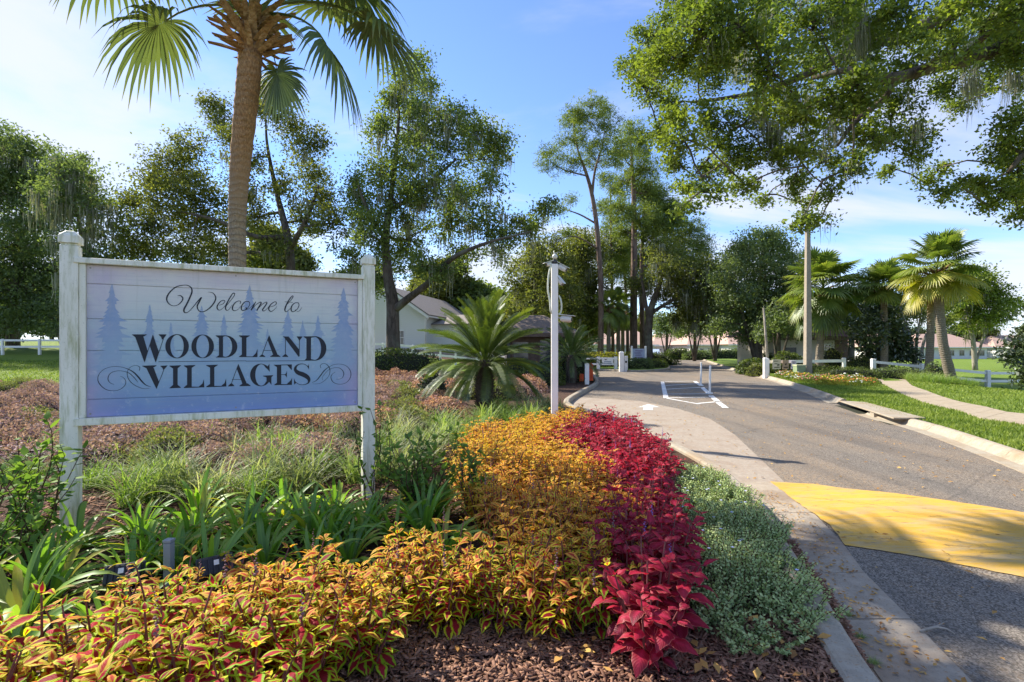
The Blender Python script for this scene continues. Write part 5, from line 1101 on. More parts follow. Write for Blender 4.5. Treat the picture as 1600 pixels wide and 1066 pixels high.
T('magnolia_tree', 'low dark glossy magnolia behind the middle palm', 'tree', None, [[(1372, 578, 0, .12), (1373, 540, 0, .09), (1375, 500, 0, .05)]],
  [(1360, 490, 14), (1385, 495, 16), (1345, 510, 15), (1370, 515, 18), (1400, 515, 16), (1345, 535, 14), (1372, 540, 18), (1402, 540, 18), (1420, 555, 14), (1385, 560, 16), (1355, 558, 13), (1415, 530, 12)], 31, M['magnolia'], M['oak_bark'], leaf=.24, asp=.45, dens=1.1, cl=.38, seed=74)
T('crape_myrtle', 'pale multi-trunk tree with mossy grey crown on the right lawn', 'tree', None, [[(1429, 582, 0, .11), (1425, 540, 0, .09), (1415, 505, 0, .06), (1405, 480, 0, .03)], [(1431, 582, 0, .11), (1432, 535, 0, .09), (1438, 495, 0, .05), (1440, 460, 0, .03)], [(1434, 582, .2, .11), (1442, 540, .2, .09), (1455, 505, .2, .05)]],
  [(1415, 470, 18), (1440, 455, 20), (1425, 440, 18), (1455, 480, 18), (1405, 495, 14), (1465, 455, 18), (1440, 490, 14), (1475, 500, 14)], 33, M['oak_olive'], M['pale_bark'], leaf=.18, dens=.6, cl=.4, seed=75, moss=.3, mossl=(.5, 1.6), mossw=.04)
T('broadleaf_tree', 'bright yellow-green spreading tree beyond the tallest palm', 'tree', None, [[(1524, 575, 0, .25), (1520, 530, 0, .2), (1510, 490, 0, .13), (1505, 450, 0, .06)], [(1520, 525, 0, .14), (1550, 490, 0, .08), (1575, 475, 0, .04)]],
  [(1490, 435, 18), (1512, 430, 20), (1535, 442, 20), (1495, 455, 22), (1525, 462, 24), (1552, 462, 20), (1575, 470, 16), (1500, 480, 22), (1530, 488, 22), (1560, 485, 18), (1585, 478, 10), (1478, 470, 18), (1515, 505, 16), (1545, 505, 14), (1478, 500, 16)], 52, M['lime'], M['pale_bark'], leaf=.27, dens=.8, cl=.5, seed=76, moss=.05, mossl=(.8, 2), mossw=.05)
T('magnolia_tree', 'dark glossy-leaved magnolia cut by the right edge above the fence', 'tree', None, [[(1650, 640, 0, .13), (1648, 580, 0, .1), (1640, 540, 0, .06)]],
  [(1600, 520, 16), (1625, 510, 24), (1585, 540, 12), (1610, 545, 20), (1640, 545, 26), (1590, 565, 14), (1620, 575, 22), (1605, 590, 14), (1575, 556, 8), (1650, 585, 26), (1660, 520, 26), (1680, 560, 30)], 19, M['magnolia'], M['oak_bark'], leaf=.17, asp=.45, dens=.95, cl=.26, seed=77)
# the overhanging live oak on the right: trunk stands out of frame beside the footpath
BO = [[(2050, 700, -1, .62), (1990, 520, -1, .52), (1920, 330, -1, .45), (1860, 190, -1, .38)],
      [(1860, 190, -1, .28), (1720, 70, -1.5, .2), (1600, 52, -2, .14), (1560, 76, -2, .125), (1511, 93, -2.1, .12), (1454, 106, -2.1, .11), (1401, 122, -2, .10), (1356, 118, -1.8, .09), (1324, 110, -1.5, .07), (1270, 122, -1, .04)],
      [(1860, 190, -1, .28), (1700, -40, 0, .2), (1580, -25, 0, .15), (1519, 2, 0, .135), (1478, 24, 0, .13), (1430, 45, 0, .12), (1356, 73, .2, .11), (1316, 89, .3, .10), (1255, 118, .5, .085), (1194, 142, .6, .07), (1145, 152, .8, .05), (1080, 160, 1, .03)],
      [(1400, 122, -2, .06), (1381, 154, -1.8, .055), (1336, 191, -1.6, .05), (1308, 228, -1.5, .03)], [(1210, 140, .6, .045), (1186, 183, .5, .04), (1145, 203, .5, .035), (1113, 240, .4, .03), (1084, 276, .4, .015)],
      [(1340, 150, -1.8, .04), (1300, 180, -1.5, .03), (1270, 220, -1.4, .02)], [(1860, 190, -1, .3), (1760, 180, -1.5, .14), (1680, 190, -2, .1), (1610, 230, -2, .06), (1575, 270, -2, .03)]]
LB = [(1000, 95, 26), (975, 110, 14), (1020, 60, 32), (1055, 30, 32), (1055, 90, 38), (1005, 135, 28), (1040, 160, 34), (1095, 55, 40), (1095, 115, 40), (1140, 30, 42), (1150, 95, 42), (1030, 205, 26), (1065, 215, 30), (1055, 255, 22), (1080, 290, 20), (1105, 300, 16), (1075, 320, 12), (1120, 190, 36), (1190, 50, 42), (1205, 110, 38), (1180, 170, 34), (1140, 245, 28), (1110, 262, 24), (1190, 235, 30), (1165, 290, 20), (1190, 312, 14), (1270, 45, 42), (1280, 105, 34), (1255, 175, 34), (1240, 235, 28), (1245, 285, 22), (1262, 318, 18), (1280, 345, 12), (1258, 350, 10), (1295, 250, 26), (1335, 55, 40), (1340, 135, 28), (1350, 92, 24), (1425, 108, 24), (1490, 80, 24), (1565, 92, 20), (1300, 150, 22), (1380, 140, 18), (1320, 185, 30), (1362, 215, 26), (1330, 262, 20), (1300, 300, 14), (1405, 60, 40), (1400, 170, 28), (1390, 215, 24), (1425, 240, 18), (1392, 265, 14), (1445, 285, 12), (1465, 265, 12), (1480, 300, 10), (1465, 50, 38), (1470, 140, 24), (1435, 205, 20), (1535, 45, 36), (1545, 120, 26), (1590, 55, 34), (1505, 160, 20), (1590, 125, 26), (1560, 60, 30), (1510, 95, 26),
      (1500, 10, 34), (1300, 5, 36), (1200, 5, 36), (1110, 0, 34), (1400, 10, 36), (1590, 10, 36), (1060, -30, 36)]
RB = [(1592, 190, 22), (1570, 220, 20), (1600, 235, 26), (1560, 255, 18), (1590, 275, 26), (1545, 285, 14), (1570, 300, 18), (1600, 315, 20), (1525, 300, 10), (1545, 320, 8), (1590, 335, 14), (1640, 260, 45), (1640, 180, 40), (1640, 320, 30), (1510, 285, 8)]
OUT = [(1050, -90, 60), (1150, -110, 70), (1260, -110, 70), (1380, -110, 70), (1500, -120, 75), (1620, -80, 75), (1720, 20, 80), (1720, 130, 70), (1800, -60, 90), (1850, 80, 90), (1760, 240, 60), (1980, 60, 110), (2050, 200, 100), (1950, -100, 110), (2150, 80, 110)]
big = T('live_oak', 'huge live oak overhanging the road from the right, draped in Spanish moss', 'tree', None, BO, [(a, b, c, -1 + 2.2 * math.sin(a * .7 + b)) for a, b, c in LB] + [(a, b, c, -1.5 + math.sin(a * .5)) for a, b, c in RB] + [(a, b, c, .5) for a, b, c in OUT], 11.5, M['oak_near'], M['oak_bark'], leaf=.08, asp=.55, dens=4.6, depth=.3, cl=.25, seed=81, moss=.025, mossl=(.3, .9), mossw=.008, up=.7)
hang = []
for px, py, n_ in [(1335, 0, 16), (1322, 20, 10), (1345, 30, 10), (1232, 150, 7), (1215, 190, 6), (1190, 180, 5), (1262, 150, 5), (1170, 90, 4), (1520, 120, 5), (1518, 60, 5), (1430, 200, 5), (1585, 110, 4), (1150, 60, 4), (1300, 190, 5)]:
    for k in range(n_): hang.append(tuple(A(px + random.uniform(-11, 11), py + random.uniform(-12, 12), 10.3 + random.uniform(-.5, .5))))
g = moss_strands(hang, .5, 1.25, .007, 22, .07); tag(mk('spanish_moss', g[0], g[1], M['moss'], big, tone=g[2]), kind='stuff')
# distant tree line: a few grown forms, copied
def far_tree(seed, mat, tall):
    lo = []; r = random.Random(seed)
    for i in range(16 if not tall else 12):
        a = r.uniform(0, 6.28); q = r.random() ** .6
        lo.append((800 + math.cos(a) * q * (70 if not tall else 36), (460 if not tall else 410) + math.sin(a) * q * (52 if not tall else 70), r.uniform(24, 36) if not tall else r.uniform(16, 26)))
    return T('distant_tree', 'x', 'tree', None, [[(800, 548, 0, .4), (802, 500, 0, .3), (799, 450 if not tall else 400, 0, .12)]], lo, 70, mat, M['oak_bark'], leaf=.75, dens=.42, cl=1.15, seed=seed, twig=False)
protos = [far_tree(301, M['far'], False), far_tree(302, M['far'], False), far_tree(303, M['oak_olive'], True), far_tree(304, M['oak'], False)]
spots = []
rf = random.Random(99)
for i, px in enumerate(list(range(-420, 620, 62)) + list(range(640, 1300, 42)) + list(range(1300, 2100, 50))):
    Yd = rf.uniform(118, 160) if px > 700 else rf.uniform(62, 95)
    spots.append((px + rf.uniform(-15, 15), Yd))
for i, px in enumerate([560, 700, 745, 790, 830, 870, 900]): spots.append((px, rf.uniform(56, 70)))
for i, (px, Yd) in enumerate(spots):
    o = protos[i] if i < 4 else copy_tree(protos[i % 4])
    c = gp(px, Yd, 0); o.location = c; o.rotation_euler = (0, 0, rf.uniform(0, 6.28)); s = rf.uniform(.62, 1.0) * (.62 if px > 1340 else .8); o.scale = (s, s, s * rf.uniform(.85, 1.1))
    if i < 4:
        for ch in o.children: ch.matrix_parent_inverse = Matrix.Translation(A(800, 548, 70) * 0 + Vector((0, 70, zg(0, 70) + .02))).inverted()
    o['label'] = 'distant tree in the line behind the houses and lawns'; o['group'] = 'distant trees along the horizon'
for o in bpy.data.objects:
    if o.parent and o.parent.name.startswith('distant_tree'): o.matrix_parent_inverse = Matrix.Translation(Vector((0, 70, zg(0, 70) + .02))).inverted()
# ================================================================== PALMS
c0 = Vector(gp(371, 8.9, .08))
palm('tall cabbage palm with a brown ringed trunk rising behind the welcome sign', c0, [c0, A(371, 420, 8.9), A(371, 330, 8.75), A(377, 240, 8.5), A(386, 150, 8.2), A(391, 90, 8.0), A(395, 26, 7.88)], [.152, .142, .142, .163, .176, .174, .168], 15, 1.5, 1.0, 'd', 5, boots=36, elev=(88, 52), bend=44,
     extra=[(34, 12, 1.85, 1.0, .95), (4, -10, 1.5, .95, 1.25), (30, 176, 1.5, .95, 1.25), (44, 195, 1.9, .9, 1.0), (50, 2, 1.6, .95, 1.2), (-30, 75, .8, .65, .9)])
def rpalm(px, Yp, cy, lab, lean=0, r=.17, n=34, mt='g', seed=1, Rb=.85, Lp=.95, grp=None, pxt=None, elev=(85, -58), boots=14):
    b = Vector(gp(px, Yp, .08)); pxt = pxt if pxt is not None else px; t_ = A(pxt, cy, Yp)
    return palm(lab, b, [b, b.lerp(t_, .35) + Vector((lean, 0, 0)), b.lerp(t_, .7) + Vector((lean * .7, 0, 0)), t_], [r * 1.15, r, r * .95, r * 1.02], n, Lp, Rb, mt, seed, grp, boots=boots, elev=elev, bm='boot_dark', bend=34)
rpalm(1279, 31.5, 452, 'full green palm right beside the tall utility pole', 0, .21, 58, 'g', 11, 1.15, 1.4, pxt=1286, elev=(90, -45))
rpalm(1381, 30, 448, 'slim palm with a shaggy brown boot collar, middle of the right group', .05, .18, 34, 'g', 12, .85, .75, pxt=1380, elev=(90, -8), boots=30)
rpalm(1489, 25.5, 422, 'tallest right-hand palm with a leaning grey trunk and yellow lower fronds', -.2, .21, 50, 'y', 13, .86, 1.12, pxt=1464, elev=(90, -22), boots=24)
rpalm(1450, 27.5, 438, 'second palm crossing behind the leaning trunk, ivy at its foot', .05, .18, 20, 'y', 14, .8, .9, pxt=1455, elev=(50, -35))
rpalm(951, 47, 482, 'mid-distance palm among the pine trunks, left one', 0, .2, 20, 'g', 15, .95, 1.0, elev=(80, -40)); rpalm(966, 50, 474, 'mid-distance palm among the pine trunks, middle one', 0, .2, 20, 'g', 16, .95, 1.0, elev=(80, -50)); rpalm(973, 54, 486, 'mid-distance palm among the pine trunks, right one', 0, .2, 16, 'g', 17, .95, 1.0)
# ivy skirt at the foot of the crossing palm
c = gp(1460, 26.6); shrub('ivy_clump', 'dark ivy mound round the foot of the leaning right-hand palms', 'ivy', c, .55, .5, 1.1, 900, .10, M['oak_dark'], 7)
# ================================================================== SAGO PALMS
def sago(label, c, th, L, n, seed, tr=.22, s=1.0):
    rg = random.Random(seed); root = thing('sago_palm', label, 'sago palm', c, 0)
    m = MB(); P = [(0, 0, th * t) for t in (0, .15, .5, .85, 1)]; m.tube(P, [tr * .9, tr * 1.1, tr * 1.15, tr, tr * .6], 14)
    for i in range(150):
        a = i * 2.399; z = th * (.03 + .93 * i / 150); r = tr * 1.05; ca, sa = math.cos(a), math.sin(a); w = .035
        m.add([(ca * r - sa * w, sa * r + ca * w, z), (ca * r + sa * w, sa * r - ca * w, z), (ca * (r + .075), sa * (r + .075), z + .07), (ca * r, sa * r, z + .05)], [(0, 1, 2), (0, 2, 3), (1, 3, 2)])
    m.build('trunk', M['oak_bark'], root)
    ms = []
    for e in (88, 66, 46, 28, 10, -12):
        V = []; Fc = []; UV = []; T_ = []; p = np.zeros(3); ee = R(e); k = 14; bend = R(48 if e > 10 else 58); cs = [p.copy()]; ds = []
        for i in range(k): d = np.array((math.cos(ee), 0, math.sin(ee))); ds.append(d); p = p + d * L / k; cs.append(p.copy()); ee -= bend / k * (.5 + i / k)
        for i in range(k):
            w = .009 * (1 - .7 * i / k); b = len(V); V += [cs[i] + (0, -w, 0), cs[i] + (0, w, 0), cs[i + 1] + (0, w * .9, 0), cs[i + 1] + (0, -w * .9, 0)]; UV += [(.5, .1)] * 4; T_ += [.8] * 4; Fc.append((b, b + 1, b + 2, b + 3))
        nl = 46
        for j in range(nl):
            q = .16 + .84 * (j + .5) / nl; x = q * k; i = min(k - 1, int(x)); c_ = cs[i] + (cs[i + 1] - cs[i]) * (x - i); d = ds[i]; z = np.array((-d[2], 0, d[0])); ll = L * .135 * (math.sin(math.pi * min(1, .12 + .9 * (1 - q) ** .7)) ** .6) * rg.uniform(.92, 1.05); tn = rg.uniform(.25, .85)
            for sg in (-1, 1):
                dd = d * .62 + np.array((0, sg * .72, 0)) + z * .30; dd = dd / np.linalg.norm(dd); w = d * .0095 * (L / 1.5); b = len(V)
                V += [c_ - w, c_ + w, c_ + dd * ll * .6 + w, c_ + dd * ll - z * .015, c_ + dd * ll * .6 - w]; UV += [(0, 0), (1, 0), (1, .6), (.5, 1), (0, .6)]; T_ += [tn] * 5; Fc += [(b, b + 1, b + 2, b + 4), (b + 4, b + 2, b + 3)]
        ms.append(mesh_of('frond', V, Fc, UV, T_, M['cycad']))
    for i in range(n):
        q = i / (n - 1); o = place('frond', ms[min(5, int(q * 6))], root); a = i * 2.399 + rg.uniform(-.15, .15); o.location = (math.cos(a) * .06, math.sin(a) * .06, th * (1.0 - .10 * q)); o.rotation_euler = (rg.uniform(-.25, .25), rg.uniform(-.08, .08), a); s_ = rg.uniform(.9, 1.12) * s; o.scale = (s_, s_, s_)
    return root
c = gp(757, 12.6, .08); sago('large sago palm with a wide crown of stiff fronds above the pink shrubs', c, 1.25, 1.6, 124, 5, .2)
c = gp(893, 22.8, .08); sago('dark sago palm between the camera pole and the gatehouse', c, 1.25, 1.5, 54, 6, .2)
# ================================================================== GARDEN BED
# ---- coleus
def coleus_leafmat(name, kind):
    n = N(name); u, v = n.uv(); r = n.rand(); t = n.attr('tone')
    a = n.math('MULTIPLY', n.math('ABSOLUTE', n.math('SUBTRACT', u, .5)), 2)       # 0 midrib .. 1 rim
    vein = n.math('ABSOLUTE', n.math('SINE', n.math('MULTIPLY', n.math('SUBTRACT', n.math('MULTIPLY', v, 9), n.math('MULTIPLY', a, 2.6)), 3.14)))
    nz = n.noise(90, 3, .6)
    e = n.math('ADD', n.math('ADD', a, n.math('MULTIPLY', n.math('ABSOLUTE', n.math('SUBTRACT', v, .42)), .85)), n.math('ADD', n.math('MULTIPLY', n.math('SUBTRACT', nz, .5), .45), n.math('MULTIPLY', vein, -.10)))
    if kind == 'red':
        c = n.ramp(n.math('ADD', n.math('MULTIPLY', r, .5), n.math('MULTIPLY', t, .5)), [(0, (.12, .003, .014)), (.5, (.27, .006, .024)), (1, (.46, .011, .042))])
        c = n.mix(n.math('MULTIPLY', n.rng(a, 0, .5, 1, 0), n.rng(v, .9, .1, .2, .65)), c, (.62, .03, .11))
        c = n.mix(n.rng(vein, .0, .16, .5, 0), c, (.60, .10, .14))
        c = n.mix(n.rng(a, .88, 1.0, 0, .8), c, (.60, .22, .16))
        return n.leaf(c, .40, .05, .4, n.mix(1.0, c, (1.6, 1.1, 1.1), 'MULTIPLY'), n.bump(vein, .35, .002))
    if kind == 'lime': rim = n.ramp(r, [(0, (.27, .48, .02)), (.5, (.46, .62, .02)), (1, (.72, .66, .028))]); mid = n.ramp(t, [(0, (.24, .006, .02)), (1, (.46, .015, .035))]); lo, hi = .50, .68
    else: rim = n.ramp(r, [(0, (.70, .60, .06)), (.5, (.74, .50, .06)), (1, (.70, .35, .07))]); mid = n.ramp(t, [(0, (.42, .025, .025)), (1, (.62, .10, .04))]); lo, hi = .26, .50
    pale = n.mix(n.rng(vein, 0, .2, .18, 0), mid, (.66, .30, .12))
    c = n.mix(n.rng(e, lo, hi), pale, rim)
    return n.leaf(c, .45, .03, .45, n.mix(1.0, c, (1.15, 1.3, .6), 'MULTIPLY'), n.bump(vein, .35, .002))
M['col_lime'] = coleus_leafmat('coleus_lime_leaf', 'lime'); M['col_orange'] = coleus_leafmat('coleus_orange_leaf', 'orange'); M['col_red'] = coleus_leafmat('coleus_crimson_leaf', 'red')
M['col_stem'] = plain('coleus_stem', (.16, .05, .05), .6); M['col_spike'] = plain('flower_spike', (.20, .10, .11), .8, .4, 90); M['violetfl'] = plain('violet_bloom', (.22, .13, .42), .7, .3, 90)
def ovate(L, W, droop, fold, ku=7, kv=4, wave=0):
    V = []; UV = []; e = R(18); p = np.zeros(3)
    for i in range(ku + 1):
        q = i / ku; w = W / 2 * (math.sin(math.pi * min(1, q * 1.02) ** .72) ** .85) * (1 - .25 * q) if 0 < q < 1 else .0004
        w *= 1 + .05 * (-1) ** i
        z = np.array((-math.sin(e), 0, math.cos(e)))
        for j in range(kv + 1):
            s = -1 + 2 * j / kv; c = p + np.array((0, s * w, 0)) + z * (abs(s) * w * fold - (s * s) * w * .35 + wave * w * math.sin(q * 14 + s * 2)); V.append(c); UV.append(((s + 1) / 2, q))
        p = p + np.array((math.cos(e), 0, math.sin(e))) * L / ku; e -= R(droop) / ku
    m = kv + 1; Fc = [(i * m + j, i * m + j + 1, (i + 1) * m + j + 1, (i + 1) * m + j) for i in range(ku) for j in range(kv)]
    return np.array(V), Fc, UV
def rotm(yaw, pitch, roll=0):
    return np.array((Matrix.Rotation(yaw, 3, 'Z') @ Matrix.Rotation(-pitch, 3, 'Y') @ Matrix.Rotation(roll, 3, 'X')))
LM = {}
for mn in ('col_lime', 'col_orange', 'col_red'):
    for i, (dr, fo, wv) in enumerate([(55, .35, .05), (85, .25, .12), (30, .5, .04), (70, .45, .10), (110, .3, .14), (45, .15, .16)]):
        W_l = {'col_lime': .52, 'col_orange': .44, 'col_red': .60}[mn]; V, Fc, UV = ovate(1.0, W_l, dr, fo, wave=wv); LM[mn, i] = mesh_of('leaf', V, Fc, UV, [(.15, .5, .85, .6, .3, .95)[i]] * len(V), M[mn], smooth=True)
        V, Fc, UV = ovate(1.0, W_l, dr, fo, 4, 2, wave=wv); LM[mn, i, 'lo'] = (V, Fc, UV)
def coleus_layout(rg, h, rad, red, top_orange=.55):
    """list of (pos, rot, length, meshkey) and stem paths"""
    lv = []; st = []
    for s in range(rg.randint(8, 10)):
        a = rg.uniform(0, 6.283); r = rad * math.sqrt(rg.random()); b = Vector((math.cos(a), math.sin(a), 0)) * r; tip = b * 1.7 + Vector((0, 0, h * rg.uniform(.62, 1.08))); b *= .45
        st.append([tuple(b.lerp(tip, t) + Vector((0, 0, .02 * math.sin(t * 3)))) for t in (0, .35, .7, 1)]); n_ = rg.randint(6, 7); ph = rg.uniform(0, 1.6)
        for k in range(n_):
            t = .08 + .92 * (k + 1) / n_; p = b.lerp(tip, t)
            for w in (0, 1):
                ya = ph + (math.pi / 2) * (k % 2) + math.pi * w + rg.uniform(-.3, .3); last = k == n_ - 1; L = (.094 if not last else .062) * rg.uniform(.6, 1.28) * (1.02 if red else 1)
                pit = (rg.uniform(-.25, .35) - .45 * (1 - t)) if not last else rg.uniform(.1, .7)
                mn = 'col_red' if red else ('col_orange' if (t > top_orange + rg.uniform(-.12, .12)) else 'col_lime')
                lv.append((tuple(p + Vector((math.cos(ya), math.sin(ya), 0)) * .012), ya, pit, rg.uniform(-.3, .3), L, mn, rg.randint(0, 5)))
        for w in range(2):                       # small leaves at the very tip
            ya = ph + w * math.pi + .8; lv.append((tuple(tip), ya, rg.uniform(.3, .9), 0, .042, 'col_red' if red else ('col_orange' if top_orange < .6 else 'col_lime'), rg.randint(0, 5)))
    return lv, st
def coleus_stem(st, rg, spike, red):
    m = MB()
    for p in st: m.tube([Vector(q) for q in p], [.006, .005, .004, .003], 5, False)
    return m
def spike_mesh(st, rg, red):
    m = MB(); tip = Vector(st[0][-1]); L = rg.uniform(.06, .12)
    for i in range(9):
        q = i / 8; r = .008 * (1 - .6 * q); a = i * 2.4
        m.add(*sphere_vf(tip + Vector((math.cos(a) * .004, math.sin(a) * .004, .01 + L * q)), (r, r, r * .8), 6, 4))
    return m
def merged_coleus(seed, red, far=0):
    rg = random.Random(seed); lv, st = coleus_layout(rg, .40, .13, red, (.80, .25)[far]); Vs = {}; 
    V = []; Fc = []; UV = []; Tn = []; mi = []; keys = ['col_red'] if red else ['col_orange', 'col_lime']
    for p, ya, pi_, ro, L, mn, i in lv:
        v, f, uv = LM[mn, i, 'lo']; v2 = (v * L) @ rotm(ya, pi_, ro).T + np.array(p); o = len(V); V += list(v2); Fc += [tuple(x + o for x in t) for t in f]; UV += uv; Tn += [rg.random()] * len(v); mi += [keys.index(mn)] * len(f)
    o = mk('foliage', V, Fc, None, uv=UV, tone=Tn, mats=[M[k] for k in keys], midx=mi, smooth=True); me = o.data; bpy.data.objects.remove(o)
    s = coleus_stem(st, rg, False, red); sm = mesh_of('stem', s.v, s.f, mat=M['col_stem'])
    k = spike_mesh(st, rg, red); km = mesh_of('flower_spike', k.v, k.f, mat=M['violetfl' if red else 'col_spike'])
    return me, sm, km
YEL = [(-1.5, 1.15), (-1.95, 1.7), (-2.0, 2.15), (-1.86, 2.66), (-.77, 3.05), (.12, 3.32), (-.12, 3.9), (-.32, 4.4), (-.62, 6.0), (-.42, 7.9), (.75, 9.3), (1.25, 10.2), (1.25, 9.0), (.50, 6.93), (.93, 5.5), (.98, 4.09), (.60, 2.95), (.50, 2.76), (-.5, 2.68), (-1.0, 1.95), (-1.25, 1.15)]
RED = [(1.25, 9.2), (1.75, 9.3), (2.05, 8.7), (1.95, 7.2), (1.80, 6.0), (1.45, 5.0), (1.25, 4.2), (1.00, 3.2), (.82, 2.75), (.70, 2.48), (.52, 2.50), (.58, 2.95), (1.02, 4.1), (.97, 5.5), (.55, 6.9), (.9, 8.2)]
rg = random.Random(42)
ypos = scatter(YEL, 250, rg, .17); rpos = scatter(RED, 140, rg, .175)
print('COLEUS', len(ypos), len(rpos))
proto_m = {False: [merged_coleus(500 + i, False) for i in range(4)] + [merged_coleus(550 + i, False, 1) for i in range(5)], True: [merged_coleus(600 + i, True) for i in range(5)]}
ORD = 'first second third fourth fifth sixth seventh eighth ninth tenth eleventh twelfth thirteenth fourteenth fifteenth sixteenth seventeenth eighteenth nineteenth twentieth twenty-first twenty-second twenty-third twenty-fourth twenty-fifth twenty-sixth twenty-seventh twenty-eighth twenty-ninth thirtieth'.split()
def ranks(pts): return {p: i for i, p in enumerate(sorted(pts, key=lambda p: p[0] / p[1]))}
def plant(p, red, detailed, i):
    x, y = p; z = .075 + zg(x, y)
    if red: lab = 'crimson coleus plant with pink-edged leaves in the front half of the red band' if y < 4.4 else 'crimson coleus plant in the far half of the red band by the kerb'; grp = 'crimson coleus nearest the front' if y < 4.4 else 'crimson coleus towards the road'
    elif y < 3.3 and x < .2 and not x > .2: lab = 'yellow-rimmed red-centred coleus in the front row along the mulch'; grp = 'yellow coleus in the front row'
    elif y < 5: lab = 'golden coleus plant beside the crimson band, near the sign end'; grp = 'golden coleus beside the crimson band'
    else: lab = 'orange-gold coleus plant in the far part of the ribbon near the camera pole'; grp = 'golden coleus near the camera pole'
    root = thing('coleus', lab, 'coleus plant', (x, y, z), rg.uniform(0, 6.28), grp); s = rg.uniform(.88, 1.15) * (1.0 if y < 3.6 else .95)
    if detailed:
        r2 = random.Random(i * 7 + 3 + red); lv, st = coleus_layout(r2, .40, .115, red, 1.0 if i % 3 else .8); s *= 1.16; root.scale = (s, s, s)
        m = coleus_stem(st, r2, False, red); m.build('stem', M['col_stem'], root)
        for (pp, ya, pi_, ro, L, mn, k) in lv:
            o = place('leaf', LM[mn, k], root); o.location = pp; o.rotation_euler = Matrix(rotm(ya, pi_, ro)).to_euler(); o.scale = (L, L, L)
        if r2.random() < .3: k = spike_mesh(st, r2, red); k.build('flower_spike', M['violetfl' if red else 'col_spike'], root)
    else:
        root.scale = (s, s, s * rg.uniform(.9, 1.1)); me, sm, km = proto_m[red][i % 5] if red else proto_m[red][i % 4] if y < 3.5 else proto_m[red][4 + i % 5]; tag(place('foliage', me, root), kind='stuff'); place('stem', sm, root)
        if rg.random() < .35: place('flower_spike', km, root)
    return root
dy = set(sorted([p for p in ypos if abs(p[0] / p[1]) < 1.02], key=lambda p: p[1] - 0)[:18]); dr = set(sorted(rpos, key=lambda p: p[1])[:9])
ry, rr2 = ranks(dy), ranks(dr)
for i, p in enumerate(ypos):
    o = plant(p, False, p in dy, i)
    if p in dy: o['label'] = 'yellow-rimmed red-centred coleus in the front rank, %s from the left end' % ORD[ry[p]]
for i, p in enumerate(rpos):
    o = plant(p, True, p in dr, i)
    if p in dr: o['label'] = 'crimson coleus at the near end of the red band, %s from its left' % ORD[rr2[p]]
# ---- agapanthus: broad strap leaves, every leaf a part
STR = []
for i, (L, w, e, b) in enumerate([(.46, .038, 74, 90), (.52, .034, 58, 100), (.46, .04, 42, 80), (.48, .03, 82, 60), (.42, .036, 28, 60), (.52, .034, 66, 135)]):
    V, Fc, UV = blade(L, w, e, b, 8, .3, .35, .4); STR.append(mesh_of('leaf', V, Fc, UV, [(.2, .5, .8, .35, .65, .9)[i]] * len(V), M['aga'], smooth=True))
V, Fc, UV = blade(.5, .042, 66, 85, 8, .3, .35, .6); STRY = mesh_of('leaf', V, Fc, UV, [.6] * len(V), M['lily_y'], smooth=True)
def strap_plant(c, n, s, lab, rg, yellow=.04, grp=None):
    root = thing('agapanthus', lab, 'strap-leaved plant', c, rg.uniform(0, 6.28), grp)
    for i in range(n):
        a = i * 2.399 + rg.uniform(-.3, .3); k = rg.choice([0, 1, 2, 3, 4, 5, 0, 3]); o = place('leaf', STRY if rg.random() < yellow else STR[k], root)
        o.location = (math.cos(a) * .035, math.sin(a) * .035, 0); o.rotation_euler = (rg.uniform(-.2, .2), rg.uniform(-.15, .15), a); q = s * rg.uniform(.8, 1.2); o.scale = (q, q * rg.uniform(.9, 1.2), q)
ra = random.Random(8)
AG = [(-3.1, 3.5), (-2.75, 3.75), (-2.35, 3.55), (-2.05, 3.85), (-1.72, 3.55), (-1.4, 3.75), (-1.1, 3.6), (-.9, 3.95), (-2.6, 4.15), (-2.2, 4.2), (-1.8, 4.3), (-1.45, 4.2), (-1.15, 4.35), (-.8, 4.35), (-3.3, 3.9), (-3.6, 3.6), (-2.9, 3.15), (-1.95, 3.25), (-1.3, 3.3), (-.55, 3.65), (-1.6, 4.65), (-2.05, 4.6), (-2.75, 4.5), (-.95, 4.75)]
AG += [(-2.45, 3.85), (-1.9, 4.0), (-1.25, 4.05), (-3.05, 4.15), (-.72, 4.05), (-1.55, 3.95), (-.62, 4.6), (-2.5, 3.3), (-2.2, 3.45)]
ra_ = ranks([tuple(p) for p in AG])
for x, y in AG: strap_plant((x + ra.uniform(-.06, .06), y, .085), ra.randint(19, 26), ra.uniform(.72, .98), 'broad strap-leaved plant before the sign, number %d counting from the left post' % (ra_[(x, y)] + 1) if ra_[(x, y)] > 29 else 'broad strap-leaved plant in the band before the sign, %s from its left end' % ORD[ra_[(x, y)]], ra, .07 if x > -3 else .2, 'strap-leaved plants in front of the sign')
for x, y, s in [(-2.35, 2.35, .95), (-2.6, 2.7, 1.0), (-2.05, 2.62, .8), (-3.0, 2.75, .9), (-2.75, 3.05, .9)]: strap_plant((x, y, .08), 14, s, 'strap-leaved plant at the bottom left corner of the bed', ra, .16, 'strap-leaved plants at the left corner')
for x, y in [(-.02, 3.72), (.10, 3.95), (-.18, 3.85)]: strap_plant((x, y, .08), 12, .58, 'short bright strap-leaved plant tucked in the bend of the coleus ribbon', ra, 0, 'short strap plants in the coleus bend')
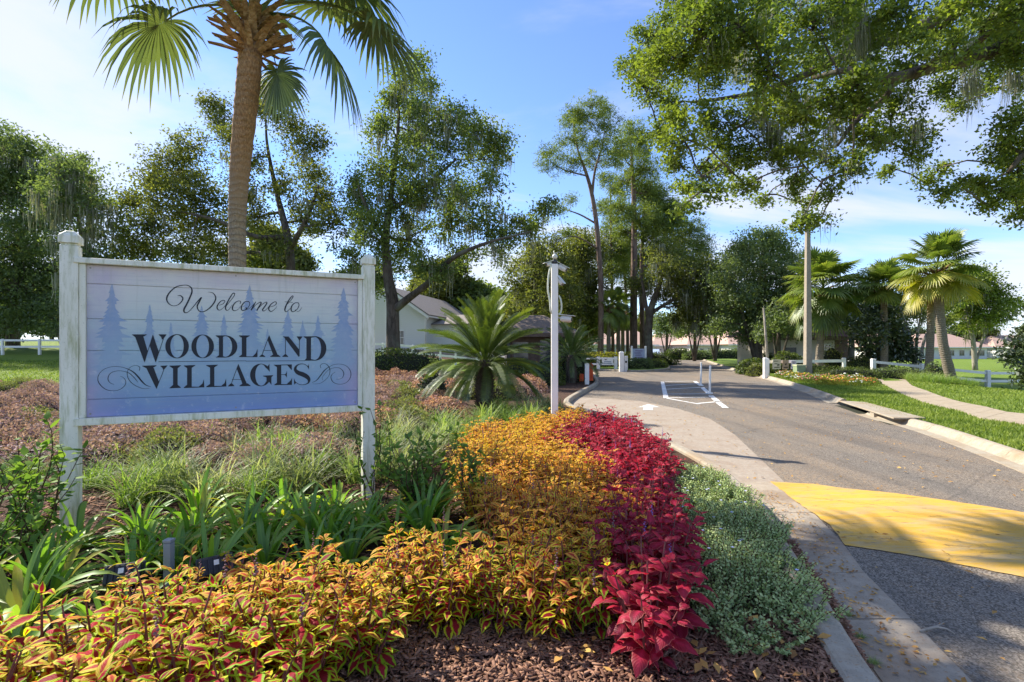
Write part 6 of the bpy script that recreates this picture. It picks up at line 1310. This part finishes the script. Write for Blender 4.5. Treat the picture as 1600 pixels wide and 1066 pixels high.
# ---- liriope / variegated grass clumps
CG = [clump_mesh('blades', 170, .50, .009, 900 + i, M['lirio'], .13) for i in range(3)] + [clump_mesh('blades', 170, .50, .010, 950 + i, M['lirio_pale'], .13) for i in range(2)]
def clump(x, y, s, k, lab, grp):
    o = place('grass_clump', CG[k]); o.location = (x, y, zg(x, y) + .08); o.rotation_euler = (0, 0, ra.uniform(0, 6.28)); o.scale = (s, s, s * ra.uniform(.85, 1.0)); tag(o, lab, 'grass clump', grp)
def GX(px, Y): return (px - 800) / F * Y
GB = [(215, 5.0, 1.0, 0), (275, 5.2, 1.1, 3), (250, 5.6, 1.0, 0), (420, 5.6, 1.1, 3), (470, 5.4, 1.0, 4), (395, 5.2, .9, 1), (440, 6.2, 1.1, 0), (500, 6.0, 1.0, 1), (380, 6.6, 1.0, 3), (455, 7.0, 1.15, 0), (420, 7.3, 1.1, 1), (510, 6.9, 1.0, 4), (560, 5.8, .9, 1), (330, 5.0, .9, 4)]
for px, Y, s, k in GB: clump(GX(px, Y), Y, s * 1.28, k, 'arching grass clump with pale edges below the sign board, %s from the left' % ORD[sorted(q[0] / 1600 for q in GB).index(px / 1600)], 'grass clumps below the sign')
for px, Y, s, k in [(170, 6.6, 1.1, 0), (320, 7.4, 1.2, 1), (230, 8.2, 1.3, 2), (60, 7.0, 1.1, 0), (120, 8.8, 1.3, 1), (530, 8.4, 1.2, 0), (480, 8.8, 1.2, 2), (360, 8.9, 1.3, 1), (560, 7.2, 1.1, 3), (40, 5.8, 1.0, 1), (150, 5.6, .9, 2), (570, 9.6, 1.2, 0)]: clump(GX(px, Y), Y, s, k, 'green grass clump scattered among the purple shrubs behind the sign', 'grass clumps among the purple shrubs')
for px, Y, s, k in [(610, 5.9, 1.1, 3), (640, 6.4, 1.1, 4), (600, 7.2, 1.1, 0), (660, 7.4, 1.1, 0), (700, 8.2, 1.2, 1), (725, 7.7, 1.1, 2), (690, 9.2, 1.2, 0), (740, 9.0, 1.1, 2), (625, 8.3, 1.1, 3), (670, 6.9, 1.0, 3)]: clump(GX(px, Y), Y, s * 1.2, k, 'green grass clump between the sign and the coleus ribbon', 'grass clumps right of the sign')
for px, Y, s, k in [(760, 10.2, 1.3, 2), (785, 10.9, 1.3, 2), (815, 11.2, 1.3, 0), (840, 11.8, 1.3, 3), (800, 9.9, 1.2, 2), (830, 10.5, 1.2, 0), (855, 12.4, 1.2, 3), (780, 12.0, 1.3, 0), (870, 11.6, 1.1, 0)]: clump(GX(px, Y), Y, s, k, 'dark green grass clump at the foot of the sago palm', 'grass clumps below the sago palm')
for px, Y, s, k in [(1455, 24.5, 1.5, 0), (1470, 23.3, 1.5, 1), (1490, 23, 1.4, 2), (1435, 25.2, 1.5, 0), (1505, 22.6, 1.3, 1), (1450, 23.4, 1.4, 2), (1478, 22.2, 1.2, 0), (1420, 26, 1.4, 1), (1520, 22.0, 1.1, 2), (1462, 22.6, 1.3, 0), (1440, 24, 1.4, 2)]: clump(GX(px, Y), Y, s, k, 'green grass clump under the leaning palms beside the footpath', 'grass clumps under the right palms')
# ---- leafy shrubs with real stems: dark glossy camellia by the sign, and at the left edge
def woody(label, c, h, w, n, leafL, mat, seed, red=0):
    rg = random.Random(seed); root = thing('leafy_shrub', label, 'shrub', c, 0); m = MB(); V = []; Fc = []; UV = []; Tn = []; lv_ = ovate(1, .55, 25, .25, 4, 2)
    for s in range(n):
        a = rg.uniform(0, 6.28); tip = Vector((math.cos(a) * w * rg.random() ** .6, math.sin(a) * w * rg.random() ** .6, h * rg.uniform(.5, 1.05))); b = Vector((rg.uniform(-.06, .06), rg.uniform(-.06, .06), 0)); P, Rr = limb(b, tip, .008, .002, rg, .14, 6); m.tube(P, Rr, 5, False)
        for k in range(1, len(P)):
            for j in range(4 if k > 1 else 1):
                p = P[k - 1].lerp(P[k], rg.random()); L = leafL * rg.uniform(.6, 1.2); v = (lv_[0] * L) @ rotm(rg.uniform(0, 6.28), rg.uniform(-.5, .9), rg.uniform(-.6, .6)).T + np.array(p); o = len(V); V += list(v); Fc += [tuple(x + o for x in t) for t in lv_[1]]; UV += lv_[2]; Tn += [min(1, max(0, rg.gauss(.35 + .3 * k / len(P), .2)))] * len(v)
    m.build('stem', M['twig'], root); mk('leaves', V, Fc, mat, root, uv=UV, tone=Tn, world=False, smooth=True)
    return root
M['camellia'] = foliage_mat('camellia_leaves', (.045, .10, .025), (.10, .20, .04), (.24, .36, .055), trans=.42, gloss=.03, clump=3, rough=.4)
woody('open twiggy shrub with dark glossy leaves between the sign and golden coleus', (GX(655, 4.6), 4.6, .08),   .84, .50, 26, .085, M['camellia'], 3)
woody('smaller dark-leaved shrub right of the twiggy shrub', (GX(735, 4.75), 4.75, .08), .68, .34, 14, .075, M['camellia'], 4)
woody('slim leafy shoots climbing past the right sign post', (GX(588, 4.75), 4.75, .08), .98, .16, 7, .07, M['camellia'], 5)
woody('broad-leaved light green shrub at the left edge in front of the sign post', (GX(35, 3.65), 3.65, .08), 1.05, .40, 17, .088, M['camellia'], 6)
woody('leafy shoots cut by the left picture edge', (GX(-10, 3.3), 3.3, .08), .85, .35, 13, .085, M['camellia'], 7)
# ---- purple-leaved low shrubs (several grown forms, each shrub its own copy)
M['shrubgreen'] = foliage_mat('mixed_green_shrub_leaves', (.05, .07, .025), (.13, .17, .045), (.34, .34, .12), clump=2.2)
PSM = [(shrub_mesh(.62, .62, .50, 2600, .05, 700 + i, .5), core_mesh(.6, .6, .48, 2, .70)) for i in range(3)]
pm_ = []
for i, ((v, f, t), (cv, cf)) in enumerate(PSM):
    for mt in ('purple', 'salmon', 'shrubgreen'):
        o = mk('foliage', v, f, M[mt], tone=t); a = o.data; bpy.data.objects.remove(o); o = mk('dark_core', cv, cf, M['core_p'], smooth=True); b = o.data; bpy.data.objects.remove(o); pm_.append((a, b))
def pshrub(x, y, s, h, sal, lab, grp):
    grn = ra.random() < .10; lab = lab if not grn else 'low green-leaved shrub mixed into the purple drift'; grp = grp if not grn else 'green shrubs in the purple drift'
    a, b = pm_[3 * ra.randint(0, 2) + (2 if grn else 1 if sal else 0)]; r = thing('low_shrub', lab, 'shrub', (x, y, zg(x, y) + .06), ra.uniform(0, 6.28), grp); r.scale = (s, s, h); place('foliage', a, r); place('dark_core', b, r)
for Y, x0, x1, st in [(6.4, -7.4, -2.2, .72), (7.3, -8.6, -2.6, .75), (8.4, -10, -2.4, .8), (9.6, -11.5, -2.2, .85), (11, -13, -2.4, .95), (12.6, -15, -2.4, 1.0), (14.2, -17, -2.6, 1.05), (15.9, -19, -3.2, 1.1), (17.2, -20, -11, 1.1)]:
    x = x0
    while x < x1: pshrub(x + ra.uniform(-.15, .15), Y + ra.uniform(-.25, .25), ra.uniform(.72, 1.02), ra.uniform(.7, 1.2), ra.random() < .10, 'low purple-leaved shrub in the drift behind and left of the sign', 'purple shrubs behind the sign'); x += st
for Y, p0, p1, st, h in [(9.4, 590, 690, 50, .95), (11, 585, 715, 50, 1.05), (13, 590, 720, 45, 1.1), (15.5, 585, 840, 38, 1.15), (18, 588, 845, 34, 1.15), (20.5, 590, 830, 30, 1.1)]:
    px = p0
    while px < p1: pshrub(GX(px, Y), Y + ra.uniform(-.3, .3), ra.uniform(1.0, 1.25), h * ra.uniform(.85, 1.1), ra.random() < .35, 'pink and copper leaved shrub in the mass around the sago palm', 'pink shrubs around the sago palm'); px += st
# ---- clipped hedges and bushes
def bush(label, px, Y, rx, ry, h, n, leaf, mat, seed, name='hedge', cat_='hedge', boxy=3.0, rz=0, asp=.55, core='core'):
    return shrub(name, label, cat_, gp(px, Y, .05), rx, ry, h, n, leaf, M[mat], seed, None, asp, boxy, core, rz)
bush('mixed green hedge under the big oak by the grey house', 625, 25, 2.1, .7, 1.15, 5200, .10, 'hedge', 801); bush('small dark bush rising from the pink shrubs', 677, 14.5, .5, .45, 1.0, 1500, .07, 'magnolia', 802, 'bush', 'bush', 2.2)
bush('bright green hedge end left of the gatehouse', 845, 21.5, .95, .8, .95, 2600, .09, 'hedge', 803); bush('yellow-green hedge before the gatehouse wall', 815, 24, 1.1, .7, 1.0, 2200, .10, 'hedge_y', 804)
bush('tall dark bush at the corner of the gatehouse', 893, 24, .95, .9, 1.75, 3600, .10, 'oak_dark', 805, 'bush', 'bush', 2.4); bush('loose green bush behind the white bollard', 893, 24.8, .75, .7, .95, 2400, .09, 'hedge', 806, 'bush', 'bush', 2.4)
bush('bright yellow-green clipped hedge behind the barrier gate', 942, 43, 3.4, .9, 1.15, 6500, .14, 'hedge_y', 807); bush('dark green clipped hedge between gate column and island sign', 997, 38.4, 1.15, .6, .85, 2600, .11, 'oak_dark', 808); bush('mixed low planting right of the island sign', 1018, 40.5, 1.3, .8, .75, 2200, .12, 'hedge', 809); bush('long green hedge on the island behind its sign', 1010, 50, 3.2, .9, 1.2, 3200, .16, 'hedge', 810)
bush('rounded light hedge on the lawn at the road bend', 1062, 74, 2.2, 1, 1.6, 1800, .22, 'hedge', 811); bush('darker hedge joining the road bend hedge', 1090, 72, 2.2, 1, 1.3, 1600, .22, 'oak_dark', 812)
bush('long dark clipped hedge in front of the distant villas', 1140, 80, 4.5, .8, 1.5, 3200, .22, 'oak_dark', 813); bush('dark hedge left of the clubhouse', 1205, 44, 1.6, .7, 1.1, 1800, .15, 'oak_dark', 814)
bush('loose shrub at the kerb left of the roadside gate post', 1175, 32, 1.0, .8, .95, 2300, .13, 'hedge', 815, 'bush', 'bush', 2.2); bush('lower grey-green shrub nearest the roadside gate post', 1183, 29.5, .6, .6, .7, 1400, .11, 'oak_olive', 816, 'bush', 'bush', 2.2); bush('shrub behind the short fence signs', 1232, 31.5, 1.3, .8, 1.35, 2600, .13, 'hedge', 817, 'bush', 'bush', 2.2)
bush('clipped low hedge behind the flower bed, left of the footpath', 1325, 25.6, 1.75, .6, .62, 4200, .07, 'hedge', 818); bush('feathery grey-green bush behind the short fence end', 1345, 30.5, .9, .8, 1.15, 2600, .09, 'oak_olive', 819, 'bush', 'bush', 2.0)
bush('low clipped hedge along the long white fence', 1400, 27.2, 1.7, .55, .62, 3200, .08, 'oak_dark', 820, rz=-.15); bush('pale wispy bush in front of the clubhouse wall', 1300, 32.5, .9, .7, 1.9, 1500, .10, 'oak_olive', 821, 'bush', 'bush', 2.0)
bush('green bush between the pole and the middle palm', 1268, 29.5, .7, .6, .7, 1400, .09, 'hedge', 822, 'bush', 'bush', 2.2)
# ---- mixed flower bed by the right kerb
fl_m = [plain('flower_' + k, c, .6, .1) for k, c in (('red', (.62, .06, .04)), ('white', (.8, .8, .74)), ('yellow', (.8, .58, .04)), ('pink', (.72, .25, .22)), ('orange', (.75, .22, .05)))]
lime_bm = []
for i in range(3):
    v, f, t = shrub_mesh(.30, .30, .30, 520, .055, 840 + i); o = mk('foliage', v, f, M['lime' if i < 2 else 'hedge_y'], tone=t); lime_bm.append(o.data); bpy.data.objects.remove(o)
flm = []
for i in range(5):
    m = MB(); r = random.Random(i)
    for k in range(12):
        a = r.uniform(0, 6.28); q = .26 * math.sqrt(r.random()); z = .32 - q * .5; m.add(*sphere_vf((math.cos(a) * q, math.sin(a) * q, z), (.03, .03, .018), 7, 4))
    flm.append(mesh_of('flower_heads', m.v, m.f, mat=fl_m[i], smooth=True))
FB = [G(x, y) for x, y in [(1212, 592), (1235, 599), (1262, 604), (1300, 607), (1345, 609), (1372, 607), (1362, 601), (1330, 597), (1290, 594), (1250, 592), (1225, 588)]]
for x, y in scatter(FB, 70, ra, .42):
    i = ra.randint(0, 4); r = thing('bedding_plant', 'low bedding plant with %s flowers in the right roadside bed' % ('red', 'white', 'yellow', 'pink', 'orange')[i], 'flowering plant', (x, y, .09), ra.uniform(0, 6), '%s bedding flowers' % ('red', 'white', 'yellow', 'pink', 'orange')[i]); s = ra.uniform(.8, 1.15); r.scale = (s, s, s); place('foliage', lime_bm[ra.randint(0, 2)], r); place('flower_heads', flm[i], r)
# ---- grey-green flowering ground cover along the near kerb (uncountable)
GC = [(1.95, 6.3), (2.35, 5.9), (2.38, 5.2), (2.20, 4.6), (2.12, 4.1), (1.98, 3.6), (1.86, 3.15), (1.72, 2.78), (1.40, 2.56), (1.12, 2.52), (.93, 2.66), (1.05, 3.1), (1.30, 4.2), (1.5, 5.0), (1.80, 5.9)]
nr = np.random.RandomState(12); P_ = []; D_ = []; S_ = []; Tn = []; stems = MB(); fl = []
gpts = scatter(GC, 620, random.Random(6), .045); rr_ = random.Random(5)
for x, y in gpts:
    if math.sin(x * 9.3 + 2 * math.sin(y * 3.1)) * math.sin(y * 7.7 + x * 4) > .52 and rr_.random() < .75: continue
    dmin = min((x - a) ** 2 + (y - b) ** 2 for a, b in GC) ** .5; mound = .5 + .5 * math.sin(x * 5.1 + 1) * math.sin(y * 4.3); h = (.13 + .15 * mound) * min(1, .55 + dmin * 1.8)
    for s in range(3):
        a = rr_.uniform(0, 6.28); tip = Vector((x + math.cos(a) * .10, y + math.sin(a) * .10, .08 + h * rr_.uniform(.75, 1.0))); b = Vector((x, y, .07)); stems.tube([b, b.lerp(tip, .5) + Vector((0, 0, .02)), tip], [.003, .0025, .0015], 3, False)
        n_ = 24
        for k in range(n_):
            q = .25 + .75 * k / n_; p = b.lerp(tip, q); aa = k * 2.4; P_.append((p.x + math.cos(aa) * .013, p.y + math.sin(aa) * .013, p.z)); D_.append((math.cos(aa), math.sin(aa), .5)); S_.append(.027 * (1.1 - .35 * q)); Tn.append(.3 + .5 * q + rr_.uniform(-.15, .2))
        if rr_.random() < .025: fl.append(tip)
M['plumb'] = foliage_mat('grey_green_leaves', (.10, .17, .05), (.25, .36, .14), (.50, .60, .28), trans=.3, gloss=.06, clump=4)
v, f, t = leaves(np.array(P_), np.array(S_), .62, .7, 0, np.clip(np.array(Tn), 0, 1), np.array(D_)); go = tag(mk('ground_cover', v, f, M['plumb'], tone=t), 'grey-green flowering ground cover spilling along the near kerb', 'ground cover', kind='stuff')
tag(mk('stems', stems.v, stems.f, M['twig'], go), kind='stuff'); M['bluefl'] = plain('blue_flower', (.48, .52, .80), .6, .05)
fv = []; ff = []
for p in fl:
    for k in range(5):
        a = k * 1.257; b = len(fv); c = Vector(p) + Vector((0, 0, .008)); d = Vector((math.cos(a), math.sin(a), .2)); s = Vector((-math.sin(a), math.cos(a), 0)) * .006; fv += [c, c + d * .007 + s, c + d * .014, c + d * .007 - s]; ff.append((b, b + 1, b + 2, b + 3))
tag(mk('blossoms', fv, ff, M['bluefl'], go), kind='stuff')
# ---- bark chips on the open mulch (uncountable)
MU = [(-.9, 2.2), (-.7, 2.75), (.5, 2.95), (.75, 2.75), (.95, 2.75), (1.75, 2.95), (1.86, 3.2), (1.95, 3.6), (2.1, 4.2), (2.2, 4.0), (1.95, 3.1), (1.60, 2.2), (1.2, 1.9), (-.9, 1.9)]
M['chip'] = foliage_mat('bark_chips', (.055, .028, .02), (.16, .08, .055), (.36, .21, .14), trans=.0, gloss=.02, clump=8)
def chips(name, poly, n, size, seed, mat, lab, cat_, z0=.09, flat=.28, asp=.26, th=.10):
    r = np.random.RandomState(seed); xs = [p[0] for p in poly]; ys = [p[1] for p in poly]; pts = []
    while len(pts) < n:
        x, y = r.uniform(min(xs), max(xs)), r.uniform(min(ys), max(ys))
        if inpoly(x, y, poly): pts.append((x, y, zg(x, y) + z0 + r.uniform(0, .022)))
    C = np.array(pts); L = size * r.uniform(.5, 1.5, n); a = r.uniform(0, 6.28, n); ti = r.normal(0, flat, n); d = np.stack((np.cos(a) * np.cos(ti), np.sin(a) * np.cos(ti), np.sin(ti)), 1); s = np.stack((-np.sin(a), np.cos(a), r.normal(0, flat, n)), 1); s = nrm(s); u = nrm(np.cross(d, s)); W = L * asp * r.uniform(.6, 1.4, n); H = L * th * r.uniform(.5, 1.2, n)
    v = np.empty((n, 8, 3)); i = 0
    for sz in (-1, 1):
        for sx, sy in ((-1, -.7), (1, -1), (.8, 1), (-1, .8)): v[:, i] = C + d * (L * .5 * sx)[:, None] + s * (W * .5 * sy)[:, None] + u * (H * .5 * sz)[:, None]; i += 1
    base = np.array([(0, 3, 2, 1), (4, 5, 6, 7), (0, 1, 5, 4), (1, 2, 6, 5), (2, 3, 7, 6), (3, 0, 4, 7)]); f = (base[None] + (np.arange(n) * 8)[:, None, None]).reshape(-1, 4)
    return tag(mk(name, v.reshape(-1, 3), f, mat, tone=np.repeat(r.random_sample(n), 8)), lab, cat_, kind='stuff')
chips('bark_mulch', MU, 13000, .042, 1, M['chip'], 'dark red-brown bark chips covering the front of the bed', 'bark mulch')
chips('bark_mulch', [(-6, 3.4), (-5, 7), (-1, 9), (.3, 5.5), (.1, 3.4), (-2.1, 2.9), (-2, 2.2), (-3.5, 2.4)], 9000, .055, 2, M['chip'], 'bark chips and dry litter among the plants below the sign', 'bark mulch', th=.12)
# ---- leaf litter on gutter, kerb and road
M['litter'] = foliage_mat('leaf_litter', (.16, .07, .03), (.38, .19, .06), (.62, .40, .12), trans=.15, gloss=.03, clump=6)
def litter(name, poly, n, size, seed, lab, z0):
    global nr; nr = np.random.RandomState(seed); r = random.Random(seed); pts = scatter(poly, n, r); C = np.array([(x, y, z0 + zg(x, y) + r.uniform(.002, .012)) for x, y in pts])
    v, f, t = leaves(C, size, .45, 3.0, 0, nr.random_sample(len(C))); v[:, 2] = np.maximum(v[:, 2], z0 + .002); return tag(mk(name, v, f, M['litter'], tone=t), lab, 'fallen leaves', kind='stuff')
gl = [G(*p) for p in [(1480, 1066), (1400, 969), (1340, 897), (1300, 848), (1260, 803), (1200, 765), (1180, 770), (1210, 803), (1245, 848), (1290, 915), (1330, 985), (1385, 1066)]]
litter('fallen_leaves', gl, 420, .030, 3, 'brown leaf litter and seed debris caught in the concrete gutter', .014)
litter('fallen_leaves', [(1.9, 2.2), (2.0, 3), (2.6, 4.6), (6, 4.4), (4.9, 2.0)], 130, .045, 4, 'scattered dry oak leaves on the near asphalt and yellow hump', .012)
litter('fallen_leaves', [(2.6, 6.2), (2.4, 12), (4, 20), (10, 20), (7.2, 8), (5.8, 4.6)], 700, .05, 5, 'dry oak leaves dusted over the mid road', .008)
litter('fallen_leaves', [(.75, 2.3), (-.5, 2.5), (.6, 2.75), (1.8, 2.9), (1.5, 2.3)], 46, .07, 6, 'larger dry leaves lying on the bark chips', .125)
# twig on the road edge
tw = MB().tube([Vector((*G(1437, 992), .02)), Vector((*G(1462, 988), .03)), Vector((*G(1480, 990), .025)), Vector((*G(1492, 996), .02))], [.006, .008, .006, .003], 6); tw.tube([Vector((*G(1462, 988), .03)), Vector((*G(1478, 979), .03))], [.005, .002], 5)
tag(tw.build('twig', M['pale_bark'], None, smooth=True), 'grey broken twig lying at the edge of the near asphalt', 'twig')
# ---- grass blades on the nearer lawns (uncountable)
M['blade'] = foliage_mat('grass_blades', (.06, .11, .015), (.14, .22, .025), (.34, .40, .08), trans=.4, gloss=.04, clump=1.0)
def turf(poly, n, seed, h, lab, z0=.1):
    r = np.random.RandomState(seed); xs = [p[0] for p in poly]; ys = [p[1] for p in poly]; pts = []
    while len(pts) < n:
        X = r.uniform(min(xs), max(xs), 4000); Y = min(ys) + (max(ys) - min(ys)) * r.random_sample(4000) ** 1.6
        pts += [(x, y, zg(x, y) + z0) for x, y in zip(X, Y) if inpoly(x, y, poly)]
    C = np.array(pts[:n]); a = r.uniform(0, 6.28, n); H = h * r.uniform(.5, 1.4, n); w = .006 + .0006 * C[:, 1]; ln = r.normal(0, .5, (n, 2)) * H[:, None]
    v = np.empty((n, 3, 3)); e = np.stack((np.cos(a) * w, np.sin(a) * w, 0 * a), 1); v[:, 0] = C - e; v[:, 1] = C + e; v[:, 2] = C + np.stack((ln[:, 0], ln[:, 1], H), 1)
    return tag(mk('grass', v.reshape(-1, 3), np.arange(3 * n).reshape(n, 3), M['blade'], tone=np.repeat(np.clip(r.normal(.5, .25, n), 0, 1), 3)), lab, 'grass', kind='stuff')
rke = [p for p in offset(RK, -.36) if 4.5 < p[1] < 26]
w_l = [tuple(p[:2]) for p in wa if p[1] > 6]
turf(rke + [(13.5, 26)] + w_l, 52000, 5, .055, 'short bright turf between the right kerb and the footpath')
turf([tuple(p[:2]) for p in wb if p[1] > 4] [::-1] + [(23, 26), (34, 26), (22, 8), (17.5, 3)], 46000, 6, .055, 'short bright turf right of the footpath')
turf([(-7.5, 21.5), (-13.5, 18.5), (-30, 17.3), (-34, 30), (-12, 30)], 22000, 7, .07, 'turf of the left lawn in front of the oaks')
# weeds rooted in the near gutter
for px, py in [(1345, 1000), (1325, 965), (1365, 1040), (1292, 925), (1190, 776)]:
    x, y = G(px, py); o = place('grass_clump', CG[0]); o.location = (x, y, .0); o.scale = (.12, .12, .10); tag(o, 'tiny weed tuft rooted in the near gutter', 'weed', 'weeds in the gutter')
